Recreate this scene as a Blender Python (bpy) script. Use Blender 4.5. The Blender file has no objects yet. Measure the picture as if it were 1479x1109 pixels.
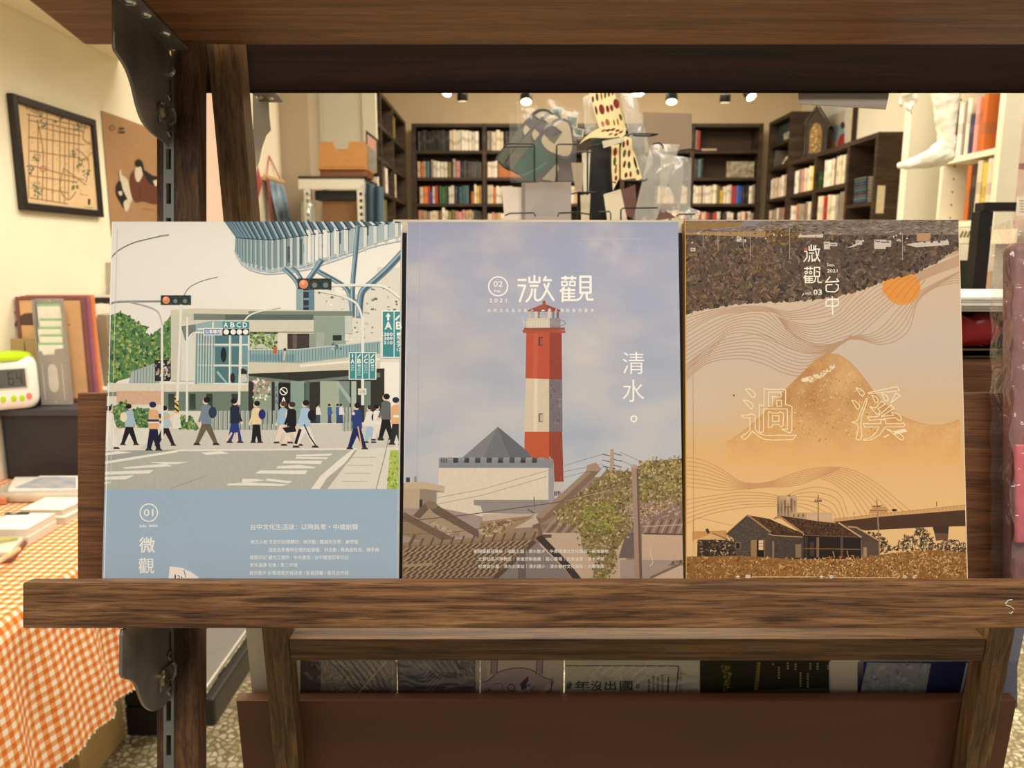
import bpy, bmesh, math, random
import numpy as np
from mathutils import Vector, Matrix, noise
random.seed(7)
SC = bpy.context.scene
COL = SC.collection
# ---------------------------------------------------------------- camera, world, lights, exposure
FPX, CX, CY = 1111.0, 739.5, 554.5
CAM = Vector((0.0, 0.0, 1.45))
PITCH = math.radians(9.5)
EX = Vector((1, 0, 0)); EF = Vector((0, math.cos(PITCH), -math.sin(PITCH))); EU = Vector((0, math.sin(PITCH), math.cos(PITCH)))
cd = bpy.data.cameras.new('camera'); cam = bpy.data.objects.new('camera', cd); COL.objects.link(cam)
cd.sensor_width = 36.0; cd.sensor_fit = 'HORIZONTAL'; cd.lens = FPX / 1479.0 * 36.0; cd.clip_start = 0.02
cam.location = CAM; cam.rotation_euler = (math.pi / 2 - PITCH, 0, 0)
SC.camera = cam
cd.dof.use_dof = True; cd.dof.focus_distance = 0.53; cd.dof.aperture_fstop = 15.0
w = bpy.data.worlds.new('room_ambient'); SC.world = w; w.use_nodes = True
w.node_tree.nodes['Background'].inputs[0].default_value = (1.0, 0.92, 0.80, 1)
w.node_tree.nodes['Background'].inputs[1].default_value = 0.30
def area(name, loc, target, sx, sy, power, col):
    l = bpy.data.lights.new(name, 'AREA'); l.shape = 'RECTANGLE'; l.size = sx; l.size_y = sy; l.energy = power; l.color = col
    o = bpy.data.objects.new(name, l); COL.objects.link(o); o.location = loc
    o.rotation_euler = (Vector(target) - Vector(loc)).to_track_quat('-Z', 'Y').to_euler(); return o
WARM = (1.0, 0.89, 0.73)
area('ceiling_lamp_front', (0.35, -0.55, 2.88), (0.1, 0.5, 1.4), 1.6, 0.8, 52, (1.0, 0.93, 0.82))
area('ceiling_lamp_table', (-0.9, 0.9, 2.75), (-1.2, 1.9, 1.0), 0.7, 0.7, 21, (1.0, 0.92, 0.78))
area('ceiling_lamp_middle', (0.4, 3.6, 3.22), (0.4, 3.6, 0), 1.6, 1.0, 66, WARM)
area('aisle_fill_light', (-0.1, 1.75, 3.2), (-0.25, 1.9, 0), 0.9, 0.9, 34, (1.0, 0.92, 0.78))  # unseen fill light added to brighten the floor behind the rack
area('ceiling_lamp_far', (0.8, 6.2, 3.22), (0.8, 6.8, 0), 2.4, 1.0, 100, WARM)
area('ceiling_lamp_right', (1.5, 2.0, 2.9), (1.7, 3.0, 1.2), 0.6, 0.6, 13, WARM)
SC.view_settings.view_transform = 'Standard'; SC.view_settings.look = 'None'; SC.view_settings.gamma = 1.0
SC.view_settings.use_curve_mapping = False; SC.view_settings.exposure = 0.0
# ---------------------------------------------------------------- measuring helpers
def ray(px, py): return EX * ((px - CX) / FPX) + EU * (-(py - CY) / FPX) + EF
def P(px, py, d): return CAM + ray(px, py) * d
def onplane(px, py, o, n):
    r = ray(px, py); return CAM + r * ((o - CAM).dot(n) / r.dot(n))
def onX(px, py, x): return onplane(px, py, Vector((x, 0, 0)), Vector((1, 0, 0)))
def onY(px, py, y): return onplane(px, py, Vector((0, y, 0)), Vector((0, 1, 0)))
def onZ(px, py, z): return onplane(px, py, Vector((0, 0, z)), Vector((0, 0, 1)))
def lin(c): return tuple(((v / 255.0) / 12.92 if v / 255.0 <= 0.04045 else ((v / 255.0 + 0.055) / 1.055) ** 2.4) for v in c)
class Fr:
    """a local frame: origin and three axes"""
    def __init__(s, o=(0, 0, 0), x=(1, 0, 0), y=(0, 1, 0), z=(0, 0, 1)):
        s.o = Vector(o); s.x = Vector(x); s.y = Vector(y); s.z = Vector(z)
    def __call__(s, a, b, c): return s.o + s.x * a + s.y * b + s.z * c
W0 = Fr()
RK = Fr(CAM, EX, EU, EF)          # the rack's own axes: across, up the leaning front, into the rack
def turned(o, deg, lean=0.0):
    m = Matrix.Rotation(math.radians(deg), 3, 'Z') @ Matrix.Rotation(math.radians(lean), 3, 'X')
    return Fr(o, m @ Vector((1, 0, 0)), m @ Vector((0, 1, 0)), m @ Vector((0, 0, 1)))
def RX(px, d): return (px - CX) / FPX * d
def RY(py, d): return -(py - CY) / FPX * d
# ---------------------------------------------------------------- materials
MATS = {}
def nodes_of(name):
    m = bpy.data.materials.new(name); m.use_nodes = True
    return m, m.node_tree.nodes, m.node_tree.links, m.node_tree.nodes['Principled BSDF']
def M(name, rgb, rough=0.55, metal=0.0, var=0.10, scale=25.0, bump=0.0, spec=0.4, emit=0.0, stretch=(1, 1, 1), coat=0.0):
    if name in MATS: return MATS[name]
    m, N, L, b = nodes_of(name)
    c = lin(rgb)
    tc = N.new('ShaderNodeTexCoord'); mp = N.new('ShaderNodeMapping'); mp.inputs['Scale'].default_value = stretch
    nz = N.new('ShaderNodeTexNoise'); nz.inputs['Scale'].default_value = scale; nz.inputs['Detail'].default_value = 4
    rp = N.new('ShaderNodeValToRGB')
    rp.color_ramp.elements[0].position = 0.3; rp.color_ramp.elements[1].position = 0.7
    rp.color_ramp.elements[0].color = tuple(v * (1 - var) for v in c) + (1,)
    rp.color_ramp.elements[1].color = tuple(min(1, v * (1 + var)) for v in c) + (1,)
    L.new(tc.outputs['Object'], mp.inputs[0]); L.new(mp.outputs[0], nz.inputs['Vector']); L.new(nz.outputs[0], rp.inputs[0]); L.new(rp.outputs[0], b.inputs['Base Color'])
    b.inputs['Roughness'].default_value = rough; b.inputs['Metallic'].default_value = metal; b.inputs['Specular IOR Level'].default_value = spec
    if coat: b.inputs['Coat Weight'].default_value = coat; b.inputs['Coat Roughness'].default_value = 0.1
    if emit:
        b.inputs['Emission Color'].default_value = c + (1,); b.inputs['Emission Strength'].default_value = emit
    if bump:
        bp = N.new('ShaderNodeBump'); bp.inputs['Strength'].default_value = bump; bp.inputs['Distance'].default_value = 0.004
        L.new(nz.outputs[0], bp.inputs['Height']); L.new(bp.outputs[0], b.inputs['Normal'])
    MATS[name] = m; return m
def wood(name, dark, mid, light, sc=(1.2, 28, 28), fine=9.0, rough=0.5, pores=0.55, off=0.0):
    """open-pored timber: broad streaks and short dark pores along the grain"""
    m, N, L, b = nodes_of(name)
    tc = N.new('ShaderNodeTexCoord'); mp = N.new('ShaderNodeMapping'); mp.inputs['Scale'].default_value = sc; mp.inputs['Location'].default_value = (off, off, off)
    n1 = N.new('ShaderNodeTexNoise'); n1.inputs['Scale'].default_value = 1.0; n1.inputs['Detail'].default_value = 7; n1.inputs['Roughness'].default_value = 0.62; n1.inputs['Distortion'].default_value = 0.9
    rp = N.new('ShaderNodeValToRGB'); e = rp.color_ramp.elements
    e[0].position = 0.32; e[0].color = lin(dark) + (1,); e[1].position = 0.72; e[1].color = lin(light) + (1,)
    k = e.new(0.52); k.color = lin(mid) + (1,)
    mp2 = N.new('ShaderNodeMapping'); mp2.inputs['Scale'].default_value = tuple(v * (fine if v > 5 else 9.0) for v in sc)
    n2 = N.new('ShaderNodeTexNoise'); n2.inputs['Scale'].default_value = 1.0; n2.inputs['Detail'].default_value = 3
    r2 = N.new('ShaderNodeValToRGB'); r2.color_ramp.elements[0].position = 0.36; r2.color_ramp.elements[1].position = 0.50
    r2.color_ramp.elements[0].color = (1 - pores,) * 3 + (1,); r2.color_ramp.elements[1].color = (1, 1, 1, 1)
    mx = N.new('ShaderNodeMix'); mx.data_type = 'RGBA'; mx.blend_type = 'MULTIPLY'; mx.inputs['Factor'].default_value = 1.0
    bp = N.new('ShaderNodeBump'); bp.inputs['Strength'].default_value = 0.25; bp.inputs['Distance'].default_value = 0.001
    for q, n in ((mp, n1), (mp2, n2)):
        L.new(tc.outputs['Object'], q.inputs[0]); L.new(q.outputs[0], n.inputs['Vector'])
    L.new(n1.outputs[0], rp.inputs[0]); L.new(n2.outputs[0], r2.inputs[0])
    L.new(rp.outputs[0], mx.inputs['A']); L.new(r2.outputs[0], mx.inputs['B']); L.new(mx.outputs['Result'], b.inputs['Base Color'])
    L.new(r2.outputs[0], bp.inputs['Height']); L.new(bp.outputs[0], b.inputs['Normal'])
    b.inputs['Roughness'].default_value = rough; b.inputs['Specular IOR Level'].default_value = 0.35
    MATS[name] = m; return m
def plastic(name, tint=(1, 1, 1), gloss=0.12, haze=0.05, rough=0.12, bump=0.3, scale=18):
    """thin clear film: mostly see-through, a little milky, with glints on its creases"""
    m = bpy.data.materials.new(name); m.use_nodes = True; N = m.node_tree.nodes; L = m.node_tree.links; N.clear()
    out = N.new('ShaderNodeOutputMaterial'); tr = N.new('ShaderNodeBsdfTransparent'); tr.inputs[0].default_value = tint + (1,)
    gl = N.new('ShaderNodeBsdfGlossy'); gl.inputs['Roughness'].default_value = rough
    df = N.new('ShaderNodeBsdfDiffuse'); df.inputs[0].default_value = tuple(v * 0.85 for v in tint) + (1,)
    m1 = N.new('ShaderNodeMixShader'); m2 = N.new('ShaderNodeMixShader'); lw = N.new('ShaderNodeLayerWeight'); lw.inputs[0].default_value = 0.35
    mt = N.new('ShaderNodeMath'); mt.operation = 'MULTIPLY_ADD'; mt.inputs[1].default_value = 0.3; mt.inputs[2].default_value = gloss
    m1.inputs[0].default_value = haze
    tc = N.new('ShaderNodeTexCoord'); nz = N.new('ShaderNodeTexNoise'); nz.inputs['Scale'].default_value = scale; nz.inputs['Detail'].default_value = 2; nz.inputs['Distortion'].default_value = 1.5
    bp = N.new('ShaderNodeBump'); bp.inputs['Strength'].default_value = bump; bp.inputs['Distance'].default_value = 0.01
    L.new(tc.outputs['Object'], nz.inputs['Vector']); L.new(nz.outputs[0], bp.inputs['Height']); L.new(bp.outputs[0], gl.inputs['Normal'])
    L.new(tr.outputs[0], m1.inputs[1]); L.new(df.outputs[0], m1.inputs[2]); L.new(lw.outputs['Facing'], mt.inputs[0]); L.new(mt.outputs[0], m2.inputs[0])
    L.new(m1.outputs[0], m2.inputs[1]); L.new(gl.outputs[0], m2.inputs[2]); L.new(m2.outputs[0], out.inputs[0])
    MATS[name] = m; return m
def print_mat():
    """printed ink: the colour of each printed patch, with a fine mottling where the patch asks for it"""
    m, N, L, b = nodes_of('printed_ink')
    at = N.new('ShaderNodeAttribute'); at.attribute_name = 'ink'; an = N.new('ShaderNodeAttribute'); an.attribute_name = 'mottle'
    tc = N.new('ShaderNodeTexCoord'); nz = N.new('ShaderNodeTexNoise'); nz.inputs['Scale'].default_value = 420; nz.inputs['Detail'].default_value = 3
    sb = N.new('ShaderNodeMath'); sb.operation = 'SUBTRACT'; sb.inputs[1].default_value = 0.5
    mu = N.new('ShaderNodeMath'); mu.operation = 'MULTIPLY'; ad = N.new('ShaderNodeMath'); ad.operation = 'ADD'; ad.inputs[1].default_value = 1.0
    vm = N.new('ShaderNodeVectorMath'); vm.operation = 'SCALE'
    L.new(tc.outputs['Object'], nz.inputs['Vector']); L.new(nz.outputs[0], sb.inputs[0]); L.new(sb.outputs[0], mu.inputs[0]); L.new(an.outputs['Fac'], mu.inputs[1])
    L.new(mu.outputs[0], ad.inputs[0]); L.new(at.outputs['Color'], vm.inputs[0]); L.new(ad.outputs[0], vm.inputs['Scale']); L.new(vm.outputs[0], b.inputs['Base Color'])
    b.inputs['Roughness'].default_value = 0.55; b.inputs['Specular IOR Level'].default_value = 0.15
    return m
INK = print_mat()
# ---------------------------------------------------------------- mesh collecting
class MB:
    def __init__(s): s.v = []; s.f = []; s.m = []; s.slot = 0; s.uv = None
    def add(s, vs, fs):
        k = len(s.v); s.v += [Vector(q) for q in vs]; s.f += [tuple(i + k for i in f) for f in fs]; s.m += [s.slot] * len(fs); return s
    def box(s, fr, x0, x1, y0, y1, z0, z1):
        vs = [fr(x, y, z) for z in (z0, z1) for y in (y0, y1) for x in (x0, x1)]
        return s.add(vs, [(0, 2, 3, 1), (4, 5, 7, 6), (0, 1, 5, 4), (2, 6, 7, 3), (0, 4, 6, 2), (1, 3, 7, 5)])
    def hexa(s, p):
        """eight corners: four of the bottom ring, four of the top ring"""
        return s.add(p, [(3, 2, 1, 0), (4, 5, 6, 7), (0, 1, 5, 4), (1, 2, 6, 5), (2, 3, 7, 6), (3, 0, 4, 7)])
    def prism(s, fr, pts, z0, z1):
        n = len(pts); vs = [fr(x, y, z0) for x, y in pts] + [fr(x, y, z1) for x, y in pts]
        return s.add(vs, [tuple(range(n))[::-1], tuple(range(n, 2 * n))] + [(i, (i + 1) % n, (i + 1) % n + n, i + n) for i in range(n)])
    def tube(s, pts, r, seg=8, closed=False, cap=True):
        pts = [Vector(p) for p in pts]; n = len(pts); rs = r if isinstance(r, (list, tuple)) else [r] * n
        vs = []; prev = None
        for i in range(n):
            a = pts[(i - 1) % n] if closed or i > 0 else pts[i]; b = pts[(i + 1) % n] if closed or i < n - 1 else pts[i]
            t = (b - a).normalized()
            if prev is None:
                u = t.orthogonal().normalized()
            else:
                u = (prev - t * prev.dot(t)).normalized()
            prev = u; q = t.cross(u)
            vs += [pts[i] + (u * math.cos(6.28318 * j / seg) + q * math.sin(6.28318 * j / seg)) * rs[i] for j in range(seg)]
        fs = []
        for i in range(n if closed else n - 1):
            for j in range(seg):
                a, b = i * seg + j, i * seg + (j + 1) % seg; c, d = ((i + 1) % n) * seg + j, ((i + 1) % n) * seg + (j + 1) % seg
                fs.append((a, b, d, c))
        if cap and not closed: fs += [tuple(range(seg))[::-1], tuple(range((n - 1) * seg, n * seg))]
        return s.add(vs, fs)
    def lathe(s, fr, prof, seg=20):
        vs = [fr(r * math.cos(6.28318 * j / seg), r * math.sin(6.28318 * j / seg), z) for r, z in prof for j in range(seg)]
        fs = [(i * seg + j, i * seg + (j + 1) % seg, (i + 1) * seg + (j + 1) % seg, (i + 1) * seg + j) for i in range(len(prof) - 1) for j in range(seg)]
        fs += [tuple(range(seg))[::-1], tuple(range((len(prof) - 1) * seg, len(prof) * seg))]
        return s.add(vs, fs)
    def sheet(s, fn, nu, nv, uv=None):
        k = len(s.v)
        vs = [fn(i / nu, j / nv) for j in range(nv + 1) for i in range(nu + 1)]
        if uv:
            s.uv = s.uv or {}
            for j in range(nv + 1):
                for i in range(nu + 1): s.uv[k + j * (nu + 1) + i] = uv(i / nu, j / nv)
        return s.add(vs, [(j * (nu + 1) + i, j * (nu + 1) + i + 1, (j + 1) * (nu + 1) + i + 1, (j + 1) * (nu + 1) + i) for j in range(nv) for i in range(nu)])
    def build(s, name, mat, parent=None, bevel=0.0, smooth=False, kind=None, solid=0.0, label=None):
        base = Vector((0, 0, 0))
        if parent is not None:
            q = parent
            while q is not None: base += q.location; q = q.parent
        o0 = Vector((0, 0, 0))
        if True:
            lo = Vector((min(v.x for v in s.v), min(v.y for v in s.v), min(v.z for v in s.v))); hi = Vector((max(v.x for v in s.v), max(v.y for v in s.v), max(v.z for v in s.v)))
            o0 = Vector(((lo.x + hi.x) / 2, (lo.y + hi.y) / 2, lo.z)) - base
        me = bpy.data.meshes.new(name)
        me.from_pydata([tuple(v - base - o0) for v in s.v], [], s.f)
        mats = mat if isinstance(mat, (list, tuple)) else [mat]
        for q in mats: me.materials.append(q)
        me.polygons.foreach_set('material_index', s.m)
        if s.uv:
            ul = me.uv_layers.new(name='UVMap')
            for lp in me.loops: ul.data[lp.index].uv = s.uv.get(lp.vertex_index, (0, 0))
        bm = bmesh.new(); bm.from_mesh(me); bmesh.ops.recalc_face_normals(bm, faces=bm.faces)
        if solid: bmesh.ops.solidify(bm, geom=bm.faces[:], thickness=solid)
        if bevel:
            ed = [e for e in bm.edges if len(e.link_faces) == 2 and e.calc_face_angle(0) > 0.6]
            bmesh.ops.bevel(bm, geom=ed, offset=bevel, segments=2, affect='EDGES', profile=0.6)
        if smooth:
            for f in bm.faces: f.smooth = True
            for e in bm.edges:
                if len(e.link_faces) == 2 and e.calc_face_angle(0) > 0.7: e.smooth = False
        bm.to_mesh(me); bm.free()
        o = bpy.data.objects.new(name, me); COL.objects.link(o); o.location = o0
        if parent is not None: o.parent = parent
        if kind: o['kind'] = kind
        if label: o['label'] = label
        return o
def tag(o, label, cat, group=None, kind=None):
    o['label'] = label; o['category'] = cat
    if group: o['group'] = group
    if kind: o['kind'] = kind
    return o
def thing(name, label, cat, loc, group=None):
    o = bpy.data.objects.new(name, None); COL.objects.link(o); o.location = Vector(loc); o.empty_display_size = 0.05
    return tag(o, label, cat, group)
def struct(name, mb, mat, **k):
    o = mb.build(name, mat, **k); o['kind'] = 'structure'; return o
def dup(root, loc=None, rot=None, scale=None, color=None, label=None, group=None):
    r = root.copy(); COL.objects.link(r)
    if loc is not None: r.location = loc
    if rot is not None: r.rotation_euler = rot
    if scale is not None: r.scale = scale
    if color is not None: r.color = color
    if label: r['label'] = label
    if group: r['group'] = group
    for ch in list(root.children):
        c = ch.copy(); COL.objects.link(c); c.parent = r
        for g in list(ch.children):
            d = g.copy(); COL.objects.link(d); d.parent = c
    return r
def spline(pts, n=6, closed=False):
    """Catmull-Rom through the points"""
    out = []; m = len(pts); pts = [tuple(p) for p in pts]
    for i in range(m if closed else m - 1):
        g = (lambda k: pts[k % m]) if closed else (lambda k: pts[max(0, min(m - 1, k))])
        a, b, c, d = g(i - 1), g(i), g(i + 1), g(i + 2)
        for j in range(n):
            t = j / n
            out.append(tuple(0.5 * (2 * b[k] + (c[k] - a[k]) * t + (2 * a[k] - 5 * b[k] + 4 * c[k] - d[k]) * t * t + (3 * b[k] - a[k] - 3 * c[k] + d[k]) * t ** 3) for k in range(len(b))))
    if not closed: out.append(pts[-1])
    return out
# ---------------------------------------------------------------- flat print on a real surface
INKK = 0.80
class Print:
    """flat ink patches lying on one plane (o, n); traced as measurements and laid on that plane"""
    def __init__(s, o, n, clip=None, lift=2e-5, k=None):
        s.o = Vector(o); s.n = Vector(n).normalized(); s.v = []; s.f = []; s.c = []; s.t = []; s.lay = 0; s.lift = lift
        s.x0 = s.y0 = 0.0; s.k = 1.0; s.clip = clip; s.q = INKK if k is None else k; s.dz = 1.3e-6; s.l = []; s.o2 = []; s.sub = 0.0
    def view(s, x0, y0, k): s.x0, s.y0, s.k = x0, y0, k; return s
    def w(s, p): return (s.x0 + p[0] / s.k, s.y0 + p[1] / s.k)
    def up(s): s.lay += 1
    def put(s, x, y): s.l.append(s.lay); s.o2.append(s.sub); return (x, y)
    def ccol(s, col): return tuple(v * s.q for v in lin(col))
    def cut(s, pts):
        if not s.clip: return pts
        q = s.clip; m = len(q)
        for i in range(m):
            a, b = q[i], q[(i + 1) % m]; out = []
            side = lambda p: (b[0] - a[0]) * (p[1] - a[1]) - (b[1] - a[1]) * (p[0] - a[0])
            for j in range(len(pts)):
                c, d = pts[j], pts[(j + 1) % len(pts)]; sc, sd = side(c), side(d)
                if sc >= 0: out.append(c)
                if (sc >= 0) != (sd >= 0):
                    t = sc / (sc - sd); out.append((c[0] + (d[0] - c[0]) * t, c[1] + (d[1] - c[1]) * t))
            pts = out
            if len(pts) < 3: return []
        return pts
    def raw(s, pts, col, mot=0.0, lin_col=None):
        pts = s.cut(pts)
        if len(pts) < 3: return
        k = len(s.v); s.v += [s.put(*p) for p in pts]; c = lin_col or s.ccol(col)
        s.c += [c] * len(pts); s.t += [mot] * len(pts); s.f.append(tuple(range(k, k + len(pts))))
    def poly(s, pts, col, mot=0.15, up=True):
        if up: s.up()
        s.raw([s.w(p) for p in pts], col, mot)
    def rect(s, x0, y0, x1, y1, col, mot=0.15, up=True): s.poly([(x0, y0), (x1, y0), (x1, y1), (x0, y1)], col, mot, up)
    def disc(s, x, y, r, col, mot=0.1, n=20, ry=None): s.poly([(x + r * math.cos(6.28318 * i / n), y + (ry or r) * math.sin(6.28318 * i / n)) for i in range(n)], col, mot)
    def line(s, pts, wd, col, closed=False, mot=0.1, up=True, w1=None, cap=True, ph=0):
        if up: s.up()
        P2 = [s.w(p) for p in pts]; n = len(P2); h = wd / s.k / 2
        for i in range(n if closed else n - 1):
            a, b = P2[i], P2[(i + 1) % n]; L = math.hypot(b[0] - a[0], b[1] - a[1])
            if L < 1e-6: continue
            h0 = h if w1 is None else h + (w1 / s.k / 2 - h) * i / n; h1 = h if w1 is None else h + (w1 / s.k / 2 - h) * (i + 1) / n
            ux, uy = (b[0] - a[0]) / L, (b[1] - a[1]) / L; e = min(h * 0.6, L) if cap else 0
            s.sub = 0.5 * ((i + ph) % 4) + .07 * (ph % 7)
            s.raw([(a[0] - ux * e - uy * h0, a[1] - uy * e + ux * h0), (b[0] + ux * e - uy * h1, b[1] + uy * e + ux * h1), (b[0] + ux * e + uy * h1, b[1] + uy * e - ux * h1), (a[0] - ux * e + uy * h0, a[1] - uy * e - ux * h0)], col, mot)
        s.sub = 0.0
    def curve(s, pts, wd, col, **k): s.line(spline(pts, 5), wd, col, **k)
    def ring(s, x, y, r, wd, col): s.line([(x + r * math.cos(6.28318 * i / 28), y + r * math.sin(6.28318 * i / 28)) for i in range(28)], wd, col, closed=True)
    def grid(s, x0, y0, x1, y1, nx, ny, fn, mot=0.15):
        """fn(x, y) gives the colour at a place; x, y in the current view"""
        s.up(); k = len(s.v)
        for j in range(ny + 1):
            for i in range(nx + 1):
                x, y = x0 + (x1 - x0) * i / nx, y0 + (y1 - y0) * j / ny
                q = s.w((x, y))
                if s.clip:
                    tl, tr, br, bl = s.clip; yy = max(min(tl[1], tr[1]), min(max(bl[1], br[1]), q[1])); t = (yy - tl[1]) / (bl[1] - tl[1])
                    q = (max(tl[0] + (bl[0] - tl[0]) * t, min(tr[0] + (br[0] - tr[0]) * t, q[0])), yy)
                s.v.append(s.put(*q)); s.c.append(s.ccol(fn((q[0] - s.x0) * s.k, (q[1] - s.y0) * s.k))); s.t.append(mot)
        s.f += [(k + j * (nx + 1) + i, k + j * (nx + 1) + i + 1, k + (j + 1) * (nx + 1) + i + 1, k + (j + 1) * (nx + 1) + i) for j in range(ny) for i in range(nx)]
    def scatter(s, region, n, s0, s1, cols, asp=0.6, jit=12, seed=1, ang=None):
        """small leaf or stone shaped flecks inside a polygon of the current view"""
        rnd = random.Random(seed); xs = [p[0] for p in region]; ys = [p[1] for p in region]; m = len(region); base = s.lay; cnt = 0; tries = 0
        while cnt < n and tries < n * 12:
            tries += 1; x = rnd.uniform(min(xs), max(xs)); y = rnd.uniform(min(ys), max(ys)); ins = False; j = m - 1
            for i in range(m):
                if (region[i][1] > y) != (region[j][1] > y) and x < (region[j][0] - region[i][0]) * (y - region[i][1]) / (region[j][1] - region[i][1]) + region[i][0]: ins = not ins
                j = i
            if not ins: continue
            cnt += 1; s.lay = base + 1 + cnt * 3 // (n + 1); s.sub = (cnt * 3 / (n + 1)) % 1.0 * 1.9
            a = rnd.uniform(0, 6.283) if ang is None else ang + rnd.uniform(-0.35, 0.35); r = rnd.uniform(s0, s1); c = rnd.choice(cols); dj = rnd.uniform(-jit, jit); c = tuple(max(0, min(255, v + dj)) for v in c)
            q = [(x + r * math.cos(a), y + r * math.sin(a)), (x - r * asp * math.sin(a), y + r * asp * math.cos(a)), (x - r * math.cos(a), y - r * math.sin(a)), (x + r * asp * math.sin(a), y - r * asp * math.cos(a))]
            s.raw([s.w(p) for p in q], c, 0.1)
        s.lay = base + 5; s.sub = 0.0
    def text(s, body, x0, y0, x1, y1, col, bold=0.0, rot=0, mot=0.0):
        """real glyph outlines fitted to a box of the current view"""
        cu = bpy.data.curves.new('lettering', 'FONT'); cu.body = body; cu.offset = bold; cu.resolution_u = 2
        ob = bpy.data.objects.new('lettering', cu); COL.objects.link(ob)
        me = ob.evaluated_get(bpy.context.evaluated_depsgraph_get()).to_mesh()
        vs = [(v.co.x, v.co.y) for v in me.vertices]; fs = [tuple(p.vertices) for p in me.polygons]
        ob.to_mesh_clear() if hasattr(ob, 'to_mesh_clear') else None
        bpy.data.objects.remove(ob); bpy.data.curves.remove(cu)
        if not vs: return
        if rot == 90: vs = [(-y, x) for x, y in vs]          # reads upwards
        if rot == -90: vs = [(y, -x) for x, y in vs]
        ax, bx = min(v[0] for v in vs), max(v[0] for v in vs); ay, by = min(v[1] for v in vs), max(v[1] for v in vs)
        s.up(); k = len(s.v); c = s.ccol(col)
        for x, y in vs:
            p = s.w((x0 + (x - ax) / max(bx - ax, 1e-6) * (x1 - x0), y1 - (y - ay) / max(by - ay, 1e-6) * (y1 - y0)))
            s.v.append(s.put(*p)); s.c.append(c); s.t.append(mot)
        s.f += [tuple(i + k for i in f) for f in fs]
    def build(s, name, parent):
        base = Vector((0, 0, 0)); q = parent
        while q is not None: base += q.location; q = q.parent
        # each ink patch lies just above the patches it covers, so that the whole print stays paper-thin
        box = {}
        for (x, y), l in zip(s.v, s.l):
            q = box.get(l)
            if q is None: box[l] = [x, y, x, y]
            else: q[0] = min(q[0], x); q[1] = min(q[1], y); q[2] = max(q[2], x); q[3] = max(q[3], y)
        lev = {}; ks = sorted(box); B = np.array([box[l] for l in ks]); H = np.zeros(len(ks))
        for i, l in enumerate(ks):
            q = B[i]; D = B[:i]
            if i:
                hit = (D[:, 0] < q[2]) & (q[0] < D[:, 2]) & (D[:, 1] < q[3]) & (q[1] < D[:, 3])
                H[i] = (H[:i][hit].max() + 2) if hit.any() else 0
            lev[l] = float(H[i])
        vs = [onplane(x, y, s.o, s.n) + s.n * (s.lift + (lev[l] + q) * s.dz) - base for (x, y), l, q in zip(s.v, s.l, s.o2)]
        me = bpy.data.meshes.new(name); me.from_pydata([tuple(v) for v in vs], [], s.f)
        me.materials.append(INK)
        a = me.attributes.new('ink', 'FLOAT_COLOR', 'POINT'); a.data.foreach_set('color', [x for c in s.c for x in (c[0], c[1], c[2], 1.0)])
        b = me.attributes.new('mottle', 'FLOAT', 'POINT'); b.data.foreach_set('value', s.t)
        o = bpy.data.objects.new(name, me); COL.objects.link(o); o.parent = parent; return o
def fbm(x, y, z=0.0, o=4):
    return noise.fractal(Vector((x, y, z)), 1.0, 2.0, o)
def mixc(a, b, t): t = max(0.0, min(1.0, t)); return tuple(a[i] + (b[i] - a[i]) * t for i in range(3))
# ================================================================ the room
def wallmat(name, rgb, bump=0.05): return M(name, rgb, 0.85, var=0.035, scale=3.0, bump=bump, spec=0.2)
cream_wall = wallmat('cream_wall_paint', (243, 234, 208)); far_wall = wallmat('warm_wall_paint', (214, 192, 156)); pale_wall = wallmat('pale_grey_green_paint', (214, 210, 190)); beige_wall = wallmat('beige_pillar_paint', (176, 160, 136))
def terrazzo():
    m, N, L, b = nodes_of('terrazzo')
    tc = N.new('ShaderNodeTexCoord'); v = N.new('ShaderNodeTexVoronoi'); v.feature = 'DISTANCE_TO_EDGE'; v.inputs['Scale'].default_value = 46; v2 = N.new('ShaderNodeTexVoronoi'); v2.inputs['Scale'].default_value = 46
    dn = N.new('ShaderNodeTexNoise'); dn.inputs['Scale'].default_value = 60; mxv = N.new('ShaderNodeMix'); mxv.data_type = 'RGBA'; mxv.inputs['Factor'].default_value = 0.012
    L.new(tc.outputs['Object'], mxv.inputs['A']); L.new(tc.outputs['Object'], dn.inputs['Vector']); L.new(dn.outputs['Color'], mxv.inputs['B'])
    for q in (v, v2): L.new(mxv.outputs['Result'], q.inputs['Vector'])
    r = N.new('ShaderNodeValToRGB'); r.color_ramp.elements[0].position = 0.07; r.color_ramp.elements[1].position = 0.17; r.color_ramp.elements[0].color = (0, 0, 0, 1)
    c = N.new('ShaderNodeValToRGB'); e = c.color_ramp.elements; e[0].color = lin((226, 214, 176)) + (1,); e[1].color = lin((250, 242, 214)) + (1,); k = e.new(0.12); k.color = lin((176, 164, 128)) + (1,)
    mx = N.new('ShaderNodeMix'); mx.data_type = 'RGBA'; mx.inputs['A'].default_value = lin((138, 126, 92)) + (1,)
    L.new(v.outputs['Distance'], r.inputs[0]); L.new(v2.outputs['Color'], c.inputs[0]); L.new(r.outputs[0], mx.inputs['Factor']); L.new(c.outputs[0], mx.inputs['B']); L.new(mx.outputs['Result'], b.inputs['Base Color'])
    b.inputs['Roughness'].default_value = 0.35; return m
struct('floor', MB().box(W0, -1.7, 3.3, -2.2, 8.4, -0.1, 0), terrazzo())
struct('ceiling', MB().box(W0, -1.7, 3.3, -2.2, 8.4, 3.3, 3.4), wallmat('ceiling_paint', (232, 214, 176)))
struct('wall_left', MB().box(W0, -1.7, -1.6, 0.2, 8.4, 0, 3.3), cream_wall)
struct('wall_back', MB().box(W0, -1.6, 3.2, 8.30, 8.4, 0, 3.3), far_wall)
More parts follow.
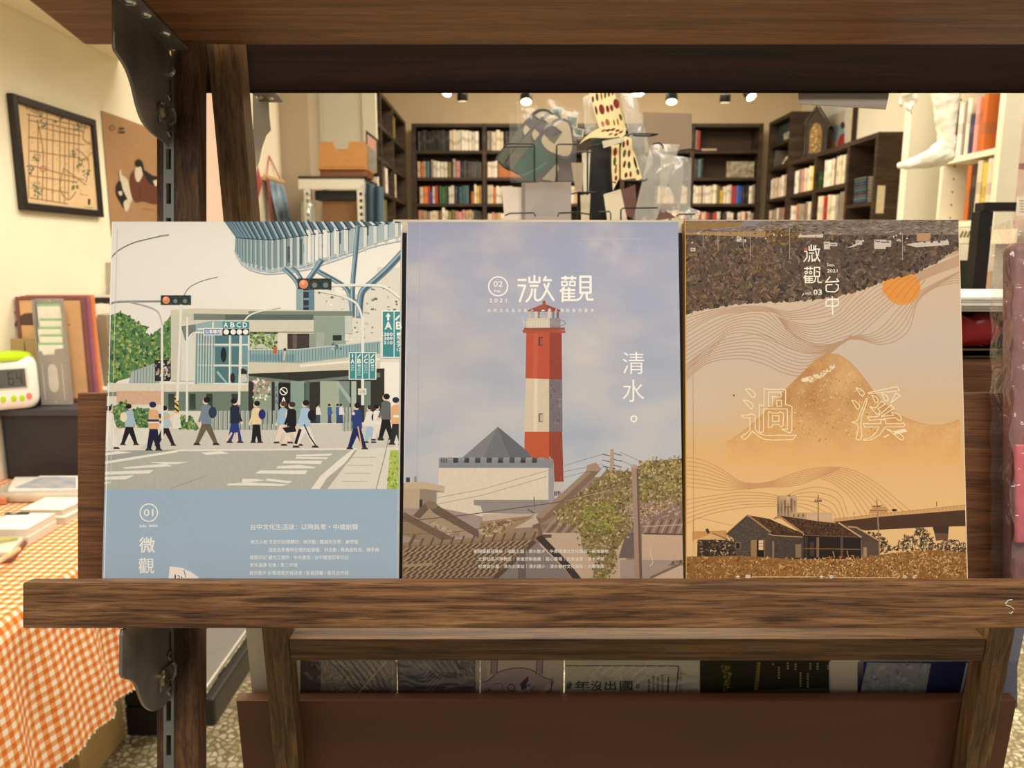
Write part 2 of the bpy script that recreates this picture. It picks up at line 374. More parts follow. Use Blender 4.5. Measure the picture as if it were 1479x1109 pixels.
struct('wall_right', MB().box(W0, 2.99, 3.09, 3.82, 8.3, 0, 3.3), cream_wall)
# boxed beam under the ceiling along the left wall
e0 = onX(0, 3, -1.6); struct('trim_1', MB().box(W0, -1.6, -1.15, 0.6, 3.3, e0.z, 3.3), cream_wall, bevel=0.004)
# pillar and the recessed pale wall beyond it
PY_ = onX(407, 250, -1.6).y
struct('wall_pillar', MB().box(W0, -1.6, onY(447, 200, PY_).x, PY_, PY_ + .3, 0, 3.3), beige_wall, bevel=0.006)
struct('wall_recess', MB().box(W0, -1.6, -1.06, 5.88, 5.98, 0, 3.3), pale_wall)
nb = MB().box(W0, onY(449, 200, 5.83).x, onY(466, 200, 5.83).x, 5.83, 5.88, 0, 3.3); struct('trim_2', nb, pale_wall, bevel=0.004)
nb = MB().box(W0, onY(524, 200, 5.83).x, onY(544, 200, 5.83).x, 5.83, 5.88, 0, 3.3); struct('trim_3', nb, pale_wall, bevel=0.004)
# pale column on the right between the dark cases and the white case
struct('wall_column', MB().box(W0, onY(1313, 200, 3.75).x, 3.02, 3.75, 3.81, 0, 3.3), wallmat('column_paint', (230, 224, 202)), bevel=0.004)
# ---------------------------------------------------------------- dark bookcases of the far room
case_wood = wood('dark_case_wood', (40, 29, 20), (66, 50, 35), (88, 69, 50), sc=(2, 2, 22), fine=5, rough=0.6, pores=0.2)
case_in = M('case_back_wood', (70, 52, 36), 0.7, var=0.15, scale=8)
def bookcase(name, label, fr, W, D, H, cols, shelves, heights=None, tbar=0.03):
    t = thing(name, label, 'bookcase', fr(W / 2, D / 2, 0), 'dark bookcases of the far room')
    for i, x in enumerate(cols):
        MB().box(fr, x - 0.02, x + 0.02, 0, D - 0.012, 0, H).build('divider' if 0 < i < len(cols) - 1 else 'side_panel', case_wood, t, bevel=0.002)
    for i in range(len(cols) - 1):
        for z in (shelves if heights is None else heights[i]):
            MB().box(fr, cols[i] + 0.0205, cols[i + 1] - 0.0205, 0.004, D - 0.012, z - tbar, z).build('shelf', case_wood, t, bevel=0.002)
    MB().box(fr, cols[0] + .0205, cols[-1] - .0205, 0.002, D - .012, H - 0.035, H - 0.001).build('top_panel', case_wood, t)
    MB().box(fr, cols[0], cols[-1], D - 0.0115, D, 0, H).build('back_panel', case_in, t)
    return t
fx = lambda px: onY(px, 230, 8.0).x
FFR = Fr((fx(598), 8.0, 0))
FC = [fx(q) - fx(598) for q in (598, 699.5, 799.5, 899.5, 999.5, 1098)]
FZ = [onY(640, y, 8.0).z for y in (217, 256, 293.7, 332)]
HT = onY(640, 178, 8.0).z
bookcase('bookcase', 'widest dark brown bookcase, five bays, across the far wall', FFR, FC[-1], 0.28, HT, FC, FZ)
LFR = Fr((-1.053, 6.0, 0), (0, 1, 0), (-1, 0, 0))
bookcase('bookcase', 'dark brown bookcase seen end on left, beside the pale recess', LFR, 1.93, 0.22, HT, [0.02, 0.46, 1.1, 1.91], FZ)
RFR = Fr((fx(1107), 7.97, 0), (0, -1, 0), (1, 0, 0))
bookcase('bookcase', 'tall dark corner bookcase behind the little gothic shrine', RFR, 0.62, 0.24, HT, [0.02, 0.6], [FZ[0] + .03, 2.30, 2.0, 1.70])
RF2 = Fr((fx(1107), 7.33, 0), (0, -1, 0), (1, 0, 0))
bookcase('bookcase', 'low dark bookcase on the right carrying the shrine and the painting', RF2, 1.75, 0.295, 2.30, [0.02, 0.62, 1.27, 1.73], None, [[2.0, 1.70], [2.0, 1.70], [1.83, 1.5]])
lab = MB().box(RF2, 1.7502, 1.7512, 0.02, 0.075, onY(1266, 308, 5.58).z, onY(1266, 268, 5.58).z).build('label_strip', M('label_paper', (226, 214, 188), .7)); tag(lab, 'white label strip stuck on the end of the low dark bookcase', 'label')
# ---------------------------------------------------------------- books
BC = {'cream': (226, 208, 176), 'white': (236, 226, 206), 'grey': (150, 140, 126), 'black': (44, 38, 34), 'charcoal': (78, 72, 64), 'red': (176, 52, 40), 'orange': (206, 112, 44), 'blue': (52, 84, 168), 'green': (48, 92, 44), 'yellow': (222, 190, 70), 'brown': (134, 88, 56), 'pink': (206, 140, 130), 'teal': (70, 104, 110), 'navy': (42, 46, 74), 'olive': (136, 126, 70), 'tan': (186, 150, 104)}
def book_mat(name, pages=False):
    m, N, L, b = nodes_of(name)
    oi = N.new('ShaderNodeObjectInfo'); tc = N.new('ShaderNodeTexCoord'); sp = N.new('ShaderNodeSeparateXYZ'); L.new(tc.outputs['Generated'], sp.inputs[0])
    # a lettering band across the spine, its place and strength differing from book to book
    ad = N.new('ShaderNodeMath'); ad.operation = 'MULTIPLY_ADD'; ad.inputs[1].default_value = 0.4; ad.inputs[2].default_value = 0.35; L.new(oi.outputs['Random'], ad.inputs[0])
    df = N.new('ShaderNodeMath'); df.operation = 'SUBTRACT'; L.new(sp.outputs['Z'], df.inputs[0]); L.new(ad.outputs[0], df.inputs[1]); ab = N.new('ShaderNodeMath'); ab.operation = 'ABSOLUTE'; L.new(df.outputs[0], ab.inputs[0])
    lt = N.new('ShaderNodeMath'); lt.operation = 'LESS_THAN'; lt.inputs[1].default_value = 0.10; L.new(ab.outputs[0], lt.inputs[0])
    ws = N.new('ShaderNodeTexNoise'); ws.inputs['Scale'].default_value = 60; mu = N.new('ShaderNodeMath'); mu.operation = 'MULTIPLY'; L.new(lt.outputs[0], mu.inputs[0]); L.new(ws.outputs[0], mu.inputs[1]); L.new(tc.outputs['Object'], ws.inputs['Vector'])
    mx = N.new('ShaderNodeMix'); mx.data_type = 'RGBA'; mu2 = N.new('ShaderNodeMath'); mu2.operation = 'MULTIPLY'; mu2.inputs[1].default_value = .7; L.new(mu.outputs[0], mu2.inputs[0]); mu = mu2; mx.inputs['B'].default_value = (0.16, 0.12, 0.09, 1); L.new(mu.outputs[0], mx.inputs['Factor']); L.new(oi.outputs['Color'], mx.inputs['A']); L.new(mx.outputs['Result'], b.inputs['Base Color'])
    b.inputs['Roughness'].default_value = 0.55; return m
BOOKM = [book_mat('book_cover'), M('book_pages', (224, 210, 182), .8, scale=200)]
def book_mesh():
    """unit book: x thickness, y depth (spine at 0), z height"""
    mb = MB()
    mb.box(W0, -.5, -.42, 0, 1, 0, 1).box(W0, .42, .5, 0, 1, 0, 1)
    mb.prism(Fr((0, 0, 0), (1, 0, 0), (0, 1, 0), (0, 0, 1)), [(-.42, 0), (-.2, -.03), (.2, -.03), (.42, 0), (.42, .05), (-.42, .05)], 0, 1)
    mb.slot = 1; mb.box(W0, -.415, .415, .055, .96, .015, .985)
    o = mb.build('book', BOOKM); me = o.data
    for v in me.vertices: v.co += o.location
    bpy.data.objects.remove(o); return me
BOOKME = book_mesh()
ORD = 'first second third fourth fifth sixth seventh eighth ninth tenth eleventh twelfth thirteenth fourteenth fifteenth sixteenth seventeenth eighteenth nineteenth twentieth'.split() + ['twenty-' + q for q in 'first second third fourth fifth sixth seventh eighth ninth'.split()]
def place_book(pos, ax, ay, t, d, h, cname, label, group, lean=0.0, flat=False):
    o = bpy.data.objects.new('book', BOOKME); COL.objects.link(o)
    x = Vector(ax).normalized(); y = Vector(ay).normalized(); z = x.cross(y)
    m = Matrix((x, y, z)).transposed()
    if lean: m = m @ Matrix.Rotation(lean, 3, 'Y')
    if flat: m = m @ Matrix.Rotation(math.pi / 2, 3, 'Y')
    o.rotation_euler = m.to_euler(); o.location = Vector(pos); o.scale = (t, d, h)
    c = BC[cname]; j = random.uniform(-24, 16); o.color = lin(tuple(max(0, min(255, v + j)) for v in c)) + (1,)
    return tag(o, label, 'book', group)
def row(fr, x0, x1, z, spec, where, hh=0.20, dd=0.15, inset=0.012, flip=False, jit=0.018):
    """spec: words such as 'black*11' or 'gap:.05' or 'tall-grey'; laid along the shelf and scaled to fit x0..x1"""
    items = []
    for w_ in spec.split():
        n = 1
        if '*' in w_: w_, n = w_.split('*'); n = int(n)
        for _ in range(n): items.append(w_)
    wd = []
    for it in items:
        if it.startswith('gap:'): wd.append(float(it[4:]))
        else: wd.append(random.uniform(0.016, 0.030) * (1.5 if it.startswith('wide-') else 1) * (.6 if it.startswith('thin-') else 1))
    k = (x1 - x0) / sum(wd); x = x0; n = 0
    for it, q in zip(items, wd):
        q *= k
        if not it.startswith('gap:'):
            nm = it.split('-')[-1]; h = hh * random.uniform(.9, 1.0) * (1.16 if it.startswith('tall-') else 1) * (.7 if it.startswith('low-') else 1)
            siz = {'tall': 'tall ', 'wide': 'thick ', 'thin': 'thin ', 'low': 'short '}.get(it.split('-')[0], '') if '-' in it else ''
            lb = '%s%s book, %s from the left, %s' % (siz, nm, ORD[n], where)
            c = fr(x + q / 2, inset + random.uniform(0, jit), z + .0005)
            if flip: place_book(c, -fr.x * -1, fr.y, q - .0012, dd, h, nm, lb, 'books, ' + where)
            else: place_book(c, fr.x, fr.y, q - .002, dd, h, nm, lb, 'books, ' + where)
            n += 1
        x += q
def bay(i): return FC[i] + 0.03, FC[i + 1] - 0.03
a, b = bay(0)
row(FFR, a, b, FZ[0], 'gap:.01 thin-grey black*11 cream*2 white*7 gap:.02', 'top shelf of far left bay')
row(FFR, a, b, FZ[1], 'cream orange tan teal gap:.01 tall-thin-grey white*4 olive gap:.01 tall-thin-grey wide-pink navy charcoal*6', 'second shelf of far left bay', .165)
row(FFR, a, b, FZ[2], 'gap:.015 cream wide-orange red low-blue white red gap:.01 green*3 gap:.01 white cream navy gap:.01 teal*3 gap:.02 low-orange tall-white yellow tan', 'third shelf of far left bay', .18)
row(FFR, a, b, FZ[3], 'pink tan*2 grey cream*3 brown tall-white cream olive*2 pink*3 tan*2 grey charcoal*3', 'lowest visible shelf of far left bay')
a, b = bay(1)
row(FFR, a, b, FZ[0], 'thin-grey*2 thin-white cream*3 gap:.01 black*4 yellow*3 charcoal*4 white*2', 'top shelf of second far bay')
row(FFR, a, a + .10, FZ[1], 'cream white*2', 'second shelf of second far bay', .165)
o = MB().box(FFR, a + .11, a + .36, .02, .16, FZ[1] + .0005, FZ[1] + .165).build('cardboard_box', M('tan_card', (178, 112, 66), .8), bevel=.002); tag(o, 'orange brown cardboard box on second shelf of second far bay', 'box')
row(FFR, a, a + .25, FZ[2], 'cream*2 orange white*2 orange cream*2', 'third shelf of second far bay', .18)
row(FFR, a + .26, b, FZ[3], 'brown red*2 tan brown*3 red cream*3 grey*3', 'lowest visible shelf of second far bay')
row(FFR, a, a + .25, FZ[3], 'cream pink tan*2 cream grey*2', 'left end, lowest shelf of second far bay', .18)
a, b = bay(2); row(FFR, a, a + .22, FZ[2], 'cream*2 orange yellow white tan', 'third shelf of third far bay', .18)
a, b = bay(3); row(FFR, b - .3, b, FZ[2], 'cream*3 white*2 red cream*3', 'right end, third shelf of fourth far bay', .18); row(FFR, b - .3, b, FZ[3], 'white*3 brown cream*3 red', 'right end, lowest shelf of fourth far bay')
a, b = bay(4)
row(FFR, a, a + .05, FZ[0], 'grey red', 'top shelf of far right bay')
o = MB().box(FFR, a + .07, a + .22, .03, .16, FZ[0] + .0005, FZ[0] + .018).build('paper_pile', M('loose_paper', (200, 182, 150), .8)); tag(o, 'small pile of papers lying on top shelf of far right bay', 'papers')
row(FFR, a, a + .09, FZ[1], 'charcoal*2 teal charcoal', 'second shelf of far right bay', .19)
o = thing('small_painting', 'landscape painting standing on second shelf of far right bay', 'painting', FFR(b - .15, .05, FZ[1]))
MB().box(FFR, b - .29, b - .01, .05, .065, FZ[1] + .0005, FZ[1] + .16).build('canvas', M('painted_landscape', (150, 140, 116), .7, var=.6, scale=22), o, bevel=.003)
row(FFR, a, b, FZ[2], 'white*2 cream gap:.01 white*3 cream white olive low-yellow cream white*2 red*2 blue*2 black*2 white grey', 'third shelf of far right bay', .185)
row(FFR, a, b, FZ[3], 'white*2 red cream*2 red black red white gap:.02 charcoal white*2 gap:.01 black cream*2 red white grey', 'lowest visible shelf of far right bay', .185)
# left case
row(LFR, 1.16, 1.30, FZ[0], 'yellow*2 olive yellow', 'upper shelf of end-on left bookcase', .195, .14)
row(LFR, .66, .86, FZ[2], 'grey white*2 teal white', 'third shelf of end-on left bookcase', .22, .14); row(LFR, 1.2, 1.34, FZ[2], 'white cream white', 'far end, third shelf of end-on left bookcase', .22, .14)
row(LFR, .5, .7, FZ[3], 'tan cream grey olive', 'fourth shelf of end-on left bookcase', .22, .14)
# right cases
o = thing('display_book', 'dark teal picture book facing out, top of corner bookcase', 'book', RFR(.3, .1, FZ[0] + .03)); MB().box(RFR, .09, .45, .07, .085, FZ[0] + .0305, FZ[0] + .21).build('cover', M('dark_teal_cover', (54, 66, 66), .5), o); MB().box(RFR, .24, .42, .0685, .0698, FZ[0] + .05, FZ[0] + .12).build('cover_picture', M('cover_picture', (176, 176, 150), .6, var=.5, scale=30), o)
for kx, (x, l, c, lb) in enumerate(((.13, .22, 'charcoal', 'dark book leaning in the corner bookcase under the teal picture book'), (.36, 1.2, 'cream', 'cream book tipped nearly flat in the corner bookcase'))): place_book(RFR(x, .03, 2.3015 + (.003 if kx == 0 else .0125)), RFR.x, RFR.y, .025, .15, .16 if kx == 0 else .12, c, lb, 'leaning books in the corner bookcase', lean=l)
row(RFR, .1, .57, 2.0, 'white*2 pink cream*2 pink cream*2 white*2 red cream white', 'third shelf of corner bookcase', .2, .15)
row(RFR, .1, .57, 1.7, 'cream tan*2 grey*2 cream brown grey*2 pink red', 'fourth shelf of corner bookcase', .2, .15)
row(RF2, .1, .56, 2.0, 'white*3 cream grey*2 pink cream*2 white*2 cream yellow*2', 'upper shelf, bay below the shrine', .21, .16)
row(RF2, .06, .56, 1.7, 'white*2 gap:.03 orange*2 grey*2 tan charcoal grey*2 cream grey', 'lower shelf, bay below the shrine', .21, .16)
row(RF2, .68, .74, 2.0, 'low-green', 'upper shelf, bay below the painting', .2, .16); row(RF2, .8, 1.22, 2.0, 'white*3 yellow cream navy cream*3 grey*2', 'right end, upper shelf, bay below the painting', .23, .16)
row(RF2, .68, 1.22, 1.7, 'red cream*3 red pink cream*4 grey*3 tan', 'lower shelf, bay below the painting', .24, .16)
for k in range(9):
    place_book(RF2(1.36 + random.uniform(-.01, .01), .03, 1.8412 + k * .021), RF2.x, RF2.y, .02, .17, .20, 'navy' if k % 3 == 0 else ('teal' if k % 3 == 1 else 'charcoal'), '%s magazine lying in the blue stack, %s from its bottom, low right bookcase' % (('navy', 'teal', 'charcoal')[k % 3], ORD[k]), 'stack of blue magazines', flat=True)
# ================================================================ the wooden display rack
bar_w = wood('oiled_bar_wood', (54, 35, 22), (112, 78, 50), (152, 113, 74), sc=(11, 230, 230), fine=3.5, rough=.5, pores=.5)
board_w = wood('backing_board_wood', (78, 50, 32), (104, 68, 43), (124, 84, 55), sc=(8, 190, 190), fine=4, rough=.55, pores=.35, off=3)
shelf_w = wood('top_shelf_wood', (92, 58, 37), (122, 80, 52), (146, 100, 68), sc=(4.5, 110, 110), fine=5, rough=.5, pores=.3, off=7)
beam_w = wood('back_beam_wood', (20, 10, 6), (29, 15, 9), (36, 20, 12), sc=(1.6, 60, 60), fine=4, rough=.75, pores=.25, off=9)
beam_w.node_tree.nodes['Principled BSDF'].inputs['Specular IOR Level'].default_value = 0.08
post_w = wood('post_wood', (46, 31, 20), (84, 58, 37), (114, 82, 54), sc=(120, 120, 6), fine=5, rough=.5, pores=.4, off=2)
stile_w = wood('stile_wood', (70, 52, 32), (112, 84, 54), (140, 108, 70), sc=(120, 120, 6), fine=5, rough=.55, pores=.4, off=5)
rail_w = wood('rail_wood', (64, 46, 30), (108, 80, 52), (136, 104, 70), sc=(6, 140, 140), fine=5, rough=.5, pores=.4, off=11)
panel_w = M('rear_panel_wood', (98, 62, 43), .55, var=.12, scale=6, stretch=(1, 6, 6))
steel = M('zinc_steel', (150, 150, 146), .38, 0.9, var=.12, scale=40); dark_steel = M('dark_steel_plate', (132, 126, 116), .38, .55, var=.35, scale=22); bright_steel = M('bright_screw_steel', (200, 198, 188), .25, .95, var=.06)
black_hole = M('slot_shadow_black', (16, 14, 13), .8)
RACKX1 = 0.50
rack = thing('display_rack', 'brown wooden A-frame display rack holding the three magazines', 'rack', RK(0.09, -0.9, 0.75))
def rb(x0, x1, y0, y1, d0, d1): return MB().box(RK, x0, x1, y0, y1, d0, d1)
ytop = RY(65, .55)
rb(-.306, RACKX1, ytop, ytop + .024, .432, .551).build('top_shelf', shelf_w, rack, bevel=.0025)
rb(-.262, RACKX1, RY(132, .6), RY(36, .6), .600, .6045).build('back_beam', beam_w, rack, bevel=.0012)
rb(RX(251.5, .56), RX(286, .56), -.92, ytop + .02, .560, .5765).build('post', post_w, rack, bevel=.0012)
rb(RX(228, .568), RX(238, .568), -.92, ytop + .02, .566, .5765).build('post', post_w, rack, bevel=.0008)
# slotted steel channel let into the post
chx0, chx1, sx0, sx1 = RX(236, .556), RX(251, .556), RX(240.2, .556), RX(247, .556)
ch = MB(); ch.box(RK, chx0, sx0, -.92, ytop - .001, .5560, .5572); ch.box(RK, sx1, chx1, -.92, ytop - .001, .5560, .5572)
sl = [215 + 49.8 * k for k in range(-3, 20)]; prev = ytop - .001
for y in sl:
    t_, b_ = RY(y, .556), RY(y + 29.5, .556)
    ch.box(RK, sx0, sx1, t_, prev, .5560, .5572); prev = b_
ch.box(RK, sx0, sx1, -.92, prev, .5560, .5572); ch.box(RK, chx1 - .0008, chx1, -.92, ytop - .001, .5572, .570)
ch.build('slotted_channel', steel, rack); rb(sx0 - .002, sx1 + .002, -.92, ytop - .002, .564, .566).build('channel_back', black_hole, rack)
BX = -.2475
def plate(pts, x0, x1, name, mat, bev=.0006, parent=None):
    q = []
    for px, py in pts:
        d = BX * FPX / (px - CX); q.append((d, RY(py, d)))
    fr = Fr(CAM, EF, EU, EX); return MB().prism(fr, q, x0, x1).build(name, mat, parent or rack, bevel=bev)
br = plate(spline([(166, -10), (166, 30), (166, 68), (172, 80), (183, 98), (192, 122), (199, 152), (208, 176), (222, 193), (238, 204), (247, 214)], 3) + [(249.6, 206), (249.3, 150), (248.6, 100), (247, 80), (238, 66), (224, 51), (170, 0)], BX - .0022, BX, 'bracket', dark_steel)
rb(BX, BX + .0145, ytop - .0022, ytop - .0005, .462, .553).build('flange', dark_steel, br, bevel=.0004)
def screw(px, py, yy, r=.0042):
    d = yy / (-(py - CY) / FPX); x = RX(px, d); c = RK(x, yy, d)
    s_ = MB().lathe(Fr(c, EX, EF, -EU), [(r, 0), (r, .0008), (r * .7, .0018), (.0004, .0022)], 14); s_.box(Fr(c, EX, EF, -EU), -r * .6, r * .6, -.0004, .0004, .0018, .0026); s_.build('screw', bright_steel, br)
screw(210, 21, ytop - .0022); screw(238, 48, ytop - .0022); screw(188, 3, ytop - .0022)
def clampbolt(px, py, parent):
    d = BX * FPX / (px - CX); c = RK(BX, RY(py, d), d); f = Fr(c, EF, EU, EX)
    MB().lathe(f, [(.0062, 0), (.0062, .002), (.0048, .003), (.0045, .004), (.003, .0042)], 18).build('bolt', M('brass_grey_steel', (136, 124, 100), .35, .9), parent, smooth=True)
    MB().prism(f, [(-.004, -.009), (.003, -.008), (.014, -.004), (.016, .003), (.012, .006), (.002, .006), (-.005, .004)], .0004, .0016).build('clamp_plate', dark_steel, parent, bevel=.0004)
    MB().tube([f(.011, -.006, .002), f(.015, -.003, .003), f(.016, .003, .003), f(.013, .007, .002)], .0016, 8).build('clamp_hook', dark_steel, parent, smooth=True)
clampbolt(232, 160, br)
MB().lathe(Fr(RK(RX(246, .5555), RY(103, .5555), .5558), EX, EU, -EF), [(.0042, 0), (.004, .0008), (.002, .0014)], 14).build('screw', bright_steel, br)
for yy in (140, 193): MB().tube([RK(RX(246, .5555), RY(yy - 4, .5555), .5545), RK(RX(245, .5555), RY(yy, .5555), .552), RK(RX(246, .5555), RY(yy + 5, .5555), .5545)], .0011, 6).build('bracket_hook', steel, br)
br2 = plate([(178, 909.5), (176.7, 918), (176.5, 974), (179, 979), (184, 981)] + spline([(189, 981), (197, 989), (204, 1008), (211, 1021), (223, 1027), (236, 1021), (246, 1009)], 4) + [(249, 1000), (249, 865)], BX - .0022, BX, 'bracket', dark_steel)
clampbolt(233, 979, br2)
for yy in (945, 996): MB().tube([RK(RX(246, .5555), RY(yy - 5, .5555), .5545), RK(RX(245, .5555), RY(yy, .5555), .552), RK(RX(246, .5555), RY(yy + 6, .5555), .5545)], .0012, 6).build('bracket_hook', steel, br2)
# display ledge: front bar, floor of the ledge, backing board
rb(RX(32, .487), RACKX1, RY(908, .487), RY(841, .487), .487, .4985).build('front_bar', bar_w, rack, bevel=.0016)
ybot = RY(838, .523) - .0128
rb(RX(50, .50), RACKX1 - .002, RY(907, .487), ybot, .4988, .5552).build('ledge_floor', board_w, rack)
rb(RX(111, .545), RACKX1 - .004, ybot, RY(567, .5455), .5455, .5575).build('backing_board', board_w, rack, bevel=.0012)
# rear leg frame of the A, splayed backwards
TH = math.radians(14.8)
RF = Fr(RK(0, .242, .572), EX, EU * math.cos(TH) - EF * math.sin(TH), EF * math.cos(TH) + EU * math.sin(TH))
def rf(x0, x1, y0, y1, k0, k1): return MB().box(RF, x0, x1, y0, y1, k0, k1)
rf(-.2262, -.2030, -1.05, .022, 0, .020).build('rear_stile', stile_w, rack, bevel=.0012)
rf(.431, .4545, -1.05, .022, 0, .020).build('rear_stile', stile_w, rack, bevel=.0012)
rf(-.2028, .4308, -.5125, -.490, .001, .021).build('cross_rail', rail_w, rack, bevel=.0012)
rf(-.2650, .4850, -.90, -.5705, .0215, .034).build('rear_ledge_panel', panel_w, rack, bevel=.001)
rf(-.2645, .4845, -.78, -.77, .0345, .075).build('rear_ledge_floor', panel_w, rack)
# grey bracket behind the rear stile that carries a shelf on the far side
q = [(365, 133), (387, 133), (389, 170), (391, 187), (384, 195), (378, 212), (374, 232), (371, 240), (366, 240)]
rbk = MB().prism(Fr(CAM, EX, EU, EF), [(RX(x, .64), RY(y, .64)) for x, y in q], .64, .6415).build('rear_bracket', M('grey_bracket_paint', (232, 224, 206), .5), rack)
rb(RX(363, .62), RX(397, .62), RY(133.5, .62), RY(131.4, .62), .6185, .642).build('rear_flange', dark_steel, rbk)
for x in (375, 391): MB().lathe(Fr(RK(RX(x, .63), RY(133.6, .62), .630), EX, EF, -EU), [(.003, 0), (.0026, .0012), (.001, .0018)], 12).build('screw', bright_steel, rbk)
# stuck-on glitter mark at the right end of the bar
for j, pts in enumerate((((1452, 872), (1456, 867), (1462, 866)), ((1453, 874), (1460, 876), (1464, 880)), ((1463, 883), (1460, 886), (1457, 885)))):
    MB().tube([RK(RX(x, .4866), RY(y, .4866), .4867) for x, y in pts], .00035, 5).build('paint_fleck', M('pale_green_fleck', (190, 200, 180), .5), rack)
# ================================================================ left side: draped table, cabinet, wall pictures
def to_px(p):
    v = Vector(p) - CAM; d = v.dot(EF); return (CX + FPX * v.dot(EX) / d, CY - FPX * v.dot(EU) / d)
def rbox(mb, fr, x0, x1, y0, y1, z0, z1, r, n=4):
    """box with well rounded edges"""
    cx, cy, cz = (x0 + x1) / 2, (y0 + y1) / 2, (z0 + z1) / 2; hx, hy, hz = (x1 - x0) / 2, (y1 - y0) / 2, (z1 - z0) / 2
    m = 2 * n + 2
    def ax(h):
        o = [-h + r * (1 - math.cos(i / n * math.pi / 2)) for i in range(n + 1)]; return o + [-q for q in o[::-1]]
    gx, gy, gz = ax(hx), ax(hy), ax(hz)
    def sph(x, y, z):
        ix, iy, iz = max(-hx + r, min(hx - r, x)), max(-hy + r, min(hy - r, y)), max(-hz + r, min(hz - r, z)); v = Vector((x - ix, y - iy, z - iz))
        if v.length > 1e-9: v = v.normalized() * r
        return fr(cx + ix + v.x, cy + iy + v.y, cz + iz + v.z)
    idx = {}
    def vid(i, j, k):
        if (i, j, k) not in idx: idx[(i, j, k)] = len(mb.v); mb.v.append(sph(gx[i], gy[j], gz[k]))
        return idx[(i, j, k)]
    M1 = m - 1
    for a in range(M1):
        for b in range(M1):
            for q in ((lambda i, j: (i, j, 0)), (lambda i, j: (i, j, M1)), (lambda i, j: (i, 0, j)), (lambda i, j: (i, M1, j)), (lambda i, j: (0, i, j)), (lambda i, j: (M1, i, j))):
                mb.f.append((vid(*q(a, b)), vid(*q(a + 1, b)), vid(*q(a + 1, b + 1)), vid(*q(a, b + 1)))); mb.m.append(mb.slot)
    return mb
def qslab(pts, zt, zb):
    """flat slab whose top corners are seen at the given places, lying level"""
    t = [onZ(x, y, zt) for x, y in pts]; return MB().hexa([Vector((p.x, p.y, zb)) for p in t] + t)
TZ = 0.755
ed0, ed1 = onZ(0, 893, TZ), onZ(111, 821, TZ); TXE = (ed0.x + ed1.x) / 2
CF = 2.32; CT = onY(60, 591, CF).z; CB = onZ(60, 571, CT).y
tb = thing('side_table', 'side table hidden under the orange gingham cloth by the left wall', 'table', ((TXE - 1.6) / 2, 1.6, 0))
MB().box(W0, -1.595, TXE - .012, .9, CB + .02, TZ - .03, TZ - .003).build('tabletop', board_w, tb)
for x, y in ((-1.55, .95), (TXE - .05, .95), (-1.55, 2.5), (TXE - .05, 2.5)): MB().box(W0, x - .02, x + .02, y - .02, y + .02, 0, TZ - .0305).build('leg', M('black_leg_paint', (38, 34, 32), .5), tb)
def gingham():
    m, N, L, b = nodes_of('orange_gingham')
    uv = N.new('ShaderNodeUVMap'); sp = N.new('ShaderNodeSeparateXYZ'); L.new(uv.outputs[0], sp.inputs[0]); outs = []
    for ax in ('X', 'Y'):
        mu = N.new('ShaderNodeMath'); mu.operation = 'MULTIPLY'; mu.inputs[1].default_value = 45; fr_ = N.new('ShaderNodeMath'); fr_.operation = 'FRACT'; lt = N.new('ShaderNodeMath'); lt.operation = 'LESS_THAN'; lt.inputs[1].default_value = .5
        L.new(sp.outputs[ax], mu.inputs[0]); L.new(mu.outputs[0], fr_.inputs[0]); L.new(fr_.outputs[0], lt.inputs[0]); outs.append(lt)
    ad = N.new('ShaderNodeMath'); L.new(outs[0].outputs[0], ad.inputs[0]); L.new(outs[1].outputs[0], ad.inputs[1]); ad.operation = 'ADD'; hf = N.new('ShaderNodeMath'); hf.operation = 'MULTIPLY'; hf.inputs[1].default_value = .5; L.new(ad.outputs[0], hf.inputs[0])
    r = N.new('ShaderNodeValToRGB'); r.color_ramp.interpolation = 'CONSTANT'; e = r.color_ramp.elements; e[0].color = lin((248, 236, 218)) + (1,); e[1].position = .75; e[1].color = lin((220, 118, 50)) + (1,); k = e.new(.25); k.color = lin((238, 168, 108)) + (1,)
    L.new(hf.outputs[0], r.inputs[0])
    wv = N.new('ShaderNodeTexNoise'); wv.inputs['Scale'].default_value = 900; L.new(uv.outputs[0], wv.inputs['Vector']); mx = N.new('ShaderNodeMix'); mx.data_type = 'RGBA'; mx.blend_type = 'MULTIPLY'; mx.inputs['Factor'].default_value = .25
    L.new(r.outputs[0], mx.inputs['A']); L.new(wv.outputs['Color'], mx.inputs['B']); L.new(mx.outputs['Result'], b.inputs['Base Color']); b.inputs['Roughness'].default_value = .9; b.inputs['Specular IOR Level'].default_value = .1
    return m
cl = MB(); Y0, Y1 = .9, CB + .03; HW = TXE + 1.598; HD = .36
def drop(u, v):
    y = Y0 + (Y1 - Y0) * u; s = v * (HW + HD)
    if s < HW: return Vector((-1.598 + s, y, TZ))
    q = s - HW; fl = .012 * math.sin(y * 21) * min(1, q / .25) + .008 * math.sin(y * 47 + 1) * min(1, q / .2)
    a = min(1, q / .03); return Vector((TXE + .014 * a + fl + q * .10, y + q * .03 * math.sin(y * 9), TZ - .004 * a - max(0, q - .004) * (1 - .02 * math.sin(y * 13))))
cl.sheet(drop, 110, 70, uv=lambda u, v: (u * (Y1 - Y0), v * (HW + HD)))
o = cl.build('tablecloth', gingham(), smooth=True, solid=.0008); tag(o, 'orange and white gingham cloth draped over the side table', 'tablecloth')
fr_ = MB()
for i in range(150):
    u = i / 150; p = drop(u, 1.0); fr_.add([p, p + Vector((0, .011, 0)), p + Vector((random.uniform(-.002, .002), .0055, -random.uniform(.004, .009)))], [(0, 1, 2)])
q = fr_.build('frayed_hem', M('frayed_thread', (240, 224, 200), .9), o); q['kind'] = 'stuff'
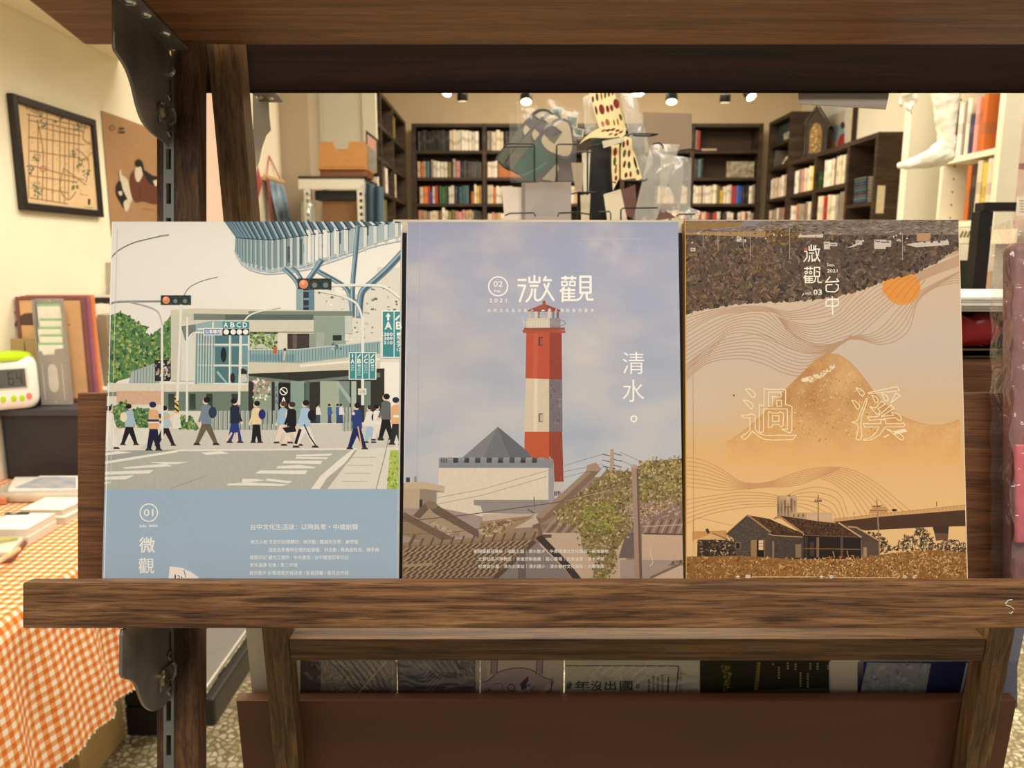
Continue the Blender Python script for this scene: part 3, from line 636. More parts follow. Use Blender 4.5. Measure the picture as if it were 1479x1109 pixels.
th = MB(); th.tube([Vector((p.x + .006, p.y, p.z)) for p in (onX(108, 930, TXE + .02), onX(122, 934, TXE + .02), onX(138, 944, TXE + .022), onX(150, 962, TXE + .025))], .0012, 5).build('loose_thread', M('frayed_thread', (240, 224, 200), .9), o)
# white book stacks
wp = M('white_cover_paper', (238, 234, 224), .6, var=.03); pg = M('page_edges', (214, 206, 192), .8, var=.1, scale=8, stretch=(1, 1, 120)); gr = M('grey_green_edges', (196, 192, 172), .8, var=.1, scale=8, stretch=(1, 1, 120))
def lyingbook(pts, z0, z1, label, pm, group='white books lying on the gingham table'):
    t = [onZ(x, y, z1) for x, y in pts]; c = sum(t, Vector()) / 4
    o = thing('book', label, 'book', (c.x, c.y, z0), group)
    def lay(a, b, k): return MB().hexa([Vector((c.x + (p.x - c.x) * k, c.y + (p.y - c.y) * k, a)) for p in t] + [Vector((c.x + (p.x - c.x) * k, c.y + (p.y - c.y) * k, b)) for p in t])
    lay(z0 + .0012, z1 - .0012, .99).build('page_block', pm, o); k = lay(z1 - .001, z1, 1.0); k.add(lay(z0, z0 + .001, 1.0).v, [(3, 2, 1, 0), (4, 5, 6, 7), (0, 1, 5, 4), (1, 2, 6, 5), (2, 3, 7, 6), (3, 0, 4, 7)]); k.build('cover', wp, o); return o
A = [(-40, 764), (38.8, 764), (80, 741), (16, 741)]; B_ = [(-36, 776), (40.5, 776), (82, 752), (18, 752)]
lyingbook(B_, TZ + .0012, TZ + .0195, 'lower thick white book of the nearer stack on the gingham cloth', pg)
b1 = lyingbook(A, TZ + .020, TZ + .040, 'upper thick white book with a small dark picture, nearer stack on cloth', pg)
pr = Print(Vector((0, 0, TZ + .040)), (0, 0, 1)); pr.view(0, 660, 5.545); pr.poly([(20, 467), (60, 438), (250, 440), (225, 462)], (70, 66, 60), .4); pr.poly([(70, 452), (110, 440), (150, 442), (120, 456)], (180, 176, 166)); pr.line([(20, 520), (90, 512)], 5, (200, 196, 190)); pr.build('cover_print', b1)
lyingbook([(30, 747), (94, 747), (135, 727), (70, 727)], TZ + .0012, TZ + .018, 'lower cream book of the farther stack beside the backing board', gr)
lyingbook([(28, 736), (90, 736), (131, 718), (66, 718)], TZ + .0185, TZ + .036, 'upper cream book of the farther stack beside the backing board', gr)
# silver wrapped bundle with a picture magazine lying on it
bn = MB(); rbox(bn, W0, -1.5, onZ(118, 727, TZ + .001).x, onZ(60, 727, TZ + .001).y, onZ(60, 727, TZ + .001).y + .12, TZ + .001, TZ + .030, .012); o = bn.build('paper_bundle', M('silver_wrap_paper', (190, 184, 170), .35, .3, var=.25, scale=9, bump=.4), smooth=True); tag(o, 'soft silvery paper bundle lying in front of the black cabinet', 'bundle')
o = thing('picture_magazine', 'picture magazine with a hazy blue landscape lying on the silvery bundle', 'magazine', (onZ(70, 698, TZ + .036).x, onZ(70, 698, TZ + .036).y, TZ + .031)); qslab([(11, 708), (118, 706), (118, 687), (58, 687)], TZ + .036, TZ + .0305).build('cover', M('white_border_paper', (230, 226, 222), .5), o)
pr = Print(Vector((0, 0, TZ + .036)), (0, 0, 1)); pr.view(0, 660, 5.545); pr.grid(120, 160, 610, 252, 12, 6, lambda x, y: mixc((196, 190, 182), (150, 166, 196), .5 + fbm(x * .01, y * .03)), .1); pr.poly([(90, 255), (330, 158), (120, 160), (60, 262)], (230, 226, 222)); pr.build('cover_print', o)
o = qslab([(-30, 720), (8, 720), (17, 710), (-30, 708)], TZ + .02, TZ + .001).build('leather_case', M('tan_leather', (186, 120, 84), .6), bevel=.003); tag(o, 'tan leather case at the left frame edge beside the silvery bundle', 'case')
# small cards at the near left
for k, (pts, zt, c, lb) in enumerate((([(-30, 812), (18, 806), (40, 778), (-30, 800)], .010, (120, 84, 66), 'dark brown folder at the bottom of the small pile on the gingham'), ([(-30, 800), (14, 797), (34, 776), (-30, 784)], .018, (232, 214, 190), 'cream leaflet on the brown folder in the small pile'), ([(-30, 786), (4, 780), (26, 776), (-30, 772)], .026, (176, 170, 116), 'olive leaflet on top of the small pile near the white books'))):
    zb = TZ + .0012 + (0 if k == 0 else (.010, .018)[k - 1]); o = qslab(pts, TZ + zt + .001, zb).build('leaflet', M('leaflet_%d' % k, c, .7)); tag(o, lb, 'leaflet', 'small pile of leaflets')
o = MB().tube([onZ(-20, 822, TZ + .034), onZ(27, 793, TZ + .034)], .006, 10).build('paper_roll', M('tan_paper_roll', (214, 178, 140), .7), smooth=True); tag(o, 'thin rolled tan paper lying on the small pile of leaflets', 'roll')
# black cabinet
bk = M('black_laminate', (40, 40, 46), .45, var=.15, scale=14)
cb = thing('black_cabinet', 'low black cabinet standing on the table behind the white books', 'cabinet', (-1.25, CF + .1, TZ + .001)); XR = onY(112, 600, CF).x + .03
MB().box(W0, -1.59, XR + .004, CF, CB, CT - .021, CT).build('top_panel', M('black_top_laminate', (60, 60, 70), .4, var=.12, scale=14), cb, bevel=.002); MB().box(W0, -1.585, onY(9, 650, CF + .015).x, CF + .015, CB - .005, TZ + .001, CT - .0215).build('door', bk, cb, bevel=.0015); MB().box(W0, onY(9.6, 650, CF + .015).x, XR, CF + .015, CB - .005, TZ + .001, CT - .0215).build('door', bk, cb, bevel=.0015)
# radio clock
ck = thing('alarm_clock', 'white alarm clock with lime green top and grey screen, on the cabinet', 'clock', onZ(20, 592, CT)); F_ = turned(onZ(34, 592, CT) + Vector((-.050, .022, 0)), 30); F_ = Fr(F_.o, F_.x * 1.34, F_.y * 1.1, F_.z * 1.76)
mb = MB(); rbox(mb, F_, -.062, .058, -.045, .05, .0015, .094, .022, 5); mb.build('body', M('white_clock_plastic', (240, 238, 232), .3, var=.02), ck, smooth=True)
MB().lathe(F_, [(.05, .088), (.05, .0935), (.044, .0975), (.03, .1005), (.012, .102)], 26).build('top_button', M('lime_plastic', (178, 214, 28), .35, var=.03), ck, smooth=True)
mb = MB(); rbox(mb, F_, -.030, .040, -.0475, -.040, .036, .078, .006, 3); mb.build('screen_bezel', M('pale_bezel', (214, 212, 206), .4), ck, smooth=True)
MB().box(F_, -.025, .035, -.0482, -.0470, .041, .073).build('screen', M('lcd_grey', (92, 94, 90), .2), ck)
pr = Print(F_(0, -.0483, 0), -F_.y); pr.view(0, 480, 5.04)
dg = MB()
for x, segs in ((.002, 'acdefg'), (.018, 'bcfg')):
    S7 = {'a': (0, .009, .0205, .022), 'd': (0, .009, 0, .0015), 'g': (0, .009, .0103, .0118), 'b': (.008, .0095, .011, .022), 'c': (.008, .0095, 0, .011), 'e': (-.0005, .001, 0, .011), 'f': (-.0005, .001, .011, .022)}
    for sg in segs: a, b, c, d = S7[sg]; dg.box(F_, x + a, x + b, -.0486, -.0483, .046 + c, .046 + d)
dg.build('digits', M('lcd_digit', (40, 42, 40), .4), ck)
for i, x in enumerate((-.012, .008, .024)): MB().lathe(Fr(F_(x, -.0448, .022), F_.x, F_.z, -F_.y), [(.0055, 0), (.0055, .002), (.003, .003)], 14).build('button', M('lime_plastic', (178, 214, 28), .35), ck, smooth=True)
MB().lathe(Fr(F_(.038, -.0445, .024), F_.x, F_.z, -F_.y), [(.006, 0), (.006, .002), (.003, .003)], 14).build('lamp_button', M('red_indicator', (255, 90, 80), .3, emit=1.2), ck, smooth=True)
# ticket holder
th_ = thing('ticket_holder', 'grey plastic holder of green and white slips on the black cabinet', 'holder', onZ(81, 580, CT)); b0 = onZ(82, 585, CT); F_ = turned(b0, 3, -4)
F_ = Fr(F_.o, F_.x * 1.06, F_.y * 1.14, (F_.z - F_.x * .035).normalized() * 1.30)
gp = M('grey_holder_plastic', (150, 144, 136), .4, var=.05); k = 1 / 540
MB().box(F_, -.041, .041, .014, .016, .002, .258).build('back_plate', gp, th_, bevel=.0008); MB().prism(Fr(F_(0, -.004, 0), F_.x, F_.z, F_.y), [(-.041, .001), (.041, .001), (.041, .138), (.012, .136), (.009, .124), (-.024, .122), (-.028, .132), (-.041, .13)], 0, .002).build('front_pocket', gp, th_, bevel=.0006)
for sx in (-1, 1): MB().box(F_, sx * .041 - .001, sx * .041 + .001, -.004, .0135, .001, .255).build('side_rail', gp, th_); MB().box(F_, sx * .028 - .0004, sx * .028 + .0004, -.0045, -.0042, .012, .10).build('groove_line', wp, th_)
q = MB(); q.prism(Fr(F_(0, -.0046, .066), F_.x, F_.z, F_.y), [(.014 * math.cos(a * .2618) * (1 if True else 1), (.018 if math.sin(a * .2618) > 0 else -.018) + .016 * math.sin(a * .2618)) for a in range(24)], 0, .0005); q.build('oval_window', M('oval_window_plastic', (196, 192, 182), .5), th_)
for zz in (.008, .252): MB().lathe(Fr(F_(0.003, -.0045 if zz < .1 else .0135, zz), F_.x, F_.z, -F_.y), [(.003, 0), (.0026, .001)], 10).build('screw', bright_steel, th_)
for i, (z1, w0, w1) in enumerate(((.245, -.036, .034), (.21, -.03, .036), (.19, -.037, .03), (.172, -.03, .034), (.152, -.037, .036))):
    y = .012 - i * .003; MB().box(F_, w0, w1, y - .0004, y, z1 - .07, z1 - .006).build('paper_slip', M('slip_paper', (226, 224, 208), .8), th_); MB().box(F_, w0, w1, y - .0004, y, z1 - .0058, z1).build('slip_tab', M('slip_green', (150, 190, 150), .8), th_)
# framed pictures leaning behind the clock
for i, (off, c, lb) in enumerate(((0, (122, 78, 72), 'mauve framed picture of a dark cloud leaning on the wall behind the clock'), (.016, (150, 90, 110), 'purple edged board standing directly behind the mauve framed picture'), (.030, (214, 130, 84), 'orange edged board, rearmost of the boards behind the clock'))):
    Fp = turned(Vector((-1.468, CB - .112 + off * 1.14, CT + .0008)), 2, -6); Fp = Fr(Fp.o, Fp.x * 1.14, Fp.y * 1.14, (Fp.z - Fp.x * .05).normalized() * 1.14); sx = .0055 * i
    o = thing('framed_picture', lb, 'picture', Fp(0, 0, 0), 'boards leaning behind the clock'); w0, w1, hh = -.094 + sx, .094 + sx, .296 + .002 * i; fm = M('picture_frame_%d' % i, c, .5)
    MB().box(Fp, w0 + .009, w1 - .009, .003, .008, .009, hh - .009).build('picture', M('tan_print', (214, 168, 120), .6, var=.05), o)
    for a in ((w0, w0 + .0088, 0, hh), (w1 - .0088, w1, 0, hh)): MB().box(Fp, a[0], a[1], 0, .012, a[2], a[3]).build('frame_side', fm, o, bevel=.001)
    for a in ((w0 + .009, w1 - .009, 0, .0088), (w0 + .009, w1 - .009, hh - .0088, hh)): MB().box(Fp, a[0], a[1], 0, .012, a[2], a[3]).build('frame_side', fm, o, bevel=.001)
    if i == 0:
        pr = Print(Fp(0, .0029, 0), -Fp.y); pr.view(0, 350, 7.394); pr.poly([(150, 885), (170, 840), (205, 825), (215, 785), (260, 758), (330, 752), (380, 765), (400, 885)], (104, 80, 74)); pr.poly([(145, 740), (165, 735), (208, 772), (190, 772)], (170, 66, 54)); pr.poly([(470, 655), (540, 640), (650, 648), (640, 660)], (190, 140, 84)); pr.disc(738, 882, 8, (80, 50, 40)); pr.build('print', o)
for x0, x1, lb in ((10, 37, 'left one of two plain khaki cards standing before the mauve picture'), (38.5, 54, 'right one of two plain khaki cards, partly behind the ticket holder')):
    Fp = turned(Vector((onY(x0, 560, CB - .132).x, CB - .132, CT + .0008)), 0, -5); o = MB().box(Fp, 0, (x1 - x0) / 460, 0, .002, 0, .205).build('khaki_card', M('khaki_card', (176, 152, 104), .8, var=.05)); tag(o, lb, 'card', 'khaki cards before the mauve picture')
# white side shelf with standing books
WY = CB + .06; WZ = onY(130, 563, WY).z; o = thing('side_shelf', 'white topped side shelf beyond the black cabinet', 'shelf', (-1.25, WY + .15, 0)); XA, XB = onY(100, 560, WY).x, onY(185, 560, WY).x
MB().box(W0, XA - .1, XB, WY, WY + .36, WZ - .02, WZ).build('top_board', M('white_shelf_paint', (230, 224, 208), .5), o, bevel=.002)
for x in (XA - .08, XB - .03): MB().box(W0, x, x + .02, WY + .02, WY + .34, 0, WZ - .0205).build('side_panel', M('white_shelf_paint', (230, 224, 208), .5), o)
def standbook(name, label, pa, pb, ytop, Y, zb, dep, c, roll=0.0, text=None):
    xa, xb = onY(pa, 500, Y).x, onY(pb, 500, Y).x; h = onY(pa, ytop, Y).z - zb; o = thing(name, label, 'book', ((xa + xb) / 2, Y + dep / 2, zb), None); f = turned((xa, Y, zb + .0006), 0); f = Fr(f.o, f.x, f.y, (f.z - f.x * roll).normalized()); w_ = xb - xa
    MB().box(f, 0, w_, 0, .0018, 0, h).build('spine', M('spine_%s' % '_'.join(map(str, c)), c, .6, var=.04), o); MB().box(f, .0001, .0015, .0019, dep, 0, h).build('cover', MATS['spine_%s' % '_'.join(map(str, c))], o); MB().box(f, w_ - .0016, w_ - .0002, .0019, dep, 0, h).build('cover', MATS['spine_%s' % '_'.join(map(str, c))], o); MB().box(f, .0017, w_ - .0018, .003, dep - .003, .002, h - .002).build('page_block', pg, o)
    if text:
        mbx = MB(); r = random.Random(9)
        for j in range(13): mbx.box(f, w_ * .4, w_ * .62, -.0004, 0, h * (.2 + j * .045), h * (.2 + j * .045) + h * .03 * r.uniform(.5, 1))
        mbx.build('spine_lettering', M('spine_ink', (70, 66, 62), .6), o)
    return o
standbook('book', 'thin black book standing on the white side shelf beside the boards', 116.5, 123.5, 441, WY + .06, WZ, .16, (52, 46, 42), .04); standbook('book', 'thick white book with small spine lettering on the white side shelf', 124.5, 141, 442, WY + .06, WZ, .16, (226, 216, 198), .045, True); standbook('book', 'grey brown book next to the backing board on the white side shelf', 146, 159, 455, WY + .08, WZ, .15, (150, 136, 116), .02)
# black wall tray
YT = 2.95; zt = onY(130, 428, YT).z; o = thing('wall_tray', 'black letter tray fixed to the cream wall above the side shelf', 'tray', (-1.5, YT + .15, zt - .07)); xr = onY(178, 430, YT).x
for k in range(2): MB().box(W0, -1.5995, xr, YT, YT + .3, zt - .026 - k * .030, zt - .004 - k * .030).build('drawer', M('black_tray_plastic', (36, 32, 30), .4), o, bevel=.003)
MB().box(W0, -1.5995, xr, YT + .01, YT + .3, zt - .0575 - .03, zt - .0575).build('base', M('tray_base_wood', (140, 112, 76), .6), o)
p_ = MB().box(W0, -1.58, xr, YT - .004, YT + .26, zt - .0035, zt + .002).build('loose_sheets', M('loose_white_paper', (226, 218, 196), .7)); tag(p_, 'loose white sheets lying on the black wall tray', 'papers')
xg = onY(137, 400, YT + .1).x; f = turned((xg, YT + .1, zt + .0025), 0, -6); p_ = MB().box(f, 0, .12, 0, .012, 0, .125).build('grey_board', M('grey_green_board', (176, 168, 148), .7)); tag(p_, 'grey green board standing on the sheets of the black wall tray', 'board')
# ---------------------------------------------------------------- pictures on the left wall
WL = Fr((-1.6, 0, 0), (0, 1, 0), (1, 0, 0), (0, 0, 1))     # along the wall, out of the wall, up
def wallquad(tl, tr, br, bl, out):
    q = [onX(x, y, -1.6 + out) for x, y in (tl, tr, br, bl)]
    return (q[0].y + q[3].y) / 2, (q[1].y + q[2].y) / 2, (q[2].z + q[3].z) / 2, (q[0].z + q[1].z) / 2
y0, y1, z0, z1 = wallquad((23.5, 131), (143, 178.5), (146, 313), (28, 303.5), .02)
mp = thing('framed_map', 'black framed hand drawn street map hanging on the cream wall', 'picture', (-1.59, (y0 + y1) / 2, z0)); blk = M('black_frame_wood', (38, 33, 28), .35, var=.2, scale=40); fw = .026
MB().box(WL, y0 + fw * .8, y1 - fw * .8, .003, .011, z0 + fw * .8, z1 - fw * .8).build('map_sheet', M('map_paper', (222, 190, 146), .7, var=.03), mp)
for a in ((y0, y0 + fw, z0, z1), (y1 - fw, y1, z0, z1), (y0 + fw, y1 - fw, z0, z0 + fw), (y0 + fw, y1 - fw, z1 - fw, z1)):
    MB().box(WL, a[0] + .0001, a[1] - .0001, .001, .0215, a[2] + .0001, a[3] - .0001).build('frame_side', blk, mp, bevel=.003)
pr = Print((-1.6 + .0111, 0, 0), (1, 0, 0)); pr.view(0, 0, 3.465); RD = (150, 112, 78)
for a in ([(135, 572), (440, 640)], [(140, 600), (420, 660)], [(140, 685), (420, 725)], [(145, 755), (400, 790)], [(145, 825), (420, 900)], [(150, 880), (380, 910)], [(150, 990), (340, 1020)], [(205, 640), (400, 680)], [(200, 940), (340, 965)]): pr.line(a, 5, RD)
for x, a, b in ((145, 570, 990), (190, 600, 1000), (235, 565, 1010), (265, 600, 1010), (300, 590, 1015), (325, 640, 1020), (345, 600, 1000), (370, 620, 900), (395, 640, 860)): pr.line([(x, a), (x - 2, b)], 4.5, RD)
for q in ([(380, 745), (425, 780), (445, 830), (430, 910)], [(320, 840), (300, 940), (340, 1000), (380, 960)], [(330, 850), (430, 925)], [(185, 600), (215, 760), (210, 1000)], [(430, 620), (415, 690), (450, 720)]): pr.curve(q, 5, RD)
rr = random.Random(4)
for x, y in ((295, 590), (215, 620), (395, 640), (365, 765), (405, 815), (432, 865), (155, 850), (180, 790), (376, 930), (190, 970), (180, 930)): pr.scatter([(x - 20, y - 20), (x + 20, y - 20), (x + 20, y + 20), (x - 20, y + 20)], 14, 4, 10, [(96, 116, 92), (120, 136, 104), (80, 100, 84)], seed=int(x))
for i in range(60): x, y = rr.uniform(150, 430), rr.uniform(600, 980); pr.line([(x, y), (x + rr.uniform(4, 12), y + rr.uniform(-8, 8))], 2, (140, 104, 76))
for i in range(16): x, y = rr.uniform(425, 460), rr.uniform(700, 800); pr.curve([(x, y), (x + 6, y + 6), (x - 2, y + 12)], 2, (170, 120, 90))
pr.ring(215, 845, 14, 4, (170, 80, 90)); pr.rect(440, 995, 452, 1025, (50, 40, 34)); pr.line([(420, 1034), (468, 1040)], 3, (150, 120, 90)); pr.line([(400, 972), (440, 978)], 3, (160, 126, 92))
for i, ch in enumerate('kyotomap'): pr.text(ch, 130 + i * 11, 522 + i * 6 - (6 if ch in 'kt' else 0), 139 + i * 11, 548 + i * 6, (60, 46, 36), .01)
pr.build('map_drawing', mp)
y0, y1, z0, z1 = wallquad((150.5, 163), (262, 199), (266, 345), (158, 345), .004)
po = thing('tan_poster', 'glossy tan poster of two cartoon people taped to the cream wall', 'poster', (-1.598, (y0 + y1) / 2, z0)); MB().sheet(lambda u, v: Vector((-1.5965 + .002 * math.sin(u * 9) * math.sin(v * 7), y0 + (y1 - y0) * u, z0 + (z1 - z0) * v)), 12, 12).build('sheet', M('tan_poster_paper', (168, 130, 94), .3, var=.05), po, smooth=True, solid=.0004)
pr = Print((-1.593, 0, 0), (1, 0, 0)); pr.view(0, 0, 3.465); MR, BLK, CRM = (112, 66, 50), (44, 38, 34), (226, 214, 190)
pr.poly(spline([(655, 880), (680, 850), (730, 870), (770, 920), (820, 960), (820, 1010), (770, 1018), (720, 1005), (680, 1010), (655, 960)], 4, True), MR); pr.poly(spline([(720, 850), (770, 880), (830, 880), (830, 930), (770, 930), (735, 900)], 4, True), BLK); pr.poly([(765, 905), (800, 895), (830, 900), (820, 935), (775, 930)], CRM); pr.poly(spline([(680, 830), (695, 815), (715, 830), (712, 880), (690, 912), (675, 880)], 4, True), CRM); pr.poly(spline([(678, 812), (690, 796), (712, 808), (722, 850), (715, 872), (705, 835), (684, 838)], 4, True), BLK); pr.line([(698, 930), (700, 990)], 4, (70, 40, 32))
pr.poly(spline([(582, 930), (600, 905), (625, 950), (645, 1010), (625, 1045), (600, 1010), (582, 970)], 4, True), BLK); pr.poly([(600, 880), (615, 878), (640, 900), (662, 1000), (650, 1020), (615, 950)], CRM); pr.poly(spline([(597, 858), (606, 852), (610, 900), (602, 905)], 4, True), CRM); pr.poly(spline([(620, 1010), (640, 1000), (650, 1030), (632, 1060), (622, 1040)], 4, True), CRM); pr.poly([(590, 960), (610, 955), (612, 975), (600, 980)], CRM)
pr.rect(597, 638, 622, 648, (90, 62, 44)); pr.rect(597, 656, 626, 666, (90, 62, 44)); pr.ring(562, 640, 12, 3, (120, 86, 60)); pr.line([(715, 1042), (772, 1050)], 2, (150, 112, 80)); pr.build('poster_print', po)
y0, y1 = onX(292, 250, -1.597).y, onX(334, 250, -1.597).y; o = MB().box(WL, y0, y1, .0005, .004, onX(300, 345, -1.6).z, onX(300, 60, -1.6).z).build('pink_poster', M('pale_pink_paper', (232, 204, 188), .7, var=.02)); tag(o, 'plain pale pink poster on the left wall seen between post and stile', 'poster')
# hanging scroll beyond the stile
sc = thing('hanging_scroll', 'blue patterned cloth scroll hanging from a wooden rod on red string', 'scroll', onX(393, 320, -1.58)); rA, rB = onX(383, 256, -1.575), onX(407, 263.5, -1.575)
MB().tube([rA, rB], .02, 10).build('rod', M('pale_rod_wood', (206, 170, 124), .6), sc, smooth=True); nl = onX(388.5, 225, -1.598); MB().tube([rA + Vector((0, .03, 0)), nl, rB], .004, 5).build('string', M('red_string', (190, 60, 60), .7), sc)
c0, c1 = rA + Vector((.01, .03, 0)), rB + Vector((.01, 0, 0)); MB().sheet(lambda u, v: c0 + (c1 - c0) * u + Vector((.0 + .05 * v, .10 * v, -.42 * v)), 6, 10).build('cloth', M('blue_white_cloth', (150, 176, 196), .9, var=.7, scale=7), sc, solid=.003); MB().sheet(lambda u, v: rA + Vector((.012, -.02 + .06 * u + .06 * v, -.42 * v)), 3, 8).build('red_lining', M('dusty_red_cloth', (150, 84, 70), .9), sc, solid=.003)
o = MB().sheet(lambda u, v: onX(371 + 7 * u * (1 - abs(2 * v - 1)), 238 + 54 * v, -1.585), 4, 8).build('red_pennant', M('red_pennant_cloth', (172, 70, 66), .8), solid=.004); tag(o, 'small red cloth pennant on the wall just beside the rear stile', 'pennant')
# ---------------------------------------------------------------- under and beside the table
cbm = M('brown_cardboard', (216, 182, 122), .8, var=.06)
for xa, xb, Y, dd, zt, lb, c in ((-1.45, onY(105, 1000, 1.9).x, 1.9, .235, .50, 'brown cardboard box under the hem of the gingham cloth', cbm),):
    o = thing('cardboard_box', lb, 'box', ((xa + xb) / 2, Y + dd / 2, 0)); MB().box(W0, xa, xb, Y, Y + dd, .001, zt - .004).build('body', c, o, bevel=.002); MB().box(W0, xa - .001, (xa + xb) / 2 - .001, Y - .001, Y + dd, zt - .0035, zt).build('flap', c, o); MB().box(W0, (xa + xb) / 2 + .001, xb + .001, Y - .001, Y + dd, zt - .0035, zt).build('flap', c, o)
o = thing('black_crate', 'black crate standing on the terrazzo under the far end of the table', 'crate', (-1.1, 2.3, 0)); xa, xb = onY(183, 1050, 2.14).x, onY(246, 1050, 2.14).x
for z in range(4): MB().box(W0, xa, xb, 2.14, 2.24, .004 + z * .1, .096 + z * .1).build('side_slat', M('black_crate_plastic', (34, 32, 32), .5), o, bevel=.004)
mb = MB(); mb.box(W0, xa + .004, xb - .004, 2.145, 2.265, .002, .40); mb.build('liner', black_hole, o)
PZ = .45; ex = onZ(302, 985, PZ).x; gy2 = onZ(302, 1000, PZ).y; gy1 = 3.0
o = thing('grey_platform', 'low grey topped platform with black frame behind the rack post', 'platform', (ex - .1, 2.4, 0)); MB().box(W0, ex - .11, ex - .0, gy2, gy1, PZ - .012, PZ).build('top_panel', M('grey_panel_laminate', (112, 112, 110), .4, var=.05), o, bevel=.002)
MB().box(W0, ex + .0005, ex + .006, gy2, gy1, PZ - .006, PZ + .004).build('edge_trim', M('pale_edge_trim', (186, 182, 170), .4), o); MB().box(W0, ex + .0065, ex + .035, gy2 - .02, gy1, PZ - .075, PZ - .006).build('side_frame', M('black_frame_paint', (26, 23, 21), .5, var=.2), o, bevel=.008)
for y in (gy2 + .02, 2.9): MB().tube([Vector((ex - .055, y, PZ - .013)), Vector((ex - .055, y, .2)), Vector((ex - .055, y + .02, .002))], .012, 8).build('leg', M('black_frame_paint', (26, 23, 21), .5), o, smooth=True)

# ================================================================ the three magazines on the ledge
COVP = P(CX, 838, 0.523); COVV = (P(CX, 320, 0.538) - COVP).normalized(); COVN = EX.cross(COVV).normalized()
if COVN.dot(EF) > 0: COVN = -COVN
def to_px(p):
    v = Vector(p) - CAM; d = v.dot(EF); return (CX + FPX * v.dot(EX) / d, CY - FPX * v.dot(EU) / d)
paper = M('magazine_pages', (226, 218, 200), 0.8, scale=300, var=0.12, stretch=(1, 40, 1))
def magazine(label, tl, tr, br, bl, thick, spine_rgb, drop=0.012, art=None):
    f = [onplane(*q, COVP, COVN) for q in (bl, br, tr, tl)]
    f[0] = f[0] - (f[3] - f[0]).normalized() * drop; f[1] = f[1] - (f[2] - f[1]).normalized() * drop
    t = thing('magazine', label, 'magazine', (f[0] + f[1]) / 2 - COVN * thick / 2, 'magazines on the front ledge')
    c = 0.0007; cov = MB()
    cov.hexa([p - COVN * c for p in f] + f)                                           # front cover board
    cov.hexa([p - COVN * thick for p in f] + [p - COVN * (thick - c) for p in f])      # back cover
    u = (f[1] - f[0]).normalized(); v = (f[3] - f[0]).normalized()
    cov.hexa([f[0] - COVN * thick, f[0] - COVN * thick + u * c, f[3] - COVN * thick + u * c, f[3] - COVN * thick, f[0], f[0] + u * c, f[3] + u * c, f[3]])  # spine
    cov.build('cover', M('cover_stock_%d_%d_%d' % spine_rgb, spine_rgb, 0.5, var=0.04), t)
    g = [f[0] + u * c + v * .001, f[1] - u * .0012 + v * .001, f[2] - u * .0012 - v * .001, f[3] + u * c - v * .001]
    MB().hexa([p - COVN * (thick - c) for p in g] + [p - COVN * c for p in g]).build('page_block', paper, t)
    pr = Print(COVP, COVN, clip=[to_px(p) for p in (f[3], f[2], f[1], f[0])]); art(pr); pr.build('cover_print', t)
    return t
WHITE = (250, 247, 240)
# ---------------------------------------------------------------- issue 01: street crossing under a ribbed canopy
def person(p, x, y, h, hair, top, legs, st=0.16, skin=(236, 205, 180), bag=None, face=1, arm=None):
    """a pedestrian printed on the cover; x, y = feet, h = height"""
    hw = h * 0.10; hip = y - h * 0.47; sh = y - h * 0.82
    for sgn in (-1, 1):
        p.poly([(x - hw * .8, hip), (x + hw * .8, hip), (x + sgn * h * st + hw * .45, y - h * .03), (x + sgn * h * st - hw * .4, y - h * .03)], legs)
        p.poly([(x + sgn * h * st - hw * .7, y), (x + sgn * h * st - hw * .5, y - h * .045), (x + sgn * h * st + hw * .5, y - h * .045), (x + sgn * h * st + hw * .9, y)], (60, 50, 50))
    p.poly([(x - hw, sh + h * .02), (x - hw * .5, sh - h * .02), (x + hw * .6, sh - h * .02), (x + hw * 1.05, sh + h * .03), (x + hw * 1.1, hip + h * .03), (x - hw * 1.05, hip + h * .03)], top)
    a = arm or (x + face * hw * 1.6, hip + h * .02)
    p.line([(x + face * hw * .6, sh + h * .04), (x + face * hw * 1.0, sh + h * .2), a], hw * .55, top); p.disc(a[0], a[1], hw * .35, skin)
    if bag: p.disc(x - face * hw * 1.35, sh + h * .14, hw * .85, bag, ry=h * .12)
    p.disc(x + face * hw * .12, y - h * .915, hw * .62, skin, ry=h * .07); p.disc(x - face * hw * .15, y - h * .94, hw * .72, hair, ry=h * .062)
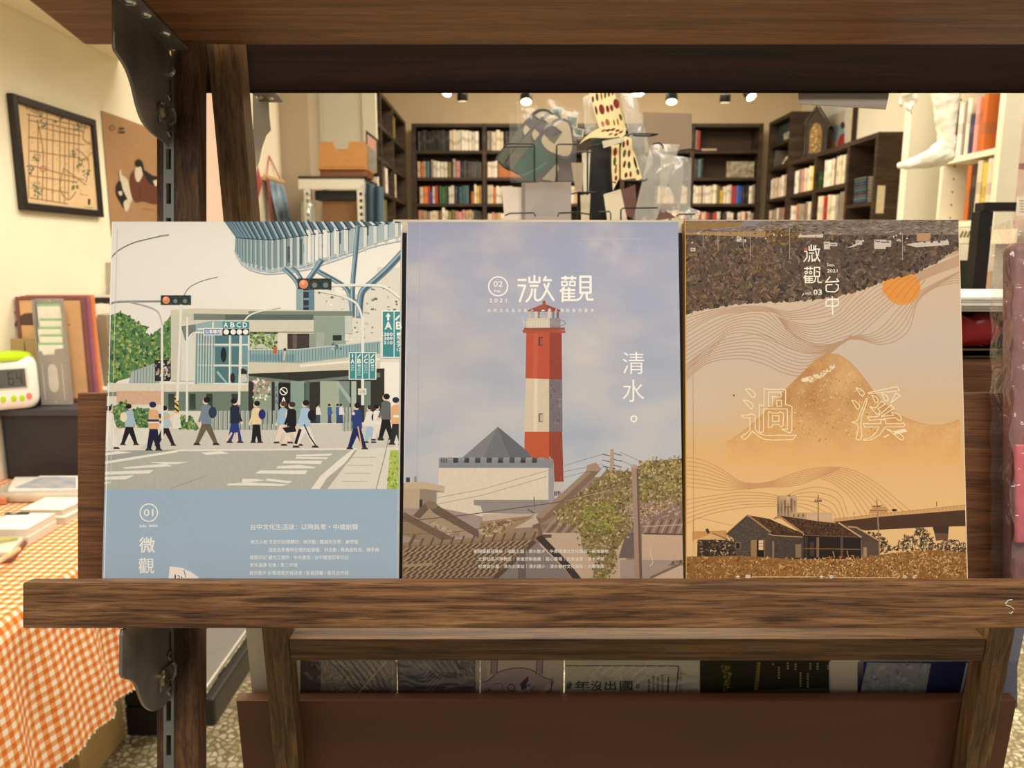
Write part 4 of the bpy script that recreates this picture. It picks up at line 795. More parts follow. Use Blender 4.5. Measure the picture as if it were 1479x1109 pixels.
def art_street(p):
    p.view(140, 310, 3.2867); p.grid(10, 20, 1460, 1320, 10, 10, lambda x, y: mixc((234, 229, 222), (246, 242, 232), (x - 100) / 900), 0.03)
    # pale flats behind
    for a, b, c, d in ((1030, 340, 1130, 460), (1130, 380, 1240, 640), (1260, 330, 1345, 650), (1330, 250, 1445, 700), (1240, 410, 1300, 640)): p.rect(a, b, c, d, (228, 224, 212), .1)
    r = random.Random(3)
    for i in range(90):
        x, y = r.uniform(1040, 1430), r.uniform(330, 640)
        if y > 250 + (1445 - x) * .25: p.rect(x, y, x + r.uniform(6, 16), y + r.uniform(4, 12), r.choice([(150, 150, 140), (185, 182, 170), (120, 120, 112), (245, 242, 235)]), up=False)
    # canopy
    p.view(320, 310, 5.478)
    top = [(40, 40), (110, 180), (104, 290), (150, 370), (200, 420), (300, 452), (400, 464), (560, 442), (700, 420), (850, 368), (1000, 318), (1200, 238), (1430, 165), (1430, 40)]
    p.poly(top, (176, 192, 196), .1)
    p.poly([(40, 40), (110, 182), (360, 205), (560, 185), (800, 150), (900, 130), (1100, 100), (1430, 50), (1430, 40)], (84, 112, 128), .1)
    p.poly([(110, 182), (360, 205), (560, 185), (640, 180), (640, 400), (500, 412), (330, 440), (200, 400), (106, 290)], (128, 152, 158), .2)
    for a, b, c, d, k in ((650, 230, 690, 300, (60, 95, 105)), (715, 180, 745, 215, (70, 105, 112)), (720, 255, 750, 290, (60, 90, 100)), (780, 230, 800, 260, (70, 100, 105)), (840, 260, 860, 330, (80, 115, 125)), (905, 140, 945, 230, (75, 110, 115)), (985, 145, 1005, 175, (60, 90, 95)), (520, 250, 545, 380, (90, 120, 125)), (600, 190, 640, 390, (110, 140, 148)), (835, 160, 865, 330, (95, 125, 135)), (1150, 100, 1165, 165, (90, 120, 125))): p.rect(a, b, c, d, k, up=False)
    p.up()
    for x in (700, 760, 830, 920, 1000, 1080): p.rect(x - 30, 120 + (x > 900) * -20, x + 5, 380 - (x - 700) * .32, (240, 238, 230), .05, up=False)
    mid = [120, 138, 156, 178, 205, 235, 270, 312, 356, 402, 450, 500, 552, 606, 664, 722, 782, 848, 918, 990, 1062, 1136, 1215, 1300, 1385]
    lowy = lambda x: 300 + (x - 104) * 1.6 if x < 160 else (385 + (x - 160) * .22 if x < 330 else (428 if x < 420 else 428 - (x - 420) * .075 if x < 620 else 412 - (x - 620) * .29))
    for i, x in enumerate(mid):
        yb = 182 + i * 2 if i < 9 else 200 - (x - 400) * .14
        t = i / len(mid); dx = 95 - 62 * t; wd = 13 + 15 * t
        p.line([(x - dx, 50), (x, yb)], wd * .9, mixc((112, 140, 156), (222, 224, 218), t * 1.2), cap=False)
        p.line([(x - dx + wd * .7, 50), (x + wd * .7, yb)], wd * .45, (34, 62, 84) if i > 5 else (70, 100, 120), cap=False)
        p.line([(x, yb - 4), (x + 2, lowy(x))], wd, mixc((140, 164, 172), (226, 226, 220), t * 1.6), cap=False)
        p.line([(x + wd * .62, yb + 6), (x + wd * .62, lowy(x) - 4)], 4, (70, 96, 104), cap=False)
        p.poly([(x - wd * .6, lowy(x) - 6), (x + wd * .8, lowy(x) - 12), (x + wd * .2, lowy(x) + 34)], (206, 210, 208))
        p.rect(x - wd * .5, yb - 4, x + wd * 1.2, yb + 4, (52, 74, 84), up=False)
    p.curve([(104, 288), (150, 372), (205, 425), (300, 460), (400, 470), (560, 452), (700, 430), (850, 380), (1000, 330), (1200, 255), (1430, 205)], 9, (190, 200, 206))
    p.curve([(640, 412), (760, 370), (900, 330), (1050, 285), (1250, 215), (1430, 165)], 7, (205, 210, 208))
    B1, B2 = (116, 146, 162), (74, 102, 120)
    for pts, wd in (([(620, 620), (600, 540), (555, 480), (500, 430)], 34), ([(640, 520), (600, 455), (560, 420)], 26), ([(690, 510), (740, 440), (790, 365)], 42), ([(770, 450), (900, 520), (985, 580), (1020, 660), (1035, 790)], 36), ([(1078, 95), (1062, 300), (1040, 540), (1036, 800)], 38), ([(1440, 290), (1320, 420), (1200, 530), (1120, 600), (1098, 680), (1092, 800)], 52)):
        p.curve(pts, wd, B1); p.curve([(x + wd * .28, y) for x, y in pts], wd * .3, B2); p.curve([(x - wd * .25, y) for x, y in pts], wd * .16, (176, 198, 206))
    p.rect(592, 590, 645, 790, (150, 172, 180)); p.rect(690, 590, 735, 790, (106, 138, 154)); p.rect(646, 590, 690, 790, (52, 62, 74))
    for y in (600, 660, 720): p.rect(650, y, 690, y + 14, (150, 170, 178), up=False)
    p.view(140, 310, 3.2867)
    # trees
    G = [(88, 132, 74), (62, 104, 66), (128, 158, 84), (168, 178, 96), (44, 84, 60), (150, 170, 110)]
    p.poly([(55, 480), (110, 462), (150, 480), (200, 520), (245, 532), (230, 560), (250, 580), (320, 520), (355, 470), (355, 720), (60, 800), (40, 800)], (92, 128, 80), .4)
    p.scatter([(50, 480), (110, 458), (150, 478), (200, 515), (248, 530), (230, 560), (250, 575), (320, 520), (356, 470), (356, 720), (200, 730), (60, 810), (40, 810)], 520, 5, 14, G, seed=5)
    p.poly([(165, 745), (275, 705), (300, 800), (150, 800)], (170, 182, 178)); [p.line([(180 + i * 14, 740 - i * 4), (178 + i * 14, 800)], 3, (120, 138, 138)) for i in range(8)]
    p.poly([(275, 690), (345, 690), (370, 740), (345, 790), (275, 790)], (48, 46, 52)); p.scatter([(270, 700), (340, 700), (360, 780), (270, 780)], 26, 5, 14, [(210, 205, 195), (120, 110, 110), (190, 170, 130)], seed=6)
    # concrete station building
    p.poly([(352, 470), (470, 447), (1180, 470), (1180, 760), (352, 790)], (206, 203, 186))
    p.poly([(352, 452), (480, 445), (1216, 458), (1216, 484), (460, 470), (352, 476)], (212, 208, 186)); p.rect(720, 458, 1216, 482, (128, 140, 128))
    p.poly([(460, 470), (1030, 478), (1030, 505), (460, 500)], (122, 134, 124)); p.rect(610, 474, 1026, 502, (94, 108, 102))
    p.rect(404, 500, 1082, 556, (216, 211, 192)); p.rect(720, 556, 1082, 566, (86, 88, 80))
    p.poly([(404, 520), (470, 530), (470, 790), (400, 790)], (222, 220, 210)); p.poly([(400, 530), (470, 520), (470, 560), (420, 600)], (120, 128, 118))
    p.rect(1030, 484, 1182, 640, (150, 166, 154)); p.rect(1120, 572, 1162, 598, (50, 54, 52)); p.rect(1178, 566, 1196, 600, (230, 230, 222)); p.rect(1030, 560, 1080, 640, (168, 178, 164)); p.rect(1178, 480, 1212, 565, (205, 210, 206))
    p.rect(860, 560, 1030, 650, (226, 222, 206)); p.poly([(905, 564), (1010, 564), (1010, 650), (905, 650)], (70, 62, 60)); p.rect(930, 564, 950, 650, (110, 96, 90)); p.rect(1012, 564, 1040, 650, (150, 160, 150))
    p.scatter([(722, 562), (850, 562), (862, 600), (850, 650), (722, 655)], 150, 5, 12, G, seed=8)
    # stair tower of glass
    p.poly([(470, 520), (540, 505), (726, 510), (726, 805), (465, 800)], (152, 180, 182))
    for a, b, c, d in ((562, 548, 628, 612), (640, 548, 684, 612), (562, 626, 628, 712), (640, 626, 684, 712), (562, 722, 628, 800), (640, 722, 684, 800)): p.rect(a, b, c, d, (84, 124, 130))
    p.disc(602, 665, 14, (36, 44, 52), ry=36); p.disc(645, 775, 12, (50, 48, 54), ry=24); p.poly([(575, 740), (622, 800), (612, 800), (568, 750)], (160, 190, 196))
    p.rect(690, 548, 722, 800, (120, 158, 166))
    for x in (552, 632, 686, 722): p.line([(x, 510), (x - 2, 806)], 7, (232, 234, 226))
    for y in (545, 618, 716, 803): p.line([(480, y - 2), (724, y)], 7, (226, 230, 222))
    for x in range(470, 550, 13): p.line([(x, 560), (x - 4, 800)], 4, (196, 208, 204)); p.line([(x + 6, 560), (x + 2, 800)], 4, (108, 130, 132))
    p.rect(560, 806, 720, 830, (236, 232, 220)); p.poly([(670, 740), (694, 728), (714, 742), (712, 760), (670, 760)], (60, 48, 48)); p.poly([(676, 757), (710, 757), (716, 790), (680, 800)], (205, 205, 195))
    # walkway
    p.poly([(720, 690), (960, 695), (1345, 655), (1345, 735), (960, 760), (720, 755)], (214, 208, 188)); p.poly([(965, 712), (1345, 680), (1345, 690), (965, 724)], (240, 236, 224))
    p.poly([(720, 640), (950, 640), (1345, 600), (1345, 660), (965, 705), (720, 700)], (150, 178, 182)); p.poly([(730, 664), (940, 664), (940, 698), (730, 694)], (128, 160, 168))
    for i in range(46): x = 730 + i * 13.4; p.line([(x, 645 - max(0, x - 960) * .1), (x, 700 - max(0, x - 960) * .12)], 2.5, (92, 120, 128) if i % 5 else (60, 84, 92))
    p.line([(720, 640), (950, 640), (1345, 600)], 4, (206, 214, 208)); p.disc(847, 645, 9, (214, 96, 60), ry=18); p.disc(893, 640, 7, (60, 50, 50)); p.line([(893, 650), (888, 690)], 8, (226, 190, 180)); p.scatter([(1120, 610), (1165, 610), (1165, 640), (1120, 645)], 14, 5, 10, [(70, 84, 96), (200, 205, 205), (120, 140, 150)], seed=9)
    # undercroft
    p.poly([(720, 755), (1365, 730), (1365, 1000), (720, 1000)], (54, 54, 50)); p.poly([(720, 765), (960, 790), (1345, 750), (1345, 772), (960, 800), (720, 790)], (118, 128, 116))
    for x0, x1, c in ((920, 985, (140, 164, 156)), (990, 1010, (92, 112, 108)), (1060, 1150, (168, 180, 160)), (1150, 1200, (128, 148, 138)), (1208, 1232, (176, 190, 180)), (1270, 1300, (120, 140, 134)), (845, 866, (140, 160, 160)), (745, 830, (150, 160, 146))): p.rect(x0, 790, x1, 1000, c)
    p.poly([(1145, 790), (1205, 870), (1205, 900), (1135, 800)], (170, 186, 178)); p.scatter([(745, 780), (820, 790), (820, 880), (740, 880)], 70, 5, 12, [(170, 190, 150), (220, 150, 140), (100, 130, 90), (230, 230, 215)], seed=10)
    p.rect(862, 800, 915, 1000, (34, 34, 36)); p.ring(887, 838, 17, 4, WHITE); p.line([(876, 828), (898, 848)], 5, WHITE); p.text('A', 872, 866, 902, 905, WHITE, .02); p.text('S\nA\nN', 846, 815, 860, 900, (70, 80, 120), .02)
    p.poly([(45, 800), (720, 808), (720, 842), (42, 842)], (218, 213, 196)); p.poly([(42, 842), (720, 838), (720, 870), (560, 880), (40, 868)], (126, 138, 122))
    # ---- street level
    p.view(140, 560, 3.2867)
    p.rect(20, 40, 720, 190, (222, 218, 204)); p.rect(95, 15, 320, 80, (214, 176, 150), .3); p.rect(320, 20, 720, 110, (112, 128, 116)); [p.rect(x, 28, x + 30, 104, (62, 78, 76), up=False) for x in (340, 440, 520, 640)]
    p.poly([(20, 190), (1430, 160), (1430, 300), (20, 300)], (226, 222, 212)); p.poly([(330, 195), (1160, 170), (1380, 200), (1430, 300), (200, 290)], (208, 205, 196), .15)
    for x in range(500, 880, 21): p.rect(x, 108, x + 17, 200, (164, 174, 166)); p.rect(x + 14, 108, x + 18, 200, (108, 122, 116), up=False)
    for x in range(1165, 1235, 16): p.rect(x, 92, x + 13, 205, (176, 184, 172)); p.rect(x + 10, 92, x + 14, 205, (128, 138, 130), up=False)
    p.poly([(70, 90), (140, 66), (160, 104), (250, 96), (250, 190), (80, 190)], (92, 128, 84), .4); p.poly([(392, 140), (440, 134), (483, 184), (478, 198), (397, 194)], (88, 124, 80), .4); p.scatter([(60, 80), (140, 60), (160, 100), (250, 90), (250, 190), (80, 190)], 190, 5, 12, G, seed=11); p.scatter([(390, 130), (440, 130), (485, 180), (480, 200), (395, 195)], 110, 5, 11, G, seed=12)
    p.poly([(360, 190), (368, 120), (392, 120), (402, 190)], (230, 226, 214)); p.rect(370, 40, 390, 122, (222, 186, 110)); [p.poly([(370, y), (390, y + 16), (390, y + 26), (370, y + 10)], (46, 42, 44)) for y in (44, 68, 92)]
    p.poly([(20, 300), (1240, 290), (1010, 500), (20, 500)], (182, 183, 173), .2); p.poly([(20, 296), (1240, 286), (1238, 294), (20, 304)], (232, 229, 218)); p.poly([(20, 300), (400, 292), (200, 330), (20, 360)], (164, 168, 162))
    p.poly([(1228, 292), (1212, 292), (1140, 350), (1060, 420), (1010, 490), (1050, 490), (1100, 425), (1180, 355)], (236, 232, 220)); p.poly([(1240, 292), (1228, 300), (1175, 360), (1090, 430), (1055, 490), (1085, 490), (1130, 430), (1210, 350)], (176, 174, 164))
    p.poly([(1240, 292), (1430, 280), (1430, 490), (1085, 490)], (224, 220, 208)); [p.line([(1200 - i * 12, 330 + i * 38), (1325 - i * 14, 330 + i * 38)], 2.5, (176, 170, 160)) for i in range(4)]; p.line([(1385, 240), (1365, 330), (1325, 485)], 4, (150, 142, 134))
    p.poly([(1392, 296), (1432, 296), (1432, 490), (1375, 490)], (178, 196, 96), .4); p.scatter([(1394, 300), (1430, 300), (1430, 486), (1378, 486)], 70, 4, 9, [(150, 178, 70), (200, 212, 120), (120, 150, 60)], seed=13)
    Wm = (236, 234, 224)
    for q in ([(35, 310), (100, 300), (170, 306), (35, 322)], [(35, 350), (400, 292), (380, 306), (35, 362)], [(250, 352), (440, 352), (380, 362), (300, 360)], [(120, 378), (330, 360), (360, 372), (140, 384)], [(40, 398), (270, 390), (250, 406), (40, 412)], [(35, 424), (180, 414), (140, 434), (35, 436)], [(35, 448), (70, 446), (35, 460)], [(495, 308), (590, 300), (630, 312), (520, 318)],
              [(945, 318), (1120, 312), (1110, 322), (950, 326)], [(950, 328), (1100, 330), (1090, 338), (940, 336)], [(890, 346), (1070, 346), (1064, 362), (880, 358)], [(860, 372), (960, 366), (1040, 376), (1030, 382), (850, 382)], [(775, 392), (1000, 392), (990, 410), (750, 406)], [(690, 432), (760, 432), (800, 440), (690, 450)], [(810, 430), (930, 444), (910, 452), (800, 440)], [(620, 455), (720, 448), (905, 458), (880, 466), (620, 462)]): p.poly(q, Wm)
    p.line([(350, 478), (520, 418)], 3, (150, 150, 142))
    K, NV, SK = (34, 32, 36), (34, 40, 84), (238, 205, 180)
    person(p, 60, 290, 205, (50, 40, 40), (232, 228, 218), (236, 230, 222), face=1); person(p, 155, 272, 196, K, (168, 190, 206), K, bag=(232, 220, 190)); person(p, 325, 275, 190, K, (176, 196, 206), (44, 36, 38), .2, bag=(60, 60, 70)); person(p, 270, 298, 232, (36, 42, 86), (226, 176, 132), (34, 36, 66), .1, arm=(355, 130))
    p.rect(243, 150, 296, 160, (50, 50, 90)); p.rect(243, 162, 298, 168, (236, 236, 232), up=False)
    person(p, 520, 272, 228, K, (122, 138, 154), (108, 98, 80), .2, bag=(48, 60, 84), face=-1); person(p, 655, 262, 212, K, (40, 48, 66), (48, 62, 130), .12); p.line([(640, 215), (618, 250)], 9, SK); p.line([(665, 215), (668, 250)], 9, SK)
    person(p, 758, 262, 200, K, (236, 212, 170), K, .08, bag=(44, 44, 120), face=-1)
    person(p, 885, 264, 200, (90, 66, 54), (160, 190, 214), (240, 214, 196), .16, face=-1, bag=(230, 220, 210)); person(p, 925, 275, 208, (70, 52, 46), K, (240, 214, 196), .18, face=-1); p.poly([(880, 190), (940, 180), (948, 208), (900, 214)], K); person(p, 990, 284, 226, K, (170, 198, 226), (232, 226, 220), .2, face=-1, bag=K); p.line([(985, 175), (1010, 230), (1040, 275)], 6, K); p.line([(965, 200), (945, 262)], 14, K)
    for x in (1050, 1105, 1145, 1160): person(p, x, 168, 92, K, random.Random(x).choice([(60, 100, 160), (230, 225, 220), (40, 40, 44)]), (60, 80, 120), .05)
    person(p, 1235, 292, 222, K, (48, 66, 130), (36, 44, 92), .16, face=-1, arm=(1218, 122)); p.line([(1240, 185), (1258, 285)], 6, (226, 186, 130))
    person(p, 1295, 262, 180, (66, 54, 50), (232, 228, 222), (170, 196, 214), .1, face=-1, bag=K); person(p, 1330, 250, 170, K, (236, 232, 226), (230, 220, 215), .1); person(p, 1372, 246, 218, K, (104, 106, 106), K, .12, face=-1); person(p, 1422, 270, 226, (44, 48, 66), (232, 180, 130), (50, 46, 46), .1); p.rect(1408, 130, 1440, 140, WHITE)
    # ---- lights, signs and poles in front
    p.view(140, 310, 3.2867); Pw = (232, 231, 224)
    p.curve([(60, 215), (100, 172), (170, 135), (250, 114), (300, 103)], 6, (120, 122, 124)); p.line([(298, 102), (340, 97)], 8, (150, 150, 150))
    p.curve([(412, 385), (440, 345), (500, 315), (580, 295)], 5, (140, 142, 142)); p.line([(575, 295), (608, 291)], 8, (235, 232, 226)); p.line([(310, 520), (312, 1060)], 11, Pw); p.curve([(160, 415), (230, 432), (290, 460), (312, 525)], 5, (190, 190, 184)); p.line([(401, 430), (383, 880)], 12, Pw); p.line([(430, 490), (428, 980)], 10, Pw); p.curve([(505, 560), (460, 562), (436, 590), (430, 620)], 8, Pw); p.line([(683, 560), (676, 900)], 11, Pw)
    p.curve([(700, 505), (730, 475), (790, 455), (870, 440)], 7, Pw); p.curve([(60, 424), (90, 414), (150, 411), (305, 410)], 7, (150, 154, 154)); p.curve([(1110, 335), (1300, 335), (1370, 345), (1445, 400)], 12, (238, 237, 230)); p.curve([(1060, 362), (1160, 385), (1235, 425), (1262, 500)], 10, (236, 235, 228)); p.line([(1262, 490), (1262, 900)], 14, (236, 235, 228))
    for x0, y0, x1, y1, xs, yy, rr in ((304, 383, 448, 427, (330, 374, 419), 405, 18), (954, 303, 1114, 354, (982, 1034, 1086), 329, 22)):
        p.rect(x0, y0, x1, y1, (52, 72, 66))
        for i, x in enumerate(xs): p.disc(x, yy, rr + 3, (24, 28, 28)); p.disc(x, yy + 1, rr, (226, 138, 100) if i == 0 else (58, 66, 64)); (p.disc(x - 4, yy - 6, rr * .5, (240, 176, 140)) if i == 0 else p.disc(x, yy + 6, rr * .55, (120, 132, 128)))
    T = (66, 146, 152)
    p.rect(598, 508, 724, 540, T); [p.text(ch, x, 511, x + 21, 536, WHITE, .02) for ch, x in zip('ABCD', (602, 634, 663, 693))]
    p.rect(598, 542, 724, 573, (30, 34, 36)); [p.disc(x, 557, 13, (246, 246, 240)) for x in (615, 648, 677, 707)]
    p.rect(507, 538, 596, 573, WHITE); p.rect(511, 542, 592, 569, (92, 132, 196)); p.text('公車專用', 514, 545, 589, 566, WHITE, .02)
    p.rect(1352, 455, 1450, 680, WHITE); p.rect(1357, 460, 1409, 675, T); p.rect(1413, 460, 1450, 675, T)
    p.poly([(1383, 466), (1396, 484), (1388, 484), (1388, 502), (1378, 502), (1378, 484), (1370, 484)], WHITE); p.text('A', 1366, 508, 1401, 545, WHITE, .03); [p.text(q, 1362, y, 1404, y + 16, WHITE, .02) for q, y in (('300', 560), ('309', 580), ('310', 600))]; p.line([(1420, 498), (1436, 480)], 9, WHITE); p.text('B', 1420, 508, 1448, 545, WHITE, .03); [p.text(q, 1424, y, 1442, y + 14, WHITE, .02) for q, y in (('1', 560), ('5', 578), ('6', 596), ('7', 614), ('12', 634))]
    p.rect(1196, 653, 1327, 783, WHITE)
    for i, ch in enumerate('ABCD'):
        x = 1200 + i * 31.5; p.rect(x, 657, x + 28, 779, T); p.text(ch, x + 5, 684, x + 23, 706, WHITE, .03)
        (p.line([(x + 14, 663), (x + 14, 678)], 5, WHITE) if i == 0 else p.line([(x + 8, 678), (x + 20, 664)], 5, WHITE))
        [p.text(q, x + 7, 712 + j * 11, x + 21, 720 + j * 11, (220, 234, 232), .01) for j, q in enumerate((('300', '309', '310'), ('1', '25', '85', '27', '161'), ('55', '73', '71', '12'), ('1', '58', '35'))[i])]
    p.rect(1240, 825, 1280, 855, (226, 224, 214)); p.text('公車', 1246, 832, 1274, 848, (170, 120, 110))
    # ---- blue panel
    p.view(0, 0, 1.0)
    p.grid(140, 706, 582, 860, 8, 4, lambda x, y: mixc((160, 183, 206), (170, 192, 212), (y - 706) / 140), .04)
    p.view(190, 720, 9.243); p.ring(234, 186, 116, 14, WHITE); p.text('01', 168, 138, 296, 234, WHITE, .01); p.text('July. 2020', 110, 345, 350, 388, WHITE, .02); p.text('微', 105, 512, 318, 724, WHITE, .010); p.text('觀', 95, 790, 306, 1000, WHITE, .006)
    p.view(350, 745, 6.43)
    for q, x0, y0, x1, y1 in (('台中文化生活誌：以時爲養・中城創聲', 78, 74, 1076, 128), ('地方人物 文史的記憶轉印：林宗龍 / 舊城共生學：蘇睿弼', 78, 220, 1076, 260), ('遊走在新舊時空裡的紀錄者：林志動 / 無為造有為：陳冬梅', 245, 292, 1270, 334), ('建築印記 繼光工務所 / 中央書局 / 台中鐵道百年印記', 72, 364, 990, 404), ('食味選讀 旬食 / 第二市場', 70, 434, 512, 474), ('城市散步 鈴蘭道散步納涼會 / 影都西醫 / 看見台中城', 68, 506, 988, 548)): p.text(q, x0, y0, x1, y1, (244, 244, 240), .003)
    p.view(0, 0, 1); p.line([(163, 322), (151, 834)], 1.2, (246, 246, 246)); p.line([(170, 330), (160, 700)], .8, (214, 208, 200)); p.line([(575.5, 705), (573.5, 838)], 2.2, (186, 206, 224))
magazine('magazine with a photo of a street crossing above a blue panel numbered 01', (161.5, 320), (579, 320), (574, 836), (148, 836), 0.008, (236, 236, 232), art=art_street)
# ---------------------------------------------------------------- issue 02: lighthouse above old roofs
def art_lighthouse(p):
    p.view(0, 0, 1)
    def sky(x, y):
        t = (y - 320) / 380; c = mixc((166, 169, 193), (194, 196, 202), t * 1.1)
        n = fbm(x * .009 + 3, y * .018, 1.0) * .9; c = mixc(c, (206, 200, 198), max(0, n) * 1.1); c = mixc(c, (146, 162, 194), max(0, -n) * .8 * (1 - t * .4))
        d = math.exp(-(((x - 880) / 45) ** 2 + ((y - 350) / 28) ** 2)); c = mixc(c, (202, 196, 202), d * .7 * (0.6 + fbm(x * .05, y * .05, 2)))
        return mixc(c, (200, 192, 188), .35 * math.exp(-(((x - 660) / 90) ** 2 + ((y - 510) / 40) ** 2)))
    p.grid(576, 316, 992, 866, 60, 74, sky, .05)
    p.line([(607, 325), (602, 740)], 1.2, (178, 178, 190)); p.line([(588, 323), (581.5, 836)], 1.6, (226, 220, 222)); p.line([(836, 345), (925, 345)], .8, (196, 190, 200))
    p.view(575, 590, 3.5214)
    p.poly([(645, 108), (768, 108), (770, 300), (640, 300)], (192, 92, 62), .12); p.poly([(390, 560), (700, 560), (960, 350), (1448, 330), (1448, 880), (390, 880)], (152, 128, 110), .3)
    # annex with pyramid roof
    p.poly([(208, 300), (765, 300), (765, 560), (195, 560)], (222, 210, 190)); p.poly([(765, 296), (792, 296), (800, 470), (765, 520)], (158, 154, 158))
    p.poly([(508, 92), (325, 250), (700, 270), (655, 215)], (116, 118, 126)); p.poly([(508, 92), (325, 250), (430, 255)], (130, 130, 134)); p.poly([(508, 92), (540, 190), (580, 262), (700, 270), (655, 215)], (104, 106, 116))
    p.poly([(208, 252), (790, 252), (790, 302), (208, 302)], (138, 140, 148)); [p.rect(x, 250, x + 26, 276, (74, 74, 82), up=False) for x in (280, 335, 392, 450, 508, 566, 622, 680)]; [p.rect(x, 248, x + 30, 262, (146, 148, 156)) for x in (215, 250, 308, 362, 420, 480, 536, 594, 652, 712, 760)]; [p.rect(x, 254, x + 7, 276, (88, 88, 96)) for x in (218, 230, 242)]
    # tower
    for pts, c in (([(645, 108), (768, 108), (768, 262), (735, 240), (655, 215), (642, 180)], (192, 92, 62)), ([(768, 108), (834, 108), (842, 372), (796, 372), (790, 262), (768, 240)], (150, 72, 56)), ([(793, 372), (843, 376), (846, 420), (800, 462), (790, 440)], (196, 188, 184))): p.poly(pts, c, .12)
    [p.rect(x, 420, x + 6, 444, (60, 66, 80), up=False) for x in (794, 803, 812, 820)]
    p.view(575, 310, 3.5214)
    p.poly([(650, 832), (768, 834), (768, 1104), (640, 1104)], (214, 198, 174)); p.poly([(768, 834), (834, 836), (836, 1104), (768, 1104)], (122, 112, 118), .25); p.scatter([(775, 860), (830, 870), (830, 1060), (780, 1080)], 30, 4, 10, [(100, 92, 100), (140, 130, 134)], seed=2)
    p.poly([(652, 600), (770, 600), (770, 836), (648, 832)], (188, 86, 62)); p.poly([(770, 600), (832, 596), (834, 838), (770, 836)], (150, 68, 56)); p.poly([(690, 600), (712, 600), (708, 834), (686, 834)], (198, 96, 72)); p.poly([(692, 834), (710, 834), (706, 1104), (688, 1104)], (226, 212, 190))
    for y in (622, 1010): p.rect(714, y, 736, y + 44, (104, 60, 52) if y < 700 else (120, 106, 98)); p.rect(722, y + 6, 738, y + 40, (168, 92, 70) if y < 700 else (196, 180, 160))
    p.poly([(632, 586), (770, 582), (852, 590), (850, 602), (770, 600), (636, 602)], (172, 84, 64)); p.rect(640, 574, 848, 586, (150, 80, 66))
    p.poly([(655, 524), (770, 520), (770, 574), (655, 576)], (210, 198, 180)); p.poly([(770, 520), (826, 526), (826, 574), (770, 574)], (150, 142, 146))
    for x in range(640, 772, 13): p.line([(x, 545), (x, 575)], 2, (228, 222, 208))
    p.line([(630, 546), (770, 540)], 3, (222, 214, 200)); p.curve([(770, 560), (800, 572), (850, 555), (840, 540), (820, 538)], 3, (130, 124, 130))
    p.poly([(660, 490), (820, 490), (824, 526), (658, 526)], (176, 178, 190)); [p.rect(x, 480, x + w, 526, c) for x, w, c in ((664, 10, (206, 190, 170)), (694, 14, (214, 200, 180)), (712, 8, (140, 116, 110)), (760, 16, (216, 202, 182)), (784, 10, (128, 120, 128)), (806, 12, (120, 104, 108)))]
    p.poly([(743, 452), (660, 486), (665, 492), (822, 494), (826, 486)], (150, 78, 66)); p.poly([(743, 452), (660, 486), (760, 484)], (164, 88, 72)); p.rect(735, 438, 750, 460, (164, 80, 62)); p.line([(632, 520), (634, 545)], 4, (206, 202, 206))
    # lettering
    p.view(695, 385, 8.451); p.ring(207, 240, 116, 15, WHITE); p.text('02', 150, 176, 262, 246, WHITE, .005); p.text('Feb.', 160, 282, 246, 314, WHITE, .01); p.text('2 0 2 1', 100, 390, 310, 436, WHITE, .005)
    S = lambda *pts: p.line(pts, 26, WHITE)
    S((452, 163), (545, 163)); S((452, 230), (535, 230), (535, 240), (470, 425)); S((588, 130), (588, 185), (598, 190), (704, 190), (712, 185), (712, 130)); S((650, 110), (650, 185)); S((602, 234), (692, 234)); S((624, 275), (610, 340), (585, 390), (552, 425)); p.line(spline([(660, 275), (655, 370), (670, 405), (695, 412), (740, 385), (790, 300), (826, 200)], 4), 26, WHITE); S((790, 125), (762, 165), (855, 165)); S((770, 215), (800, 280), (885, 412))
    S((985, 140), (1155, 140)); S((1028, 118), (1028, 160)); S((1110, 118), (1110, 160)); [p.line([(a, 185), (a + 62, 185), (a + 62, 230), (a, 230)], 20, WHITE, closed=True) for a in (985, 1082)]; S((1010, 255), (968, 300)); S((1000, 285), (1140, 285)); S((998, 285), (992, 425)); S((1072, 262), (1072, 395)); [p.line([(1000, y), (1140, y)], 20, WHITE) for y in (328, 366)]; p.line(spline([(1000, 408), (1150, 408), (1205, 390), (1235, 335)], 4), 24, WHITE)
    p.line([(1210, 122), (1335, 122), (1335, 318), (1210, 318)], 28, WHITE, closed=True); [p.line([(1215, y), (1330, y)], 22, WHITE) for y in (190, 255)]; S((1288, 325), (1288, 380), (1300, 402), (1362, 402))
    for i, ch in enumerate('台中文化生活誌'): p.text(ch, 76 + i * 74, 512, 116 + i * 74, 556, (240, 240, 238), .01)
    for ch, x in (('，', 600), ('一', 735), ('場', 812), ('人', 895), ('集', 968), ('的', 1036), ('悠', 1110), ('然', 1185), ('漫', 1258), ('步', 1335)): p.text(ch, x, 512 if ch not in '，一' else 530, x + 40, 556 if ch not in '，一' else 542, (240, 240, 238), .01)
    p.view(575, 310, 3.5214); p.text('清', 1142, 698, 1252, 810, WHITE, -.004); p.text('水', 1142, 838, 1252, 952, WHITE, -.004); p.ring(1199, 1038, 14, 7, WHITE)
    # ---- old roofs
    p.view(575, 590, 3.5214); LF = [(150, 128, 84), (176, 152, 110), (118, 104, 60), (96, 84, 56), (196, 170, 130), (130, 122, 66)]
    [p.line([(30, a), (430, b), (760, c)], 2.2, (140, 126, 118)) for a, b, c in ((485, 410, 315), (520, 440, 345))]; [p.line([(845, a), (1040, b)], 2.2, (130, 116, 108)) for a, b in ((290, 232), (320, 282), (350, 300))]
